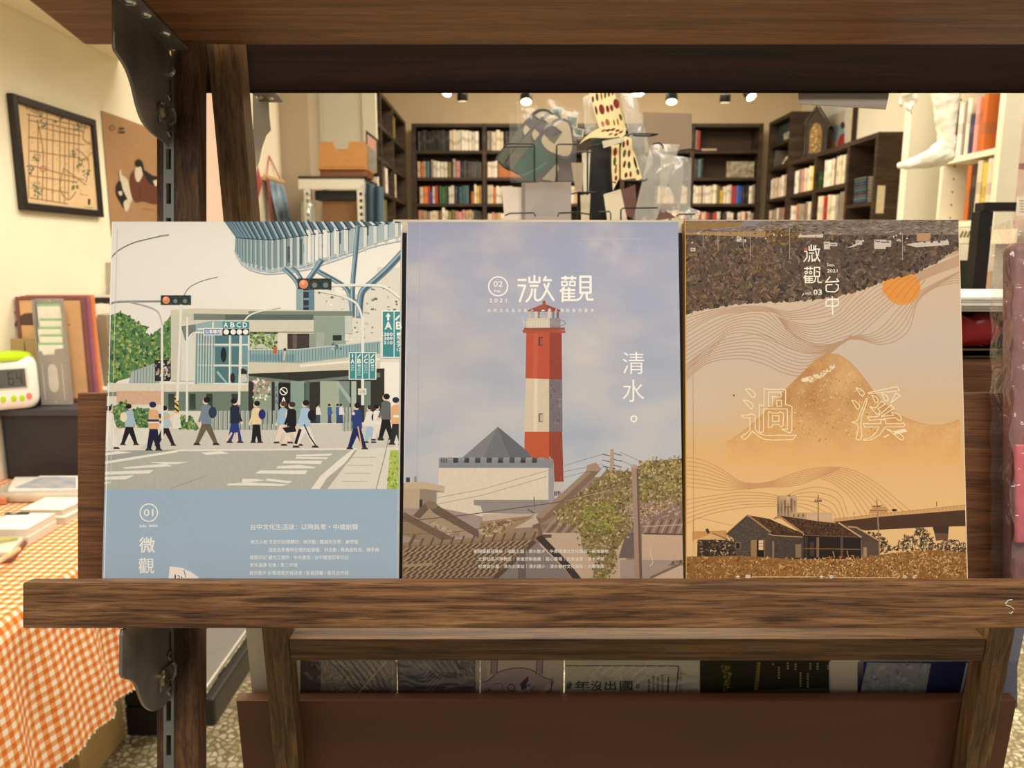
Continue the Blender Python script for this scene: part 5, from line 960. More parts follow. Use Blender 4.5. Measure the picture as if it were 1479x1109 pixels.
    p.poly([(20, 410), (235, 395), (235, 430), (195, 425), (195, 560), (20, 560)], (190, 168, 140)); p.poly([(20, 378), (130, 372), (238, 395), (236, 422), (130, 408), (20, 410)], (198, 178, 152)); p.poly([(130, 408), (236, 422), (195, 425), (195, 520), (110, 520), (110, 410)], (150, 134, 118)); p.rect(108, 462, 124, 506, (70, 64, 62)); p.rect(40, 350, 60, 374, (70, 70, 74)); p.rect(82, 345, 94, 374, (150, 142, 134))
    p.poly([(20, 505), (240, 510), (480, 560), (480, 640), (20, 690)], (166, 146, 140)); p.poly([(385, 464), (770, 464), (760, 540), (430, 530), (420, 495), (385, 490)], (150, 142, 138)); p.poly([(430, 535), (760, 535), (720, 600), (430, 620)], (196, 178, 160))
    p.poly([(160, 500), (110, 545), (210, 640), (390, 665), (300, 590)], (168, 146, 124), .3); p.scatter([(130, 545), (200, 590), (330, 640), (220, 650)], 60, 5, 14, [(186, 164, 140), (140, 122, 104)], seed=21)
    p.poly([(30, 525), (150, 590), (290, 660), (270, 668), (200, 672), (20, 570)], (118, 98, 80), .3); p.poly([(75, 545), (140, 475), (180, 475), (215, 500), (410, 620), (412, 660), (180, 530), (160, 505), (110, 560)], (112, 94, 80), .3); p.poly([(135, 480), (160, 468), (205, 492), (190, 510), (150, 505)], (138, 116, 96))
    p.poly([(20, 560), (220, 668), (150, 690), (20, 640)], (150, 126, 102), .3)
    p.poly([(415, 575), (640, 548), (690, 552), (500, 658), (415, 655)], (160, 134, 104), .3); p.scatter([(420, 580), (600, 565), (500, 650), (420, 650)], 60, 6, 16, [(196, 170, 140), (140, 112, 86), (120, 98, 76)], seed=23)
    # right roof ridge and vines
    p.poly([(700, 548), (955, 320), (965, 290), (1005, 275), (1032, 310), (1000, 345), (790, 545), (720, 590)], (132, 108, 92), .2); p.poly([(700, 548), (955, 322), (980, 326), (730, 560)], (160, 134, 116)); p.poly([(955, 318), (962, 288), (1006, 274), (1034, 308), (1018, 318), (985, 318)], (170, 140, 118))
    p.poly([(720, 590), (1180, 560), (1448, 470), (1448, 640), (1240, 640), (760, 640)], (138, 114, 100), .3); [p.line([(740 + i * 24, 632), (800 + i * 24, 560)], 8, (112, 92, 82) if i % 2 else (170, 144, 126)) for i in range(18)]
    p.poly([(720, 632), (1160, 632), (1160, 880), (720, 880)], (196, 170, 148), .15); p.poly([(1240, 636), (1446, 640), (1448, 870), (1240, 870)], (202, 172, 148), .15); p.poly([(1160, 630), (1200, 630), (1200, 760), (1120, 760)], (112, 98, 92)); p.rect(1130, 770, 1448, 880, (168, 150, 138)); p.poly([(730, 640), (780, 640), (780, 656), (730, 660)], (96, 80, 72))
    p.poly([(1080, 205), (1097, 205), (1100, 310), (1076, 310)], (176, 156, 140)); [(p.line([(1040, y), (1076, y + 8)], 4, (80, 72, 74)), p.line([(1098, y - 4), (1136, y + 6)], 4, (80, 72, 74))) for y in (232, 262, 292)]; [p.line([(1130, y), (1240, y + 50)], 2, (110, 98, 92)) for y in (222, 262)]
    vine = [(800, 520), (1000, 380), (1060, 310), (1190, 320), (1260, 270), (1330, 262), (1440, 255), (1448, 470), (1200, 570), (1150, 660), (1110, 720), (1110, 800), (1050, 870), (990, 860), (1000, 780), (940, 720), (920, 600), (820, 570)]
    p.poly(vine, (134, 114, 80), .5); p.scatter([(780, 530), (990, 370), (1050, 296), (1190, 306), (1255, 252), (1330, 246), (1448, 240), (1448, 480), (1210, 590), (1170, 670), (1130, 730), (1124, 810), (1060, 878), (975, 870), (985, 780), (920, 720), (900, 610), (800, 585)], 700, 4, 10, LF, seed=29); p.scatter(vine, 1500, 5, 12, LF, seed=24); p.scatter([(940, 500), (1100, 470), (1130, 600), (1040, 640), (930, 620)], 300, 5, 11, [(140, 134, 62), (104, 108, 52), (168, 156, 84)], seed=25); p.scatter([(1220, 270), (1440, 255), (1440, 420), (1230, 440)], 320, 5, 11, [(128, 118, 66), (160, 140, 84), (96, 88, 56), (186, 164, 110)], seed=26); p.scatter([(1130, 480), (1440, 460), (1440, 540), (1180, 600)], 260, 4, 10, [(176, 146, 130), (150, 122, 112), (196, 168, 146)], seed=27)
    p.poly([(1240, 590), (1440, 540), (1446, 640), (1245, 634)], (146, 118, 104), .2); [p.line([(1250 + i * 22, 632), (1280 + i * 22, 570 - i)], 9, (110, 88, 80) if i % 2 else (176, 146, 128)) for i in range(10)]; p.line([(1245, 600), (1446, 590)], 5, (196, 166, 146)); p.line([(1250, 635), (1446, 640)], 7, (100, 82, 76))
    # tiled roof in front
    p.poly([(20, 690), (260, 672), (690, 640), (720, 655), (500, 870), (20, 870)], (140, 116, 94), .3)
    for j in range(7):
        for i in range(46):
            x0 = 24 + i * 15.5 - j * 12 + (j % 2) * 5; y0 = 706 - i * .9 + j * 25
            if 16 < x0 < 668 - j * 27: p.line([(x0, y0 + 22), (x0 + 26, y0 + 2)], 7.5, (106, 86, 69) if i % 2 else (178, 152, 124)); p.line([(x0 + 5, y0 + 23), (x0 + 30, y0 + 4)], 2.4, (76, 62, 53), up=False)
    p.line([(30, 690), (300, 672), (690, 645)], 20, (150, 126, 102)); [p.line([(60 + i * 52, 700 - i * 3), (76 + i * 52, 664 - i * 3)], 9, (104, 86, 70)) for i in range(13)]; p.line([(60, 690), (84, 645)], 16, (112, 92, 74)); p.line([(24, 800), (170, 790)], 14, (168, 142, 114))
    p.poly([(705, 680), (640, 740), (490, 870), (900, 870), (800, 770)], (136, 124, 122), .25); p.line([(720, 655), (860, 800), (915, 870)], 34, (70, 58, 52)); p.poly([(690, 670), (705, 680), (510, 862), (470, 870)], (92, 78, 66)); p.line([(690, 600), (716, 590), (726, 640)], 18, (120, 100, 84)); p.rect(610, 720, 650, 870, (112, 98, 94), .3)
    [p.line([(10, a), (350, b), (800, c), (1190, d)], 4, (110, 92, 80)) for a, b, c, d in ((575, 540, 478, 375),)]; p.curve([(20, 640), (300, 625), (560, 580), (690, 540)], 3, (130, 112, 98)); p.line([(845, 470), (1010, 430), (1190, 412)], 4, (168, 144, 122)); p.line([(692, 450), (694, 500)], 4, (110, 96, 90)); p.line([(660, 512), (690, 530)], 8, (120, 104, 96))
    # pole in front
    p.poly([(1186, 292), (1218, 290), (1226, 460), (1240, 870), (1204, 870), (1194, 470)], (166, 140, 122), .15); p.poly([(1212, 292), (1220, 292), (1242, 870), (1228, 870), (1216, 470)], (112, 92, 82)); p.poly([(1184, 290), (1200, 282), (1218, 290), (1220, 304), (1186, 304)], (186, 158, 136)); p.line([(1220, 322), (1300, 340), (1360, 358)], 4, (160, 136, 118)); p.curve([(1288, 700), (1284, 740), (1296, 780), (1280, 800)], 4, (216, 196, 176))
    p.poly([(1280, 862), (1440, 785), (1448, 800), (1448, 870)], (206, 180, 158)); p.line([(1285, 860), (1445, 786)], 12, (132, 104, 92)); p.scatter([(1370, 780), (1440, 770), (1445, 800), (1380, 810)], 20, 5, 11, [(110, 96, 84), (150, 128, 104)], seed=28)
    p.view(670, 785, 6.723); C = (248, 244, 236)
    for q, x0, x1, y in (('朝朝暮暮迎春秋｜福龍土器｜清水散步｜牛罵頭遺址文化園區｜我灣基地', 96, 1404, 54), ('土野社區共學教室｜黃連芳製香廠｜甜心農場｜武鹿溫質｜清水海風', 140, 1362, 128), ('好食食計畫｜清水火車站｜清水國小｜清水眷村文化園區｜大楊油庫', 140, 1362, 200)): p.text(q, x0, y, x1, y + 40, C, .003)
magazine('magazine with a red and white lighthouse under a pale blue sky on its cover', (588, 321), (979.5, 320.5), (987, 836), (581, 836), 0.007, (214, 214, 222), art=art_lighthouse)
# ---------------------------------------------------------------- issue 03: mountain and orange haze
def art_mountain(p):
    p.view(0, 0, 1)
    def bg(x, y):
        c = mixc((210, 184, 158), (204, 187, 172), (y - 400) / 90) if y < 490 else mixc((204, 187, 172), (228, 182, 124), (y - 520) / 130) if y < 650 else mixc((228, 182, 124), (238, 196, 138), (y - 650) / 90)
        return mixc(c, (208, 196, 186), .5 * math.exp(-(((x - 1010) / 60) ** 2 + ((y - 585) / 40) ** 2)))
    p.grid(984, 312, 1404, 870, 12, 40, bg, .05)
    p.view(980, 310, 3.4395); LN = (184, 150, 120)
    # bands of thin flowing lines, upper
    def band(A, B, n, wd=4.0, c=LN):
        A, B = spline(A, 5), spline(B, 5)
        p.up()
        for i in range(n):
            t = i / (n - 1); p.line([(a[0] + (b[0] - a[0]) * t, a[1] + (b[1] - a[1]) * t) for a, b in zip(A, B)], wd, c, mot=0, up=False, ph=i)
    band([(20, 520), (200, 470), (400, 455), (560, 480), (720, 430), (840, 360), (1010, 290), (1390, 160)], [(20, 600), (200, 500), (440, 480), (560, 520), (760, 500), (850, 420), (960, 330), (1390, 190)], 5)
    band([(480, 500), (560, 530), (680, 545), (800, 500), (880, 420), (1000, 330), (1180, 290), (1400, 200)], [(490, 505), (560, 590), (680, 655), (800, 630), (890, 600), (1040, 470), (1180, 340), (1400, 250)], 9)
    band([(820, 620), (880, 600), (960, 590), (1030, 540), (1090, 470), (1200, 380), (1400, 280), (1402, 280)], [(820, 622), (900, 620), (1000, 645), (1090, 620), (1150, 560), (1190, 430), (1280, 360), (1402, 335)], 6)
    band([(20, 620), (180, 530), (300, 490), (430, 480), (520, 560), (660, 640), (780, 640), (860, 600)], [(20, 780), (160, 680), (240, 600), (360, 590), (500, 640), (640, 690), (760, 670), (860, 610)], 8)
    band([(20, 760), (180, 640), (330, 600), (430, 600), (540, 660), (660, 690), (760, 660), (820, 630)], [(20, 840), (140, 740), (300, 715), (420, 740), (520, 785), (620, 795), (740, 700), (820, 632)], 8)
    # sun
    p.poly([(1010, 370), (1020, 330), (1060, 312), (1110, 298), (1170, 295), (1198, 330), (1202, 375), (1180, 420), (1140, 446), (1090, 448), (1045, 420)], (224, 148, 70), .15); [p.curve([(1010 + i * 34, 400 + i * 8), (1060 + i * 34, 345 + i * 4), (1130 + i * 24, 300 + i * 6)], 3.5, (196, 130, 72)) for i in range(5)]
    # upside-down hillside
    D = [(92, 74, 62), (74, 60, 52), (112, 92, 76), (60, 50, 46), (126, 104, 84)]
    edge = [(20, 95), (1400, 95), (1400, 160), (1320, 200), (1280, 235), (1180, 285), (1020, 325), (900, 372), (780, 405), (620, 425), (480, 430), (340, 435), (200, 455), (100, 470), (20, 495)]
    p.poly(edge, (90, 73, 62), .5); p.scatter(edge, 1700, 8, 22, D, asp=.35, seed=31); p.scatter([(30, 140), (500, 140), (500, 400), (100, 450), (30, 480)], 260, 6, 16, [(134, 100, 62), (110, 86, 58)], asp=.3, seed=32)
    r = random.Random(5)
    for i in range(len(edge) - 1):
        if i >= 2:
            (x0, y0), (x1, y1) = edge[i], edge[i + 1]
            for j in range(14): t = r.random(); x, y = x0 + (x1 - x0) * t, y0 + (y1 - y0) * t; p.disc(x, y - 3, r.uniform(5, 13), r.choice(D), n=7)
    p.poly([(10, 20), (1400, 20), (1400, 100), (10, 100)], (128, 112, 100), .5); p.scatter([(10, 25), (1395, 25), (1395, 95), (500, 100), (10, 100)], 700, 6, 22, [(150, 134, 122), (104, 90, 82), (170, 150, 136), (86, 74, 70)], asp=.15, seed=33, ang=0)
    p.poly([(20, 40), (360, 36), (300, 66), (130, 74), (60, 70), (20, 72)], (150, 118, 70), .4); p.poly([(330, 30), (440, 30), (380, 52), (200, 74), (150, 72), (300, 58)], (136, 132, 134)); p.poly([(20, 90), (420, 84), (560, 100), (430, 112), (200, 104), (20, 98)], (168, 134, 92), .3); p.scatter([(430, 80), (600, 60), (620, 120), (520, 150), (450, 130)], 130, 8, 20, [(110, 84, 46), (84, 66, 44), (140, 108, 60)], asp=.3, seed=34)
    p.poly([(590, 102), (720, 98), (715, 114), (600, 112)], (210, 196, 184)); Wb = (206, 192, 180)
    for a, b, c, d in ((288, 108, 312, 134), (300, 122, 336, 136), (722, 134, 752, 172), (752, 140, 788, 156), (880, 128, 912, 150), (972, 124, 1030, 170), (1000, 128, 1056, 160), (60, 165, 84, 182)): p.rect(a, b, c, d, Wb); p.rect(a + 5, b + 6, c - 8, b + 12, (110, 96, 88), up=False)
    p.poly([(838, 165), (900, 135), (912, 140), (870, 160)], Wb); p.poly([(1128, 148), (1200, 135), (1340, 128), (1345, 150), (1180, 162)], Wb); [p.rect(1180 + i * 36, 130, 1192 + i * 36, 140, (80, 70, 66), up=False) for i in range(4)]; p.rect(1184, 92, 1252, 132, (184, 146, 110)); p.rect(1290, 100, 1390, 125, (96, 84, 76), .4); [p.line([(x, a), (x, b)], 3, (170, 156, 144)) for x, a, b in ((552, 60, 220), (1112, 90, 225), (357, 100, 220), (196, 90, 180), (122, 90, 160), (322, 90, 160))]
    p.scatter([(40, 90), (1390, 90), (1390, 140), (40, 140)], 90, 3, 8, [(214, 200, 186), (60, 50, 46), (150, 120, 96)], seed=35); p.line([(10, 24), (1395, 22)], 5, (96, 108, 70)); p.disc(632, 172, 9, (206, 84, 78))
    # mountain
    mt = spline([(240, 1130), (330, 1070), (420, 990), (500, 900), (560, 840), (620, 780), (690, 715), (750, 693), (800, 698), (860, 740), (920, 810), (980, 890), (1060, 970), (1130, 1010), (1220, 1040), (1300, 1045), (1365, 1030), (1385, 1020), (1400, 1030)], 4)
    def mcol(x, y):
        n = fbm(x * .008, y * .008, 5); c = mixc((188, 138, 88), (214, 172, 120), n + .5); t = (y - 900) / 330; return mixc(c, (232, 182, 118), t)
    # body in strips so that it fades into the haze below
    ys = 24
    for k in range(len(mt) - 1):
        (x0, y0), (x1, y1) = mt[k], mt[k + 1]
        if x1 - x0 < .5: continue
        if k == 0: p.up()
        nn = 14; yb = 1265
        for j in range(nn):
            t0, t1 = j / nn, (j + 1) / nn; q = [(x0, y0 + (yb - y0) * t0), (x1, y1 + (yb - y1) * t0), (x1, y1 + (yb - y1) * t1), (x0, y0 + (yb - y0) * t1)]
            k0 = len(p.v); p.v += [p.put(*p.w(a)) for a in q]; p.c += [p.ccol(mcol(*a)) if a[1] < 1240 else p.ccol(bg(*p.w(a))) for a in q]; p.t += [.35 * (1 - j / nn) , .35 * (1 - j / nn), .35 * (1 - (j + 1) / nn), .35 * (1 - (j + 1) / nn)]; p.f.append((k0, k0 + 1, k0 + 2, k0 + 3))
    p.scatter([(560, 860), (750, 720), (900, 830), (1000, 950), (1050, 1080), (700, 1150), (520, 1050)], 420, 3, 7, [(226, 192, 146), (206, 164, 112), (180, 132, 84)], seed=37); p.scatter([(610, 815), (650, 800), (700, 790), (740, 765), (772, 745), (770, 765), (700, 815), (660, 830)], 60, 4, 10, [(232, 212, 176)], seed=38)
    p.line(mt, 2.5, (196, 156, 108), mot=0)
    # lower flowing lines
    p.view(980, 580, 3.4395); L2 = (206, 158, 108)
    band([(25, 275), (120, 290), (220, 340), (320, 400), (440, 400), (560, 360), (680, 330), (800, 325)], [(25, 420), (120, 430), (220, 440), (320, 435), (440, 425), (560, 420), (650, 395), (800, 335)], 8, 4, L2); band([(800, 325), (880, 345), (960, 390), (1030, 440), (1100, 500), (1170, 560), (1171, 561)], [(700, 380), (760, 400), (830, 450), (870, 500), (900, 550), (920, 590), (921, 591)], 9, 4, L2)
    band([(25, 490), (150, 470), (300, 450), (430, 455), (520, 470), (600, 440), (700, 425), (800, 460), (840, 560)], [(25, 610), (150, 560), (300, 530), (430, 520), (520, 520), (600, 520), (700, 560), (740, 600), (760, 640)], 6, 4, L2)
    # buildings, bridge, house
    p.view(1000, 700, 5.916); p.rect(724, 92, 894, 290, (196, 164, 130), .2); [p.rect(724 + i * 28, 100 + (i % 3) * 14, 744 + i * 28, 280, (214, 182, 146) if i % 2 else (176, 142, 110), up=False) for i in range(6)]; p.line([(795, 190), (850, 190), (850, 130)], 8, (130, 100, 76)); p.rect(818, 86, 838, 100, (140, 110, 84)); p.rect(830, 238, 980, 300, (190, 156, 120), .3); p.rect(975, 235, 1195, 325, (210, 176, 138)); [p.rect(860 + i * 40, 250, 872 + i * 40, 275, (110, 84, 64), up=False) for i in range(3)]
    p.view(1180, 700, 6.43); p.poly([(150, 322), (600, 270), (1380, 188), (1395, 240), (600, 300), (240, 345), (150, 345)], (214, 166, 112)); p.poly([(150, 345), (600, 295), (1390, 232), (1392, 385), (1100, 390), (700, 412), (450, 425), (280, 385)], (82, 58, 44), .2); [p.line([(x, 330 - x * .1), (x, 350 - x * .1)], 3, (150, 110, 76)) for x in range(180, 1380, 34)]; p.line([(150, 318), (600, 268), (1380, 186)], 4, (176, 130, 86))
    p.poly([(480, 270), (490, 232), (540, 205), (640, 205), (660, 245), (650, 262)], (200, 152, 106)); p.line([(490, 240), (650, 240)], 6, (120, 86, 62)); p.disc(718, 236, 26, (70, 52, 44), ry=12); p.line([(1110, 158), (1112, 200)], 7, (110, 80, 58)); p.line([(343, 250), (345, 280)], 6, (130, 96, 66)); p.poly([(1072, 385), (1225, 385), (1215, 500), (1110, 520)], (72, 54, 44)); p.poly([(1090, 450), (1220, 450), (1215, 510), (1105, 520)], (112, 82, 62))
    TR = [(76, 62, 50), (58, 46, 40), (98, 80, 62), (118, 96, 74)]
    p.scatter([(740, 560), (800, 460), (880, 480), (930, 400), (1010, 400), (1060, 460), (1090, 560), (1200, 490), (1390, 540), (1400, 640), (1100, 620), (800, 620), (680, 600)], 420, 9, 24, TR, asp=.4, seed=41); p.scatter([(470, 440), (600, 450), (680, 560), (680, 620), (580, 640), (470, 560)], 150, 9, 22, TR, asp=.4, seed=42)
    p.view(1000, 700, 5.916); p.poly([(0, 400), (290, 390), (300, 470), (0, 470)], (206, 150, 92)); p.poly([(20, 470), (170, 415), (290, 470)], (224, 176, 120)); p.poly([(110, 380), (135, 372), (150, 412), (128, 418)], (80, 60, 46)); p.line([(170, 415), (300, 465)], 7, (110, 80, 58)); p.line([(10, 270), (8, 480)], 7, (190, 146, 98)); p.line([(20, 275), (350, 350)], 3, (176, 130, 88)); p.poly([(45, 470), (250, 470), (380, 490), (400, 620), (40, 620)], (58, 48, 42), .4); p.scatter([(40, 470), (370, 470), (390, 620), (40, 620)], 190, 8, 20, TR + [(212, 176, 140)], asp=.3, seed=43)
    p.poly([(290, 420), (470, 262), (660, 400), (680, 440), (680, 640), (380, 640), (350, 460)], (84, 72, 62), .5); p.scatter([(300, 430), (470, 280), (650, 400), (670, 630), (390, 630)], 260, 5, 12, [(100, 86, 74), (70, 60, 52), (112, 96, 80)], asp=.4, seed=44, ang=0); p.poly([(670, 400), (950, 430), (950, 640), (680, 640)], (78, 66, 58), .5); p.scatter([(690, 440), (940, 450), (940, 630), (690, 630)], 170, 5, 12, [(96, 82, 70), (64, 54, 48)], asp=.35, seed=45, ang=0)
    p.poly([(470, 258), (660, 292), (870, 385), (945, 410), (945, 450), (680, 430), (655, 395)], (72, 50, 38), .5); p.poly([(735, 262), (1100, 315), (1260, 330), (1445, 440), (1440, 450), (960, 432), (940, 405)], (74, 52, 40), .5); p.scatter([(490, 270), (660, 295), (860, 385), (930, 420), (690, 405)], 220, 7, 16, [(112, 80, 56), (54, 38, 30), (92, 64, 46)], asp=.35, seed=46, ang=.9); p.scatter([(750, 270), (1100, 318), (1260, 335), (1430, 438), (970, 425)], 420, 7, 16, [(116, 84, 58), (56, 40, 32), (92, 66, 48)], asp=.3, seed=47, ang=1.0)
    p.line([(290, 422), (470, 262), (490, 270), (665, 402)], 14, (170, 128, 92)); p.line([(292, 425), (465, 270)], 8, (70, 52, 42)); p.line([(700, 290), (740, 268), (940, 410)], 16, (176, 134, 96)); p.line([(650, 420), (690, 432), (940, 446)], 8, (190, 150, 112)); p.line([(1250, 325), (1440, 445)], 12, (206, 164, 122))
    p.poly([(950, 432), (1445, 450), (1480, 640), (950, 640)], (46, 36, 32), .3); [p.rect(x, 450, x + 22, 620, c) for x, c in ((1060, (130, 104, 80)), (1265, (96, 76, 60)), (960, (70, 56, 48)), (1440, (120, 96, 76)))]; p.rect(1005, 490, 1040, 610, (74, 62, 54)); p.line([(950, 545), (1430, 552)], 6, (140, 112, 86)); p.line([(1200, 570), (1215, 620)], 7, (180, 150, 120)); p.line([(1320, 565), (1335, 620)], 7, (170, 140, 110)); p.line([(950, 430), (1440, 448)], 8, (112, 86, 66))
    p.rect(500, 472, 550, 620, (160, 122, 84)); p.rect(550, 476, 612, 620, (40, 32, 28)); p.rect(566, 474, 606, 556, (228, 196, 150)); [p.line([(566, y), (606, y)], 4, (130, 100, 76)) for y in (500, 526)]; p.rect(612, 470, 622, 622, (130, 100, 74)); p.rect(365, 490, 412, 552, (130, 104, 80)); p.rect(374, 498, 404, 545, (48, 38, 34)); p.rect(880, 508, 930, 622, (140, 114, 88)); p.rect(682, 480, 698, 630, (150, 120, 92))
    p.line([(1075, 88), (1075, 310)], 9, (140, 104, 72)); p.line([(1042, 144), (1104, 138)], 6, (120, 88, 62)); [p.rect(x, 126, x + 8, 146, (100, 74, 54)) for x in (1046, 1062, 1084, 1096)]
    p.view(1180, 700, 6.43); p.poly([(200, 350), (360, 388), (580, 522), (580, 680), (430, 680), (410, 480)], (90, 72, 60), .4); p.line([(200, 352), (410, 486)], 12, (206, 166, 124)); p.line([(290, 390), (365, 395), (575, 518)], 10, (200, 158, 116)); p.poly([(430, 525), (580, 545), (580, 680), (435, 680)], (96, 76, 66), .4); p.rect(430, 580, 462, 680, (170, 138, 106)); p.line([(555, 140), (562, 260), (578, 560), (580, 680)], 11, (170, 132, 96)); p.line([(510, 205), (610, 190)], 6, (110, 82, 60)); p.line([(525, 195), (600, 206)], 5, (110, 82, 60))
    # field
    p.view(980, 580, 3.4395); p.poly([(20, 770), (300, 765), (560, 782), (900, 780), (1000, 760), (1240, 735), (1450, 750), (1450, 990), (20, 990)], (150, 104, 58), .5)
    p.scatter([(20, 765), (600, 778), (1000, 758), (1240, 738), (1450, 752), (1450, 930), (20, 930)], 2300, 5, 13, [(176, 126, 70), (128, 88, 46), (198, 146, 84), (106, 72, 40), (214, 172, 112), (160, 108, 56)], asp=.3, seed=48); p.scatter([(600, 780), (1450, 770), (1450, 900), (600, 900)], 260, 4, 9, [(216, 178, 124), (226, 196, 150)], asp=.35, seed=49); p.poly([(20, 878), (1450, 878), (1450, 990), (20, 990)], (118, 80, 44), .4)
    for ch, x in (('大', 284), ('甲', 334), ('大', 699), ('安', 748), ('外', 1113), ('埔', 1165)): p.text(ch, x, 860, x + 22, 882, WHITE, .02)
    p.line([(362, 870), (686, 870)], 3, (236, 214, 170)); p.line([(770, 872), (1090, 874)], 3, (236, 214, 170))
    # titles
    p.view(1150, 345, 8.875); W2 = (250, 244, 228); S = lambda *q: p.line(q, 15, W2)
    S((105, 160), (132, 160), (138, 170), (138, 240), (100, 288)); S((165, 95), (165, 145), (225, 145), (225, 85)); S((192, 75), (192, 140)); S((165, 182), (225, 182)); S((170, 215), (170, 255), (155, 288)); S((200, 205), (205, 288), (235, 260)); S((250, 85), (240, 140)); S((245, 130), (300, 130)); S((292, 140), (278, 210), (238, 285)); S((250, 150), (265, 220), (302, 288))
    S((105, 378), (210, 378)); S((138, 360), (138, 395)); S((182, 360), (182, 395)); p.disc(128, 430, 22, W2); p.disc(184, 430, 22, W2); p.disc(128, 430, 9, (112, 92, 78)); p.disc(184, 430, 9, (112, 92, 78)); S((118, 465), (98, 500)); S((110, 482), (212, 482)); S((118, 490), (118, 565)); [S((120, y), (212, y)) for y in (510, 535, 560)]; S((165, 480), (165, 560)); S((300, 395), (300, 365), (232, 365), (232, 480), (298, 480), (298, 420), (258, 420)); S((250, 490), (240, 540), (212, 560)); S((278, 490), (278, 545), (288, 556), (325, 556))
    p.text('Sep.', 392, 312, 495, 360, W2, 0); p.text('2021', 394, 386, 528, 430, W2, 0); p.text('vol.', 112, 672, 205, 716, W2, 0); p.text('03', 220, 648, 328, 718, W2, .012); p.line([(82, 722), (96, 702)], 10, W2)
    S((432, 485), (378, 555), (540, 545)); S((520, 510), (545, 545)); S((460, 585), (395, 588), (383, 600), (383, 660), (400, 676), (500, 678), (538, 640), (538, 590), (510, 580)); S((462, 740), (466, 970)); S((383, 860), (383, 800), (400, 778), (538, 775), (538, 850), (500, 860), (383, 860))
    for vx, glyph, bx in ((1060, '過', None), (1220, '溪', None)):
        p.view(vx, 545, 11.09); wd = 13; C = (250, 232, 196)
        if glyph == '過': strokes = ([(185, 190), (240, 180), (310, 220), (345, 270), (320, 325), (285, 315), (250, 270)], [(150, 362), (215, 370), (285, 410), (310, 450), (285, 505), (255, 490), (215, 440)], [(122, 602), (240, 600), (262, 580), (310, 590), (338, 610), (340, 830), (390, 890), (480, 925), (1000, 928), (940, 995), (600, 1005), (470, 985), (380, 930), (292, 860), (230, 950), (175, 995), (115, 955), (255, 850), (262, 650), (150, 640)],
                    [(405, 435), (480, 455), (485, 170), (545, 192), (740, 192), (765, 175), (830, 205), (825, 440), (870, 440), (930, 470), (928, 850), (900, 895), (850, 870), (765, 830), (858, 828), (855, 505), (475, 505), (472, 860), (440, 885), (405, 870)], [(555, 235), (755, 235), (755, 315), (690, 320), (620, 298), (620, 460), (555, 460)], [(685, 365), (760, 365), (760, 460), (685, 460)], [(550, 545), (620, 572), (710, 572), (740, 550), (795, 580), (785, 770), (750, 795), (722, 750), (625, 755), (600, 800), (552, 800)], [(615, 610), (722, 610), (722, 705), (615, 705)])
        else: strokes = ([(180, 165), (240, 180), (300, 220), (318, 265), (290, 305), (255, 285)], [(110, 365), (170, 380), (230, 430), (240, 480), (215, 515), (180, 480)], [(118, 718), (185, 700), (215, 660), (300, 440), (340, 340), (360, 340), (345, 420), (265, 640), (258, 760), (275, 900), (260, 990), (220, 1005), (180, 980), (215, 830), (215, 770), (180, 738)], [(375, 245), (835, 145), (878, 200), (860, 215), (560, 245), (380, 260)], [(430, 285), (500, 310), (540, 360), (525, 405), (490, 400)], [(595, 260), (670, 290), (700, 345), (680, 382), (640, 370)], [(820, 245), (888, 292), (738, 410)], [(402, 465), (490, 490), (590, 375), (648, 428), (530, 505), (568, 540), (550, 580), (515, 590)], [(360, 632), (520, 630), (740, 440), (792, 492), (580, 625), (780, 605), (750, 555), (850, 585), (908, 640), (900, 685), (870, 690), (810, 645), (400, 690)], [(295, 740), (570, 740), (585, 670), (655, 685), (655, 742), (905, 742), (935, 722), (968, 765), (940, 790), (650, 792), (560, 920), (420, 1000), (310, 1010), (298, 995), (420, 960), (500, 880), (550, 795), (320, 795)], [(670, 820), (760, 860), (900, 910), (945, 960), (930, 1000), (890, 995), (800, 920)])
        for q in strokes: p.line(q, wd, C, closed=True)
        if glyph == '溪': p.poly([(780, 860), (960, 820), (1010, 870), (900, 890), (800, 920)], (244, 226, 190), .3); p.poly([(615, 950), (690, 910), (720, 925), (640, 968)], (240, 216, 178))
        else: p.poly([(1070, 50), (1140, 10), (1210, 20), (1190, 60), (1120, 75)], (240, 220, 180), .3)
    p.view(0, 0, 1); p.disc(1060, 571, 1.4, (110, 90, 76)); p.line([(989.5, 320), (991, 838)], 1.6, (206, 160, 84)); p.line([(1001, 540), (1002, 800)], .7, (190, 150, 116)); p.line([(1384.5, 320), (1397, 836)], 1.4, (240, 216, 186))
magazine('magazine with a brown mountain and a farmhouse under orange haze on its cover', (989, 319), (1385, 317.5), (1398, 837), (990.5, 837), 0.009, (166, 122, 62), art=art_mountain)
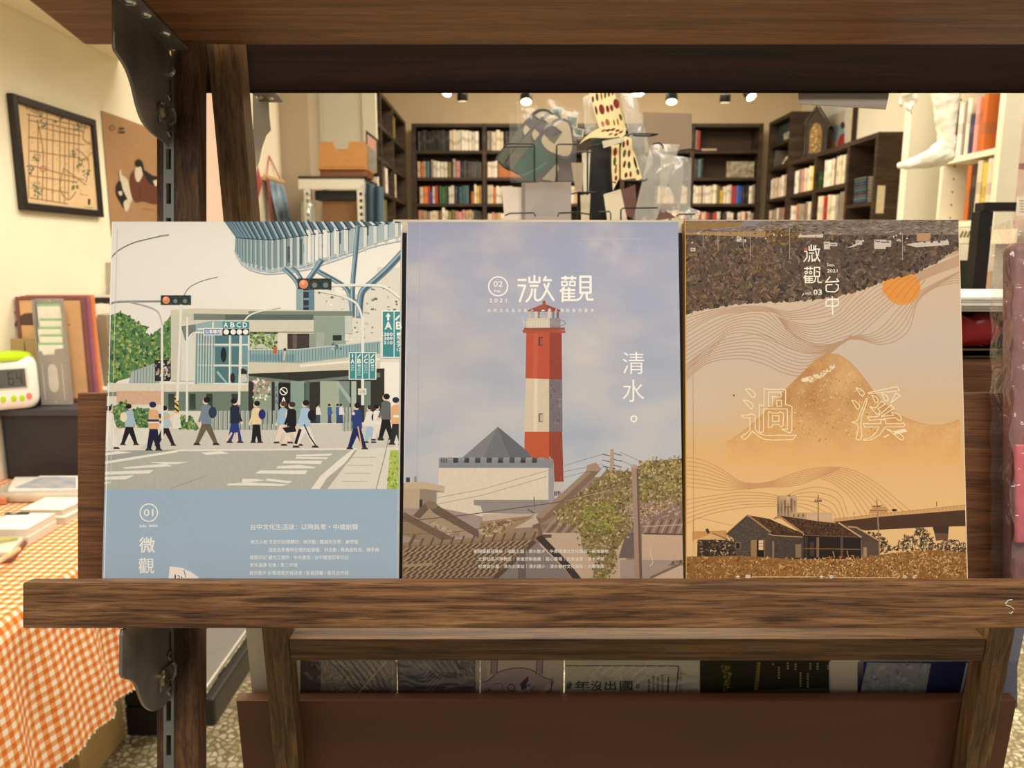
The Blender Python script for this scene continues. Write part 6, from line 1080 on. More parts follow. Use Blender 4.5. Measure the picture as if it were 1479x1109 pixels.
# ================================================================ spinner stand with wrapped goods behind the rack
film = plastic('clear_film', (1.0, .98, .95), gloss=.02, haze=.05, rough=.12, bump=.3, scale=14)
milky = plastic('milky_film', (.98, .96, .91), gloss=.04, haze=.24, rough=.18, bump=.6, scale=14)
SY = 1.50
def flat(pts, Y, t, k=None, o=(700, 110, 4.482)):
    """upright card at distance Y with the outline seen at pts"""
    q = [onY(o[0] + x / o[2], o[1] + y / o[2], Y) for x, y in pts]; return MB().prism(Fr((0, Y, 0), (1, 0, 0), (0, 0, 1), (0, 1, 0)), [(p.x, p.z) for p in q], 0, t)
def zpt(x, y, Y, o=(700, 110, 4.482)): return onY(o[0] + x / o[2], o[1] + y / o[2], Y)
def bagfilm(pts, Y, mat, bulge=.006, o=(700, 110, 4.482), n=8):
    """four-cornered soft film bag, pillowed and creased"""
    q = [zpt(x, y, Y, o) for x, y in pts]; mb = MB(); s_ = random.uniform(0, 9)
    for sg in (-1, 1):
        mb.sheet(lambda u, v: (q[0] * (1 - u) + q[1] * u) * (1 - v) + (q[3] * (1 - u) + q[2] * u) * v + Vector((0, sg * bulge * (math.sin(math.pi * u) * math.sin(math.pi * v)) ** .5 + .002 * math.sin(u * 17 + v * 23 + s_), 0)), n, n)
    return mb
sp = thing('spinner_stand', 'black wire spinner stand hung with wrapped cards behind the lighthouse magazine', 'stand', (onY(860, 300, SY + .06).x, SY + .06, 0)); wire = M('black_wire', (26, 24, 22), .4, .3)
px_ = sp.location.x
MB().lathe(Fr((px_, SY + .06, 0)), [(.20, 0), (.20, .012), (.03, .03)], 28).build('foot', wire, sp, smooth=True); MB().lathe(Fr((px_, SY + .06, 0)), [(.012, .0305), (.012, 1.62), (.004, 1.63)], 14).build('pole', wire, sp, smooth=True)
for x, y0, y1, Y in ((612, 750, 960, SY + .02), (932, 690, 960, SY + .02)): MB().tube([zpt(x, y0, Y), zpt(x, y1 + 500, Y)], .004, 8).build('upright', wire, sp, smooth=True)
for k, (Y, pts) in enumerate(((SY - .055, [(120, 462), (150, 436), (310, 437), (322, 450), (322, 685)]), (SY - .05, [(125, 458), (200, 456), (312, 455)]), (SY - .055, [(466, 685), (466, 450), (478, 440), (604, 440)]), (SY - .01, [(665, 770), (666, 472), (680, 456), (760, 438)]), (SY - .05, [(590, 495), (640, 488), (700, 492)]), (SY - .04, [(905, 386), (960, 371), (1122, 375)]), (SY - .04, [(1122, 376), (1070, 388), (960, 384)]), (SY - .055, [(876, 455), (876, 660), (890, 676), (1036, 676), (1052, 664)]), (SY - .055, [(816, 455), (816, 680), (850, 690)]), (SY - .03, [(1085, 440), (1130, 432), (1155, 450), (1155, 468)]), (SY - .03, [(1260, 481), (1330, 472), (1404, 488)]),
        (SY - .06, [(130, 902), (162, 888), (318, 884), (330, 908)]), (SY - .06, [(472, 908), (480, 886), (600, 882), (690, 896), (690, 940)]), (SY - .06, [(742, 880), (808, 875), (816, 890), (816, 940)]), (SY - .06, [(882, 940), (882, 866), (892, 855), (1120, 852)]), (SY - .05, [(1240, 906), (1260, 893), (1362, 893)]), (SY, [(560, 762), (612, 750), (720, 752)]))):
    MB().tube([zpt(x, y, Y) for x, y in spline([tuple(map(float, p)) for p in pts], 3)] if False else [zpt(x, y, Y - .02) for x, y in pts], .0014, 6).build('wire_loop', wire, sp, smooth=True)
for z in (1.40, 1.50): MB().tube([Vector((px_ + .085 * math.cos(a * .3927), SY + .06 + .06 * math.sin(a * .3927), z)) for a in range(16)], .0017, 6, closed=True).build('wire_ring', wire, sp, smooth=True)
# the animal shaped pouch cards
OUT = spline([(195, 580), (320, 420), (390, 340), (440, 290), (490, 272), (540, 285), (566, 330), (580, 420), (578, 480), (555, 525), (525, 535), (470, 522), (455, 575), (430, 610), (370, 655), (300, 680), (235, 650), (200, 610)], 4, True)
DKP, CRP, GRP = (52, 52, 50), (216, 204, 178), (40, 100, 82)
for i, (dx, dy, lb) in enumerate(((0, 0, 'front green and cream animal shaped card with black outline, on the wire stand'), (-60, -36, 'second animal shaped card, half hidden behind the front green one'), (-118, -62, 'rearmost animal shaped card, only its pale top showing'))):
    Y = SY - .045 + i * .014; pts = [(x + dx, y + dy) for x, y in OUT]; o = thing('shaped_card', lb, 'card', zpt(400 + dx, 680 + dy, Y), 'animal shaped cards'); flat(pts, Y, .003).build('card', M('card_dark_edge', DKP, .4), o)
    pr = Print((0, Y - .0002, 0), (0, -1, 0), k=.7); pr.view(700 - 0 + dx / 4.482, 110 + dy / 4.482, 4.482)
    pr.poly(spline([(205, 585), (320, 432), (375, 390), (360, 430), (375, 480), (440, 520), (460, 540), (440, 590), (420, 580), (410, 610), (390, 600), (370, 640), (340, 630), (320, 668), (260, 655), (212, 610)], 3, True), GRP if i == 0 else (110, 112, 96)); pr.poly(spline([(368, 405), (430, 330), (480, 292), (535, 300), (555, 350), (566, 430), (560, 490), (530, 518), (470, 505), (400, 470)], 4, True), CRP)
    pr.poly([(385, 378), (438, 312), (504, 362), (450, 440)], (70, 66, 64)); pr.poly([(392, 380), (440, 330), (470, 350), (420, 410)], (96, 92, 100)); pr.poly([(410, 410), (470, 380), (500, 366), (450, 438)], (112, 106, 66)); pr.poly([(370, 668), (470, 560), (480, 600), (450, 680)], (186, 178, 162)); pr.line([(250, 640), (340, 600), (400, 560)], 6, (90, 150, 160)); pr.build('card_print', o)
o = bagfilm([(160, 250), (600, 240), (590, 690), (165, 690)], SY - .060, film, .003).build('clear_bag', film, smooth=True); tag(o, 'clear film bag around the green and cream animal shaped card', 'bag')
# grey gift box below
o = thing('grey_box', 'flat grey box with a pale half circle on the wire stand', 'box', zpt(400, 920, SY - .04)); bm_ = flat([(262, 690), (560, 685), (560, 1000), (262, 1000)], SY - .045, .03); bm_.build('box', M('warm_grey_card', (158, 148, 142), .6, var=.03), o); flat([(240, 690), (262, 690), (262, 1000), (240, 1000)], SY - .044, .028).build('box_side', M('darker_grey_card', (128, 118, 116), .6), o)
pr = Print((0, SY - .0452, 0), (0, -1, 0), k=.75); pr.view(700, 110, 4.482); pr.poly([(375 + 78 * math.cos(a * .1309), 900 + 80 * math.sin(a * .1309)) for a in range(24, 49)], (176, 168, 162)); pr.build('box_print', o)
for i, (pts, Y, mt, lb) in enumerate((([(110, 712), (240, 720), (240, 1000), (135, 1000)], SY - .03, (206, 194, 182), 'pale pinkish wrapped card left of the grey box'), ([(560, 560), (640, 560), (632, 750), (590, 752)], SY + .01, (186, 168, 140), 'tan card behind the front animal shaped card'), ([(630, 500), (700, 470), (720, 750), (640, 752)], SY + .02, (232, 226, 206), 'white card beside the black cloth on the stand'), ([(620, 770), (716, 756), (714, 940), (625, 940)], SY + .015, (224, 212, 180), 'cream card below the wire loop beside the black cloth'), ([(1026, 232), (1342, 242), (1340, 478), (1040, 500)], SY + .12, (140, 120, 96), 'plain taupe card standing behind the clear bags'), ([(770, 765), (880, 730), (925, 940), (795, 940)], SY - .05, (214, 200, 174), 'scalloped cream label on the stand beside the black cloth'), ([(880, 740), (975, 700), (990, 930), (905, 900)], SY - .02, (104, 70, 60), 'dark maroon card behind the scalloped cream label'), ([(1110, 830), (1240, 915), (1090, 940)], SY - .02, (112, 80, 72), 'maroon card corner below the white zip bags'))):
    o = flat(pts, Y, .002).build('display_card', M('card_%d_%d_%d' % mt, mt, .6, var=.05)); tag(o, lb, 'card')
o = MB(); q0, q1 = zpt(745, 395, SY + .03), zpt(765, 1000, SY + .03); rr_ = .021
o.lathe(Fr((q0.x + .004, SY + .03, 1.35)), [(.034, 0), (.032, .1), (.028, .17), (.024, q0.z - 1.36), (.016, q0.z - 1.35)], 16); o.build('pole_sleeve', M('black_cloth', (28, 27, 28), .9, var=.2, scale=60), sp, smooth=True)
# stamps, bright lamp-lit bag, beetle sheets, clear bags
for i, (pts, lb) in enumerate((([(432, 208), (512, 200), (510, 262), (440, 262)], 'upper teal stamp sticker inside the clear bag'), ([(525, 245), (608, 262), (598, 340), (535, 318)], 'middle teal stamp sticker inside the clear bag'), ([(575, 330), (645, 345), (636, 396), (570, 380)], 'lowest teal stamp sticker beside the lit white bag'))):
    o = flat(pts, SY + .012 + i * .004, .001).build('stamp_sticker', M('stamp_border', (214, 210, 186), .6)); tag(o, lb, 'sticker', 'stamp stickers'); pr = Print((0, SY + .0118 + i * .004, 0), (0, -1, 0), k=.75); pr.view(700, 110, 4.482); c = (sum(p[0] for p in pts) / 4, sum(p[1] for p in pts) / 4); pr.poly([(c[0] + (x - c[0]) * .78, c[1] + (y - c[1]) * .78) for x, y in pts], (112, 146, 142), .4); pr.disc(c[0], c[1] + 8, 12, (70, 104, 110)); pr.build('sticker_print', o)
for pts, Y, mt, lb in (([(208, 165), (350, 180), (370, 400), (215, 410)], SY + .03, film, 'empty clear film bag left of the stamp stickers'), ([(400, 140), (640, 235), (650, 420), (380, 400)], SY + .006, film, 'clear film bag holding the teal stamp stickers'), ([(635, 140), (700, 100), (752, 340), (650, 380)], SY + .05, milky, 'milky white bag glowing under the ceiling spotlights'), ([(870, 95), (975, 100), (1092, 560), (1000, 690)], SY - .02, milky, 'long clear bag hanging in the middle of the stand'), ([(1075, 440), (1265, 440), (1110, 940), (960, 930)], SY - .035, milky, 'clear zip bag leaning left below the taupe card'), ([(1140, 500), (1340, 530), (1330, 900), (1130, 880)], SY - .02, milky, 'clear zip bag with a grey drawing below the taupe card'), ([(1330, 850), (1410, 880), (1330, 940), (1250, 930)], SY - .04, milky, 'small creased clear bag at the lower right of the stand')):
    o = bagfilm(pts, Y, mt).build('clear_bag', mt, smooth=True); tag(o, lb, 'bag', 'clear bags on the wire stand')
o = flat([(1190, 600), (1215, 550), (1280, 555), (1290, 620), (1260, 880), (1235, 800), (1160, 640)], SY - .012, .001).build('grey_insert', M('grey_drawing_card', (150, 144, 142), .7, var=.2, scale=60)); tag(o, 'grey drawing card inside the clear zip bag', 'card')
def beetles(pts, Y, lb, bugs, name='insect_card'):
    o = flat(pts, Y, .0015).build(name, M('cream_card', (234, 214, 160), .5, var=.03)); tag(o, lb, 'card', 'cream cards printed with insects'); pr = Print((0, Y - .0002, 0), (0, -1, 0), k=.75); pr.view(700, 110, 4.482)
    for x, y, rx, ry, a, c in bugs:
        ca, sa = math.cos(a), math.sin(a); pr.poly([(x + rx * math.cos(t * .524) * ca - ry * math.sin(t * .524) * sa, y + rx * math.cos(t * .524) * sa + ry * math.sin(t * .524) * ca) for t in range(12)], c)
        pr.line([(x + ry * sa, y - ry * ca), (x - ry * sa, y + ry * ca)], 3, (70, 40, 30))
    pr.build('insect_print', o); return o
RDB, BRB, GNB, ORB = (150, 52, 40), (110, 62, 40), (84, 110, 70), (196, 130, 60)
beetles([(675, 110), (835, 95), (920, 345), (890, 400), (770, 360), (740, 330)], SY + .02, 'upper cream card printed with red beetles, tilted on the stand', [(758, 215, 18, 34, -.2, RDB), (722, 220, 8, 30, -.2, BRB), (796, 212, 11, 24, -.2, RDB), (822, 205, 11, 22, -.2, RDB), (852, 178, 20, 32, -.2, RDB), (700, 150, 8, 20, 0, BRB), (728, 135, 9, 26, -.1, BRB), (756, 128, 7, 26, -.1, ORB), (780, 120, 7, 24, 0, GNB), (804, 112, 8, 22, 0, RDB), (828, 106, 7, 18, 0, GNB), (795, 300, 15, 24, -.3, ORB), (765, 310, 12, 20, -.3, (214, 150, 130)), (880, 265, 9, 22, -.3, GNB), (838, 300, 6, 20, -.2, ORB), (862, 295, 6, 22, -.2, ORB)])
beetles(spline([(612, 440), (680, 370), (770, 325), (840, 320), (905, 350), (900, 385), (800, 400), (680, 400)], 3, True), SY - .025, 'folded cream insect card in front of the tilted one', [(800, 350, 8, 16, 1.2, BRB), (830, 345, 8, 16, 1.2, RDB), (860, 352, 7, 15, 1.2, BRB), (815, 375, 7, 14, 1.2, ORB), (850, 378, 7, 14, 1.1, BRB), (882, 362, 7, 16, 1.0, RDB), (770, 352, 7, 18, 1.2, ORB)])
beetles([(905, 385), (950, 400), (975, 660), (880, 672), (878, 470)], SY - .03, 'lower cream insect card right of the black cloth, inside the wire loop', [(900, 440, 9, 22, .1, BRB), (925, 430, 9, 22, 0, RDB), (905, 500, 10, 26, .2, GNB), (935, 500, 9, 24, .1, BRB), (905, 570, 9, 24, .2, BRB), (935, 575, 10, 24, 0, (70, 66, 60)), (915, 640, 10, 18, .2, BRB), (945, 635, 8, 20, 0, RDB)])
beetles([(815, 450), (872, 440), (872, 660), (830, 740), (822, 600)], SY - .02, 'narrow cream insect card beside the black cloth', [(845, 490, 12, 28, .1, RDB), (842, 550, 10, 30, .1, GNB), (848, 610, 9, 22, .1, (190, 120, 110)), (850, 660, 9, 18, .1, RDB), (850, 580, 6, 10, 0, BRB)])
beetles([(960, 470), (985, 540), (1018, 660), (985, 680), (962, 640)], SY - .028, 'sliver of a cream insect card by the long clear bag', [(975, 560, 8, 40, -.25, (60, 56, 50)), (992, 620, 10, 20, -.2, GNB)])
o = flat([(760, 420), (905, 392), (900, 425), (770, 465)], SY - .045, .001).build('price_strip', M('clear_label_strip', (206, 196, 170), .3)); tag(o, 'pale label strip across the folded insect card', 'label')
# ================================================================ middle left shelf with wooden tray
R2 = 1 / 3.6975
def z2(x, y): return (380 + x * R2, 120 + y * R2)
AY = 5.0
def ay(x, y, Y=AY): return onY(*z2(x, y), Y)
wpaint = M('white_angle_steel', (206, 202, 188), .45, .1, var=.04); st = thing('angle_shelf', 'white slotted angle steel shelf carrying the wooden tray', 'shelf', (ay(360, 700).x, AY + .2, 0)); xl, xr_ = ay(192, 600).x, ay(528, 600).x; zt = ay(300, 512).z; zb_ = ay(300, 566).z
for x0, x1, Y in ((ay(192, 0).x, ay(228, 0).x, AY), (ay(482, 0).x, ay(524, 0).x, AY), (ay(192, 0).x, ay(228, 0).x, AY + .5), (ay(482, 0).x, ay(524, 0).x, AY + .5)):
    pm = MB().box(W0, x0, x1, Y, Y + .003, 0, zt).box(W0, x0, x0 + .003, Y + .0031, Y + .035, 0, zt).build('upright', wpaint, st)
    if Y == AY:
        for k in range(18): z = zt - .05 - k * .042; MB().box(W0, (x0 + x1) / 2 - .009, (x0 + x1) / 2 + .009, Y - .0006, Y - .0001, z - .01, z + .01).build('slot', black_hole, pm)
MB().box(W0, xl, xr_, AY - .004, AY - .0008, zb_, zt).build('front_beam', wpaint, st); MB().box(W0, xr_ - .004, xr_, AY - .0005, AY + .53, zb_, zt).build('side_beam', wpaint, st); MB().box(W0, xl, xr_ + .01, AY - .006, AY + .54, zt + .0005, zt + .018).build('shelf_board', M('black_shelf_board', (52, 44, 36), .5), st)
MB().box(W0, xl + .05, xr_ - .06, AY + .02, AY + .5, zt - .62, zt - .60).build('shelf_board', M('black_shelf_board', (52, 44, 36), .5), st)
bx = thing('wooden_tray', 'honey wooden letter tray with a rounded notch on the white steel shelf', 'tray', (ay(425, 480).x, AY + .1, zt + .019)); hw_ = M('honey_wood', (178, 124, 66), .5, var=.12, scale=14, stretch=(1, 1, 12)); zb2 = zt + .0195
nt = [ay(298, 448), ay(545, 448), ay(545, 312), ay(457, 312), ay(452, 340), ay(435, 360), ay(410, 363), ay(388, 352), ay(378, 330), ay(374, 312), ay(298, 312)]
MB().prism(Fr((0, AY + .01, 0), (1, 0, 0), (0, 0, 1), (0, 1, 0)), [(p.x, p.z) for p in nt], 0, .012).build('front_panel', hw_, bx, bevel=.002)
a, b = ay(290, 450), ay(550, 490); MB().box(W0, a.x, b.x, AY, AY + .30, a.z - .012, a.z).build('middle_board', hw_, bx, bevel=.002); MB().box(W0, a.x + .01, b.x - .002, AY + .02, AY + .28, zb2, a.z - .0125).build('lower_tray', M('dark_honey_wood', (120, 72, 36), .5), bx); MB().box(W0, b.x - .0155, b.x - .004, AY + .0225, AY + .30, a.z + .0002, nt[2].z - .02).build('side_panel', hw_, bx); MB().box(W0, a.x, b.x, AY + .285, AY + .30, a.z + .0002, nt[2].z - .01).build('rear_panel', hw_, bx)
o = thing('black_picture', 'small black framed pink picture standing behind the wooden tray', 'picture', (ay(580, 500).x, AY + .36, zt + .019)); pq = [(548, 250), (612, 300), (618, 500), (552, 500)]; flat(pq, AY + .34, .012, o=(380, 120, 3.6975)).build('frame', M('black_frame_wood', (38, 33, 28), .35), o); flat([(556, 272), (604, 308), (608, 480), (558, 480)], AY + .3385, .0012, o=(380, 120, 3.6975)).build('picture', M('pink_print', (206, 158, 140), .6), o)
o = flat([(545, 320), (605, 370), (605, 480), (548, 450)], AY + .12, .006, o=(380, 120, 3.6975)).build('grey_card', M('grey_green_card', (140, 140, 126), .7, var=.2, scale=20)); tag(o, 'grey green card leaning on the end of the wooden tray', 'card')
o = MB().sheet(lambda u, v: ay(546 + 95 * u + (8 * math.sin(u * 9)) * v, 528 + 30 * u + 330 * v, AY - .02 + .03 * math.sin(u * 14)), 24, 8).build('blue_cloth', M('blue_grey_cloth', (74, 98, 114), .9, var=.12, scale=9), smooth=True, solid=.004); tag(o, 'blue grey cloth hanging over the corner of the white steel shelf', 'cloth')
o = thing('brown_carton', 'brown carton on the lower board of the white steel shelf', 'box', (ay(370, 700).x, AY + .25, zt - .6)); MB().box(W0, ay(275, 0).x, ay(478, 0).x, AY + .08, AY + .45, zt - .5995, ay(300, 622).z).build('body', M('dull_brown_card', (126, 92, 58), .8), o)
o = MB().box(W0, ay(240, 0).x, ay(478, 0).x, AY + .05, AY + .46, ay(300, 621).z, ay(300, 570).z).build('shadow_block', M('shelf_shadow_black', (30, 28, 26), .6), bevel=.003); tag(o, 'dark block painted as the shadow above the brown carton, white steel shelf', 'box')  # dark block standing in for the shadow beneath the steel shelf
gb = MB().lathe(Fr((ay(265, 700).x, AY - .10, ay(265, 800).z)), [(.045, 0), (.047, .01), (.047, .155), (.04, .185), (.02, .20), (.017, .225), (.021, .228), (.021, .236)], 20).build('glass_bottle', plastic('bottle_glass', (.93, .95, .92), gloss=.12, haze=.08, rough=.05, bump=.0), smooth=True); tag(gb, 'clear glass bottle in front of the white steel shelf', 'bottle')
o = MB().box(W0, ay(215, 700).x, ay(320, 700).x, AY - .17, AY - .03, 0, ay(265, 800).z - .0008).build('bottle_stand', M('pale_stand_board', (150, 132, 104), .7), bevel=.004); tag(o, 'pale stand under the glass bottle by the white steel shelf', 'stand')
# ---------------------------------------------------------------- ceiling spotlights
def spot(px, py, Y, tilt, power, lb, big=1.0):
    p = onY(px, py, Y); o = thing('spotlight', lb, 'lamp', p, 'ceiling spotlights of the far room'); m = Matrix.Rotation(math.radians(tilt[0]), 3, 'X') @ Matrix.Rotation(math.radians(tilt[1]), 3, 'Y'); f = Fr(p, m @ Vector((1, 0, 0)), m @ Vector((0, 1, 0)), m @ Vector((0, 0, 1)))
    MB().lathe(f, [(.040, 0), (.042, .004), (.040, .055), (.026, .065), (.024, .085), (.01, .092)], 18).build('housing', M('black_lamp_metal', (34, 30, 28), .4, .4), o, smooth=True)
    MB().lathe(f, [(.036, -.001), (.034, .0025)], 18).build('lens', M('spot_lens_%d' % int(power * 10), (255, 232, 190), .3, emit=power), o); MB().tube([f(0, 0, .09), Vector((p.x, p.y, 3.299))], .008, 8).build('stem', MATS['black_lamp_metal'], o)
spot(645, 134, 6.0, (-38, 14), 9, 'spotlight nearest the left bookcase, turned towards us'); spot(668, 146, 6.2, (8, 0), 2, 'second spotlight from the left, pointing straight down'); spot(760, 147, 5.6, (-28, 0), 12, 'bright spotlight above the clear film bag'); spot(922, 131, 4.6, (-48, 0), 40, 'glaring spotlight above the long clear bag'); spot(970, 147, 5.6, (-22, 4), 8, 'spotlight right of the glaring one, above the taupe card'); spot(1047, 148, 6.2, (6, 0), 1.5, 'dim spotlight pointing down above the far right bay'); spot(1085, 140, 5.9, (-36, -16), 9, 'spotlight turned sideways nearest the gothic shrine')
# ---------------------------------------------------------------- shrine and painting on the low right bookcase
zs = 2.3003; base = onZ(1163, 236, zs); sh = thing('gothic_shrine', 'dark wooden gothic shrine with a pointed gold niche on the low bookcase', 'shrine', Vector((2.735, 7.19, zs))); F_ = turned(Vector((2.725, 7.19, zs)), -15); dw = M('shrine_dark_wood', (58, 44, 34), .4, var=.2, scale=20); gd = M('aged_gold', (150, 122, 72), .5, .3, var=.5, scale=60)
MB().box(F_, -.105, .105, -.07, .07, 0, .03).build('base', dw, sh, bevel=.004); MB().prism(Fr(F_(0, -.06, 0), F_.x, F_.z, F_.y), [(-.095, .0305), (.095, .0305), (.095, .30), (0, .45), (-.095, .30)], 0, .12).build('body', dw, sh, bevel=.003)
for sg in (-1, 1): MB().lathe(F_ if False else Fr(F_(sg * .088, -.068, .0305), F_.x, F_.y, F_.z), [(.010, 0), (.010, .02), (.006, .03), (.006, .24), (.011, .26), (.004, .32)], 10).build('column', dw, sh, smooth=True); MB().hexa([F_(sg * .012, -.075, .435), F_(sg * .10, -.075, .30), F_(sg * .10, -.0605, .30), F_(sg * .012, -.0605, .435), F_(sg * .012, -.075, .46), F_(sg * .115, -.075, .305), F_(sg * .115, -.0605, .305), F_(sg * .012, -.0605, .46)]).build('gable_moulding', dw, sh)
MB().prism(Fr(F_(0, -.0635, 0), F_.x, F_.z, F_.y), [(-.05, .05), (.05, .05), (.05, .22)] + [(.05 * math.cos(a * .2), .22 + .09 * math.sin(a * .2)) for a in range(1, 8)] + [(-.05 * math.cos(a * .2), .22 + .09 * math.sin(a * .2)) for a in range(7, 0, -1)] + [(-.05, .22)], 0, .003).build('niche_panel', gd, sh)
for k in range(9): MB().lathe(Fr(F_(.018 * math.sin(k * 2.2), -.0637, .07 + k * .024), F_.x, F_.z, -F_.y), [(.017, 0), (.013, .005), (.004, .008)], 10).build('gold_ornament', M('bright_gold', (186, 156, 96), .45, .3, var=.4, scale=60), sh, smooth=True)
MB().tube([F_(.035 * math.cos(a * .3927), 0, .47 + .028 * math.sin(a * .3927)) for a in range(0, 9)], .005, 8).build('finial_ring', dw, sh, smooth=True); MB().lathe(Fr(F_(0, 0, .44), F_.x, F_.y, F_.z), [(.01, 0), (.006, .03), (.009, .045), (.003, .065)], 10).build('finial', dw, sh, smooth=True)
xp = 2.91; pA, pB = onX(1187, 225, xp), onX(1224, 219, xp); zp = onX(1205, 143, xp).z; pt = thing('painting', 'framed painting of two bathers on a beach leaning above the low bookcase', 'painting', (xp, (pA.y + pB.y) / 2, zs)); y0, y1 = pB.y, pA.y
MB().box(W0, xp, xp + .02, y0 + .012, y1 - .012, zs + .012, zp - .012).build('canvas', M('beach_painting', (196, 196, 186), .6, var=.05), pt)
for a in ((y0, y0 + .0118, zs + .0005, zp), (y1 - .0118, y1, zs + .0005, zp)): MB().box(W0, xp - .004, xp + .022, a[0], a[1], a[2], a[3]).build('frame_side', M('pale_frame', (206, 190, 160), .5), pt)
for a in ((zs + .0005, zs + .0118), (zp - .0118, zp)): MB().box(W0, xp - .004, xp + .022, y0 + .012, y1 - .012, a[0], a[1]).build('frame_side', M('pale_frame', (206, 190, 160), .5), pt)
pr = Print((xp - .0003, 0, 0), (-1, 0, 0), k=.7); pr.view(990, 130, 5.687); pr.poly([(1120, 470), (1305, 400), (1305, 470), (1118, 545)], (206, 190, 160)); pr.poly([(1125, 330), (1305, 270), (1305, 400), (1120, 470)], (146, 166, 170)); pr.poly([(1128, 240), (1310, 160), (1305, 270), (1125, 330)], (206, 196, 170))
pr.disc(1196, 330, 22, (96, 62, 46), ry=34); pr.disc(1192, 345, 14, (206, 160, 124), ry=22); pr.poly([(1165, 420), (1200, 390), (1230, 430), (1240, 500), (1150, 530)], (206, 156, 120)); pr.disc(1292, 290, 18, (90, 58, 44), ry=30); pr.poly([(1245, 440), (1270, 370), (1308, 350), (1306, 470), (1260, 490)], (176, 66, 56)); pr.build('painting_print', pt)
o = MB().box(W0, 2.945, 2.988, onX(1232, 200, 2.96).y, onX(1226, 200, 2.96).y, 2.305, 3.29).build('dark_batten', M('dark_batten_wood', (50, 42, 34), .5)); tag(o, 'dark vertical batten on the right wall beside the bathers painting', 'batten')
# ---------------------------------------------------------------- grey sheet behind the back beam
o = MB().prism(Fr(CAM, EX, EU, EF), [(RX(x, .606), RY(y, .606)) for x, y in ((1152, 120), (1153, 150), (1279, 158), (1287, 120))], .6055, .6065).build('grey_sheet', M('grey_sheet_card', (170, 160, 148), .6, var=.03)); tag(o, 'slanted grey card fixed to the back of the rack beam at upper right', 'card')
# ---------------------------------------------------------------- white bookcase at the right
wb = M('white_case_laminate', (236, 228, 202), .45, var=.02); YF, YN = 3.46, 3.10; XF = onY(1366, 200, YF).x; XN = onY(1446, 200, YN).x; zA = onY(1446, 213, YN).z; zB = onY(1425, 318, YN + .1).z; XB2 = 2.36
wc = thing('white_bookcase', 'white bookcase with pin holes carrying the plaster leg at the right', 'bookcase', ((XF + XB2) / 2, (YN + YF) / 2, 0))
MB().box(W0, XF, XB2, YF, YF + .022, 0, 2.55).build('side_panel', wb, wc, bevel=.001); MB().box(W0, XF, XB2, YN - .036, YN, 0, 2.55).build('side_panel', wb, wc, bevel=.001); MB().box(W0, XB2 - .01, XB2, YN + .0005, YF - .0005, 0, 2.55).build('back_panel', wb, wc)
for z in (zA, zB, zB - .4, zB - .8, 2.52): MB().box(W0, XF + .006, XB2 - .0105, YN + .0005, YF - .0005, z - .024, z).build('shelf', wb, wc, bevel=.001)
for k in range(14): z = zA + .30 - k * .055; MB().lathe(Fr((XF + .05, YF - .0006, z), (1, 0, 0), (0, 0, 1), (0, 1, 0)), [(.004, 0), (.004, .0005)], 8).build('pin_hole', black_hole, wc)
o = MB().box(W0, XN + .055, XB2, YN - .0385, YN - .0365, .9, 2.5).build('pink_liner', M('pale_pink_liner', (222, 196, 176), .6)); tag(o, 'pale pink sheet covering the near end of the white bookcase', 'panel'); zz = onY(1470, 240, YN - .04).z
o = MB().box(W0, XN + .055, XB2, YN - .0405, YN - .0387, zz - .011, zz + .011).build('mauve_strip', M('mauve_strip', (160, 116, 110), .6)); tag(o, 'mauve strip across the pale pink sheet at the right frame edge', 'strip')
WF = Fr((XF + .012, YF - .01, 0), (0, -1, 0), (1, 0, 0))
row(WF, .02, .25, zA, 'brown gap:.02 white grey white gap:.01 low-navy pink gap:.004 orange orange', 'upper shelf of the white bookcase', .225, .2, .0, jit=.01)
row(WF, .15, .33, zB, 'orange black gap:.01 cream wide-yellow cream', 'lower shelf of the white bookcase', .24, .18, .0, jit=.01)
# ---------------------------------------------------------------- plaster leg and hand
def remesh(o, vox, sm=6, amp=.003):
    md = o.modifiers.new('r', 'REMESH'); md.mode = 'VOXEL'; md.voxel_size = vox; m2 = o.modifiers.new('s', 'SMOOTH'); m2.iterations = sm; m2.factor = .5
    me = bpy.data.meshes.new_from_object(o.evaluated_get(bpy.context.evaluated_depsgraph_get())); o.modifiers.clear(); mt = o.data.materials[0]; o.data = me
    if not me.materials: me.materials.append(mt)
    for v in me.vertices: v.co += v.normal * (fbm(v.co.x * 26, v.co.y * 26, v.co.z * 26, 3) * amp)
    for p in me.polygons: p.use_smooth = True
FY = 2.88; kf = FY / 3.36 / FPX
def fp(x, y, dy=0.0): return onY(1210 + x / 3.36, 120 + y / 3.36, FY + dy)
plaster = M('white_plaster', (238, 232, 214), .7, var=.04, scale=30, bump=.35)
mb = MB(); mb.tube([fp(521, -150), fp(522, -60), fp(522, 20), fp(524, 100), fp(526, 180), fp(528, 240), fp(532, 290), fp(540, 330)], [kf * q for q in (66, 72, 66, 56, 46, 40, 38, 34)], 16)
mb.tube([fp(556, 318), fp(540, 345), fp(480, 352), fp(430, 370), fp(380, 384), (fp(345, 394)), fp(318, 402)], [kf * q for q in (22, 38, 40, 34, 27, 21, 14)], 14); mb.tube([fp(530, 300), fp(480, 330), fp(430, 360)], [kf * q for q in (38, 34, 26)], 12)
for dx, dy, r, L in ((0, -.018, 19, 56), (22, .006, 12, 56), (40, .022, 12, 54), (58, .036, 11, 48), (76, .048, 10, 40)): mb.tube([fp(385 + dx, 392, dy * .7), fp(345 + dx - L * .4, 398, dy), fp(340 + dx - L * .75, 400, dy), fp(342 + dx - L, 405, dy)], [kf * r * q for q in (1.1, .95, 1.0, .6)], 10)
mb.tube([fp(520, 372, .02), fp(450, 388, .035), fp(385, 398, .03)], [kf * q for q in (26, 22, 18)], 10)
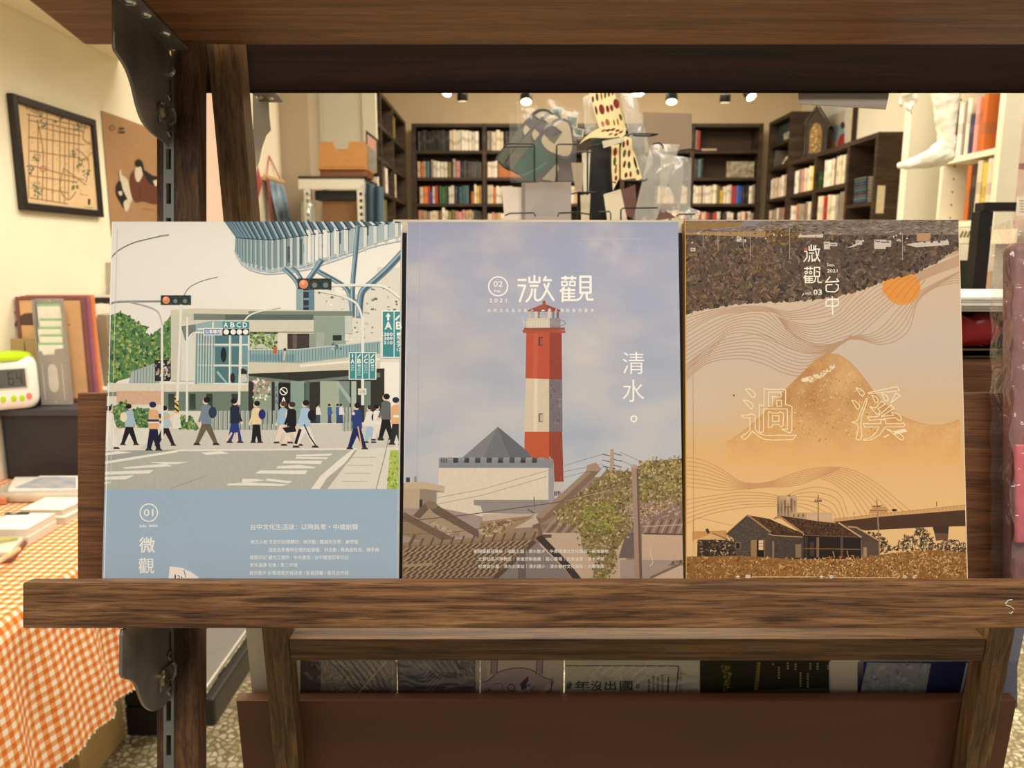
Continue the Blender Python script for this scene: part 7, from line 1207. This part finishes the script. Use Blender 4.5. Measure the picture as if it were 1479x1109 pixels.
lg = mb.build('leg_sculpture', plaster); remesh(lg, .0045, 1, .006); tag(lg, 'white plaster cast of a lower leg and foot hanging before the white bookcase', 'sculpture')
mb = MB(); mb.tube([fp(335, -100), fp(335, -50), fp(334, 0)], [kf * q for q in (26, 24, 28)], 12); mb.tube([fp(334, 0), fp(336, 30), fp(340, 62)], [kf * q for q in (22, 27, 22)], 12)
for pts, r in (([(318, 50), (306, 78), (304, 100), (310, 116)], 10), ([(332, 62), (328, 96), (334, 120), (342, 136)], 10.5), ([(346, 64), (346, 100), (352, 128), (358, 152)], 10.5), ([(358, 58), (364, 84), (364, 108), (358, 126)], 9.5), ([(356, 20), (372, 46), (380, 72), (378, 96)], 10)): mb.tube([fp(x, y, .012 * (i % 2)) for i, (x, y) in enumerate(pts)], [kf * r * .66 * q for q in (1.1, 1, .95, .7)], 10)
hd = mb.build('hand_sculpture', plaster); remesh(hd, .0034, 1, 0); tag(hd, 'white plaster cast of a hand hanging with fingers down beside the leg', 'sculpture')
for ob, x, y in ((lg, 521, -150), (hd, 335, -100)): p = fp(x, y); c = MB().tube([p - Vector((0, 0, .02)), Vector((p.x, p.y, 3.299))], .004, 6).build('cord', M('white_cord', (220, 214, 200), .8), ob)
# ---------------------------------------------------------------- black framed display table, right edge
TY = 1.36; tz0 = onZ(1430, 430, 0.0); bkm = M('black_table_metal', (36, 33, 30), .4, .3); dt = thing('display_table', 'black metal framed display table at the right edge', 'table', (onY(1470, 400, TY).x, TY + .15, 0)); x0, x1 = onY(1411, 350, TY).x, onY(1640, 350, TY).x; zt = onY(1440, 292, TY).z; zs_ = onY(1440, 436, TY).z
for x in (x0, x1): MB().box(W0, x, x + .024, TY, TY + .024, 0, zt - .0155).build('leg', bkm, dt, bevel=.001); MB().box(W0, x, x + .024, TY + .334, TY + .358, 0, zs_ - .0145).build('leg', bkm, dt, bevel=.001)
MB().box(W0, x0 + .004, x1 + .024, TY - .002, TY + .024, zt - .015, zt).build('top_rail', bkm, dt, bevel=.001); MB().box(W0, x0 - .06, x1, TY + .0245, TY + .3595, zs_ - .014, zs_).build('lower_shelf', bkm, dt)
o = MB().box(W0, onY(1471, 300, TY - .01).x, onY(1520, 300, TY).x, TY - .006, TY - .004, onY(1470, 312, TY).z, onY(1470, 284, TY).z).build('price_card', M('white_price_card', (232, 222, 204), .7)); tag(o, 'small white price card on the black display table rail', 'card')
pr = Print((0, TY - .0062, 0), (0, -1, 0)); pr.view(0, 0, 1); [pr.line([(1473, 290 + i * 4), (1478.6, 290 + i * 4)], 1, (120, 110, 100)) for i in range(5)]; pr.build('card_lines', o)
def tallbook(pa, pb, yt, Y, c, lb, d=.12):
    xa, xb = onY(pa, 400, Y).x, onY(pb, 400, Y).x; o = thing('book', lb, 'book', ((xa + xb) / 2, Y + d / 2, zs_), 'books on the black display table'); h = onY(pa, yt, Y).z; mt = M('cloth_%d_%d_%d' % c, c, .6, var=.06); MB().box(W0, xa, xb, Y, Y + .0015, zs_ + .0006, h).build('spine', mt, o); MB().box(W0, xa, xa + .0012, Y + .0016, Y + d, zs_ + .0006, h).build('cover', mt, o); MB().box(W0, xb - .0012, xb, Y + .0016, Y + d, zs_ + .0006, h).build('cover', mt, o); MB().box(W0, xa + .0013, xb - .0013, Y + .003, Y + d - .002, zs_ + .0016, h - .0015).build('page_block', pg, o); return o
TB = TY + .07
tallbook(1372, 1396, 376, TB, (62, 70, 44), 'dark green book left of the black table leg, tucked behind the magazine'); tallbook(1397, 1400.5, 392, TB, (196, 178, 134), 'thin tan book left of the black table leg'); tallbook(1401, 1407.5, 378, TB, (74, 84, 52), 'green book touching the black table leg'); tallbook(1424, 1432, 392, TB, (222, 176, 140), 'peach coloured book right of the black table leg'); tallbook(1433, 1462, 352, TB + .02, (206, 200, 180), 'broad pale book inside the black table frame'); tallbook(1463, 1490, 330, TB + .02, (222, 208, 186), 'tall cream book at the right frame edge under the price card')
o = flat([(1376, 352), (1418, 350), (1416, 374), (1378, 374)], TB + .17, .004, o=(0, 0, 1)); 
for v in o.v: pass
o = o.build('olive_card', M('pale_olive_card', (190, 180, 140), .7)); o2 = thing('patterned_box', 'white box with olive leaf pattern behind the green books', 'box', (onY(1400, 340, TB + .17).x, TB + .2, zs_)); MB().box(W0, onY(1370, 340, TB + .175).x, onY(1419, 340, TB + .175).x, TB + .175, TB + .26, zs_ + .0006, onY(1400, 329, TB + .175).z).build('box', M('white_pattern_paper', (236, 226, 200), .7), o2, bevel=.001)
pr = Print((0, TB + .1747, 0), (0, -1, 0)); pr.view(1210, 120, 3.36); [pr.poly([(590 + i * 17, 745), (604 + i * 17, 715), (612 + i * 17, 722), (600 + i * 17, 752)], (150, 132, 70)) for i in range(7)]; pr.build('leaf_print', o2); tag(o, 'pale olive card behind the green books on the display table', 'card')
# white magazines, black case with red cushion and brown cabinet below
CY0 = .86; bc = thing('brown_cabinet', 'dark brown cabinet beneath the black case behind the rack board', 'cabinet', (.72, CY0 + .12, 0)); cx0, cx1 = onY(1330, 500, CY0).x, onY(1700, 500, CY0).x; zc = onY(1430, 503, CY0).z
MB().box(W0, cx0, cx1, CY0, CY0 + .26, zc - .22, zc - .0105).build('body', board_w, bc, bevel=.002)
for x in (cx0 + .02, cx1 - .05): MB().box(W0, x, x + .03, CY0 + .2, CY0 + .23, 0, zc - .2205).build('leg', board_w, bc); MB().box(W0, cx0 - .004, cx1 + .004, CY0 - .004, CY0 + .264, zc - .01, zc).build('top_board', M('lighter_edge_wood', (112, 86, 60), .5, var=.2, scale=10, stretch=(1, 12, 12)), bc, bevel=.002)  # top board in a lighter brown than the body
zk = onY(1430, 448, CY0 + .02).z; o = thing('black_case', 'black case standing on the brown cabinet under the white magazines', 'case', (.72, CY0 + .12, zc)); MB().box(W0, cx0 + .01, cx1 - .01, CY0 + .03, CY0 + .24, zc + .0006, zk - .001).build('body', M('black_case_cloth', (30, 28, 30), .6), o, bevel=.003)
cu = MB(); q = [(1376, 452), (1386, 458), (1398, 458), (1414, 452), (1428, 451.5), (1440, 460), (1444.5, 475), (1440, 490), (1428, 499), (1410, 502), (1376, 502)]; pp = spline(q, 4, True)
c_ = MB(); pts3 = [onY(x, y, CY0 + .018) for x, y in pp]; ctr = sum(pts3, Vector()) / len(pts3); n = len(pts3)
for sc_, dy in ((1.0, .010), (.97, .002), (.88, -.006), (.6, -.010), (.2, -.0115)): c_.v += [Vector((ctr.x + (p.x - ctr.x) * sc_, p.y + dy, max(zc + .001, ctr.z + (p.z - ctr.z) * sc_))) for p in pts3]
for r in range(4):
    for i in range(n): c_.f.append((r * n + i, r * n + (i + 1) % n, (r + 1) * n + (i + 1) % n, (r + 1) * n + i)); c_.m.append(0)
c_.f.append(tuple(range(4 * n, 5 * n))); c_.m.append(0)
cu = c_.build('red_cushion', M('dark_red_leather', (130, 26, 30), .35, var=.08, scale=30), smooth=True); tag(cu, 'dark red rounded leather cushion leaning against the black case', 'cushion')
e_ = MB().tube([onY(x, y, CY0 + .0125) for x, y in spline([(1426, 455), (1434, 460), (1438.5, 470), (1438, 482), (1430, 492), (1416, 499)], 4)], .0009, 6).build('piping', M('pale_red_piping', (186, 90, 80), .4), cu, smooth=True)
zz = zk
for k in range(5):
    f0 = onY(1376 + k * 2.5, 440, CY0).x; o = MB().box(W0, f0 - .02, cx1 - .02 + .004 * k, CY0 - .004 - .003 * (k % 3), CY0 + .2, zz + .0004, zz + .0031).build('white_magazine', M('white_magazine_paper', (226, 222, 212), .6, var=.04)); zz += .0033; tag(o, '%s thin white magazine of the stack lying on the black case' % ('lowest', 'second lowest', 'middle', 'second highest', 'topmost')[k], 'magazine', 'stack of white magazines on the black case')
# ---------------------------------------------------------------- pink wrapped product at the right end of the ledge
D0 = .512; fx0, fx1 = RX(1459.5, D0), RX(1600, D0); pk = thing('pink_package', 'pink toy in a clear creased plastic pack at the right end of the ledge', 'package', RK((fx0 + fx1) / 2, ybot + .001, D0 + .012))
mb = MB(); rbox(mb, Fr(CAM, EX, EF, EU), RX(1472, D0), fx1 - .004, D0 + .006, D0 + .022, ybot + .002, RY(345, D0), .007, 3); mb.build('pink_insert', M('mauve_insert', (128, 86, 84), .5, var=.25, scale=18), pk, smooth=True)
mb = MB(); rbox(mb, Fr(CAM, EX, EF, EU), RX(1470, D0), fx1 - .01, D0 + .0012, D0 + .0055, RY(786, D0), RY(642, D0), .0019, 3); mb.build('pink_toy', M('bright_pink_plastic', (196, 90, 108), .3, var=.1), pk, smooth=True)
def fold(u, v):
    x = fx0 + (fx1 - fx0) * u; y = ybot + .0015 + (RY(322, D0) - ybot) * v; return RK(x + .0012 * math.sin(v * 40) * (1 - u), y, D0 - .0015 + .0012 * math.sin(u * 60 + v * 31) + .001 * math.sin(v * 90 + u * 14))
mb = MB(); mb.sheet(fold, 30, 60); mb.sheet(lambda u, v: RK(fx0 + .0008 * math.sin(v * 55), ybot + .0015 + (RY(322, D0) - ybot) * v, D0 - .001 + .022 * u), 3, 60); mb.build('clear_pack', plastic('shiny_pack_film', (1.0, .93, .92), gloss=.04, haze=.07, rough=.1, bump=.6, scale=50), pk, smooth=True)
# ---------------------------------------------------------------- sleeve with a black card behind the lighthouse magazine, price tag
def cov(px, py, k): return onplane(px, py, COVP - COVN * k, COVN)
sv = thing('sleeved_card', 'black card in a clear sleeve standing behind the lighthouse magazine', 'card', cov(780, 860, .011))
MB().hexa([cov(x, y, .0112) for x, y in ((559, 856), (1003, 856), (1001, 337), (562, 337))] + [cov(x, y, .0098) for x, y in ((559, 856), (1003, 856), (1001, 337), (562, 337))]).build('black_card', M('matt_black_card', (24, 20, 20), .7), sv)
MB().hexa([cov(x, y, .0110) for x, y in ((568, 336), (987, 336), (987, 318), (568, 317))] + [cov(x, y, .0094) for x, y in ((568, 336), (987, 336), (987, 318), (568, 317))]).build('sleeve_flap', M('milky_sleeve_edge', (196, 184, 162), .3, var=.08, scale=50), sv)
pt_ = [cov(x, y, -.0012) for x, y in ((243.5, 866), (243.5, 834), (245, 818.5), (264, 820.5), (267, 823), (274, 825.5), (286, 834), (286, 866))]
mb = MB(); n = len(pt_); mb.add(pt_ + [p + COVN * -.0004 for p in pt_], [tuple(range(n)), tuple(range(n, 2 * n))] + [(i, (i + 1) % n, (i + 1) % n + n, i + n) for i in range(n)]); tg_ = mb.build('price_tag', M('torn_paper', (228, 218, 212), .8, var=.04)); tag(tg_, 'torn white price tag tucked before the street crossing magazine', 'tag')
pr = Print(COVP + COVN * .00125, COVN); pr.view(0, 800, 3.5214); pr.text('1', 888, 104, 894, 130, (40, 36, 36)); pr.text('2', 902, 108, 916, 132, (40, 36, 36)); pr.line([(922, 116), (926, 122)], 4, (40, 36, 36)); pr.line([(935, 82), (945, 118)], 3, (60, 54, 54)); pr.build('tag_print', tg_)
# ---------------------------------------------------------------- wrapped prints on the rear ledge
KB = .0400
def rpt(px, py, k=KB): return onplane(px, py, RF(0, 0, k), RF.z)
def rx(px, k=KB): p = rpt(px, 985, k); return (p - RF.o).dot(RF.x)
YB, YTP = -.7695, -.497
def rearitem(name, label, cat, p0, p1, c, art=None, t=.004, group='prints on the rear ledge'):
    o = thing(name, label, cat, RF((rx(p0) + rx(p1)) / 2, YB, KB)); o['group'] = group
    rf(rx(p0) + .0004, rx(p1) - .0004, YB, YTP, KB, KB + t).build('sheet', M('rear_%d_%d_%d' % c, c, .6, var=.04), o)
    if art: pr = Print(RF(0, 0, KB), -RF.z); pr.view(420, 900, 4.35); art(pr); pr.build('sheet_print', o)
    return o
def art_a(p):
    p.rect(60, 225, 660, 610, (150, 140, 128), .3); p.poly([(60, 230), (190, 240), (190, 500), (60, 480)], (84, 76, 70)); p.rect(160, 430, 640, 610, (104, 94, 84), .3); p.scatter([(190, 250), (260, 250), (420, 420), (620, 420), (600, 440), (200, 440)], 90, 5, 14, [(172, 162, 150), (126, 118, 108)], seed=51)
    for i in range(8): p.curve([(240 + i * 44, 236), (330 + i * 40, 330), (380 + i * 36, 400), (470 + i * 30, 432)], 6, (74, 66, 62)); p.curve([(255 + i * 44, 236), (345 + i * 40, 325), (395 + i * 36, 395)], 4, (190, 180, 166))
    p.line([(370, 500), (520, 330), (600, 240)], 10, (196, 186, 172)); p.line([(70, 380), (170, 500)], 10, (60, 54, 52)); p.ring(500, 440, 24, 6, (80, 72, 66)); p.line([(580, 490), (620, 440)], 10, (56, 50, 48)); p.rect(625, 238, 668, 600, (150, 140, 130)); p.line([(640, 238), (645, 600)], 4, (190, 180, 170))
def art_b(p):
    p.rect(672, 225, 1160, 610, (92, 88, 94), .3); p.line([(760, 290), (1150, 330)], 8, (60, 56, 60)); p.line([(780, 405), (1150, 405)], 12, (52, 48, 54)); p.poly([(680, 250), (900, 250), (860, 320), (700, 330)], (110, 106, 116))
    for i in range(9): p.line([(740 + i * 45, 238), (820 + i * 40, 310)], 6, (150, 144, 142)); p.line([(880 - i * 12, 430 - i * 18), (960 - i * 14, 340 - i * 12)], 5, (140, 132, 130))
    p.rect(1000, 425, 1150, 500, (130, 122, 120), .4); [p.line([(1010, 432 + i * 10), (1145, 432 + i * 10)], 3, (80, 74, 76)) for i in range(7)]; p.rect(1050, 330, 1150, 395, (122, 114, 112), .4); p.poly([(1060, 240), (1130, 240), (1120, 290), (1060, 290)], (66, 62, 68)); p.rect(1162, 225, 1188, 610, (186, 176, 162))
def art_pig(p):
    PG, OL = (184, 164, 160), (74, 58, 66); p.rect(1190, 225, 1710, 610, (206, 190, 172), .05); p.rect(1190, 225, 1232, 610, (190, 176, 164), up=True)
    p.poly(spline([(1200, 470), (1230, 370), (1300, 310), (1400, 285), (1500, 290), (1590, 340), (1630, 352), (1640, 330), (1650, 360), (1560, 430), (1500, 500), (1460, 610), (1200, 610)], 4, True), PG, .1); p.line(spline([(1200, 370), (1240, 360), (1300, 310), (1400, 282), (1500, 288), (1590, 340), (1632, 352)], 4), 5, OL)
    for x in (1275, 1560): p.poly([(x - 14, 225), (x + 24, 225), (x + 20, 320), (x - 20, 320)], (170, 148, 156)); p.line([(x - 15, 225), (x - 18, 320)], 4, OL); p.line([(x + 24, 225), (x + 20, 318)], 4, OL)
    p.poly([(1205, 420), (1245, 395), (1290, 430), (1270, 490), (1210, 480)], (176, 152, 156)); p.disc(1245, 418, 6, OL); p.disc(1228, 436, 3, OL); p.line([(1200, 490), (1330, 465), (1440, 456)], 6, OL); p.disc(1330, 465, 16, (196, 176, 170)); p.curve([(1270, 385), (1320, 380), (1330, 420), (1290, 430)], 4, (120, 100, 104)); p.ring(1385, 405, 22, 5, OL); p.disc(1440, 420, 20, (206, 190, 178)); p.poly([(1440, 380), (1490, 330), (1500, 400), (1450, 420)], (96, 74, 96)); p.scatter([(1480, 370), (1540, 370), (1540, 430), (1490, 430)], 30, 6, 12, [(206, 192, 184), (150, 132, 136)], seed=53); p.line([(1640, 350), (1620, 600)], 5, OL); p.line([(1490, 560), (1630, 420), (1650, 360)], 6, OL)
def art_news(p):
    p.view(740, 900, 4.35); K = (40, 36, 32); p.rect(330, 225, 1180, 610, (206, 196, 172), .08); p.line([(335, 266), (1045, 268)], 8, K); p.line([(1045, 268), (1022, 500)], 8, K); p.line([(980, 340), (974, 560)], 10, K)
    for ch, x0, y0, x1, y1 in (('歲', 338, 362, 376, 420), ('年', 390, 362, 486, 420), ('沒', 492, 360, 566, 424), ('出', 580, 362, 652, 420), ('國', 674, 362, 756, 424), ('。', 776, 382, 800, 410), ('K', 780, 456, 820, 496)): p.text(ch, x0, y0, x1, y1, K, .02)
    p.text('I', 722, 478, 762, 490, K, .02); p.poly([(612, 500), (630, 478), (670, 450), (672, 500)], K); p.line([(335, 435), (390, 500)], 6, K); p.line([(390, 490), (412, 466)], 6, K); p.rect(712, 438, 742, 464, (150, 142, 124))
    for i, (x, y0, y1) in enumerate(((858, 350, 490), (886, 330, 490), (914, 340, 490), (942, 325, 490))):
        for j in range(16): y = y0 + (y1 - y0) * j / 16; p.rect(x - 8 + (j % 3), y, x + 8, y + 6, (80, 74, 66), up=False)
    p.text('magazine 2020/07', 1040, 268, 1072, 490, (60, 54, 48), 0, 90); [p.line([(480 + i * 70, 330), (560 + i * 70, 270)], 6, (228, 220, 200)) for i in range(7)]
def art_green(p):
    p.view(740, 900, 4.35); p.rect(1178, 225, 2000, 610, (50, 48, 30), .5); p.scatter([(1310, 270), (1380, 260), (1370, 360), (1350, 480), (1320, 480), (1330, 350)], 60, 5, 14, [(150, 130, 50), (120, 108, 44), (96, 90, 40)], seed=55); p.line([(1180, 445), (1480, 450)], 6, (84, 80, 56)); p.view(1060, 900, 3.53); p.rect(-10, 195, 485, 420, (44, 42, 32), .4); p.poly([(118, 198), (136, 198), (116, 400), (98, 400)], (140, 120, 60)); [p.rect(108 + i % 2 * 4, 210 + i * 14, 124, 218 + i * 14, (80, 70, 40), up=False) for i in range(13)]
    r = random.Random(6)
    for x, y, n in ((225, 222, 5), (270, 200, 3), (335, 250, 6), (372, 255, 6), (385, 202, 3), (422, 202, 3), (476, 214, 2), (310, 204, 3), (195, 204, 1)): [p.rect(x, y + i * 13, x + 9, y + 8 + i * 13, (160, 150, 120), up=False) for i in range(n)]
    p.poly([(0, 345), (480, 330), (480, 365), (0, 365)], (84, 80, 60), .4)
def art_strip(p): p.view(1060, 900, 3.53); p.rect(470, 195, 660, 370, (210, 198, 178), .03); p.rect(466, 368, 640, 420, (186, 176, 160), .03)
def art_blue(p):
    p.view(1060, 900, 3.53); p.rect(630, 195, 1300, 430, (40, 44, 92), .15); p.poly([(680, 200), (1005, 205), (975, 370), (640, 368)], (150, 152, 158), .35); p.scatter([(690, 210), (990, 210), (970, 360), (660, 360)], 60, 8, 26, [(166, 166, 170), (136, 138, 146)], seed=57); p.line([(1190, 205), (1155, 370)], 12, (160, 160, 166)); p.poly([(1200, 195), (1445, 195), (1445, 430), (1160, 430)], (124, 128, 150), .3)
rearitem('illustrated_print', 'grey brown illustrated print in film, leftmost on the rear ledge', 'print', 362, 572.5, (206, 198, 180), art_a); rearitem('architecture_print', 'dark grey print of buildings in film, second on the rear ledge', 'print', 574, 693, (150, 142, 134), art_b); rearitem('pig_card', 'pale card with a mauve pig drawing on the rear ledge', 'card', 694, 814.5, (206, 190, 172), art_pig); rearitem('news_print', 'cream paper with large black characters wrapped in film on the rear ledge', 'print', 815.5, 1010, (206, 196, 172), art_news); rearitem('green_book', 'dark green book with yellow plant design on the rear ledge', 'book', 1011, 1190, (46, 44, 32), art_green); rearitem('white_notebook', 'plain white notebook between the green and blue books, rear ledge', 'notebook', 1191, 1239, (210, 198, 178), art_strip); rearitem('blue_book', 'dark blue book with a pale picture at right end of rear ledge', 'book', 1240, 1466, (124, 128, 150), art_blue)
for p0, p1, lb in ((430, 692, 'creased clear film over the two leftmost prints of the rear ledge'), (816, 1008, 'creased clear film over the cream paper with large characters')):
    a, b = rx(p0, .038), rx(p1, .038); o = MB().sheet(lambda u, v: RF(a + (b - a) * u, YB + (YTP - YB) * v, .0378 + .0011 * math.sin(u * 40 + v * 60) * math.sin(v * 25)), 60, 40).build('film_wrap', plastic('crease_film_%d' % p0, (1, 1, 1), gloss=.04, haze=.04, rough=.12, bump=.8, scale=35), smooth=True); tag(o, lb, 'film')
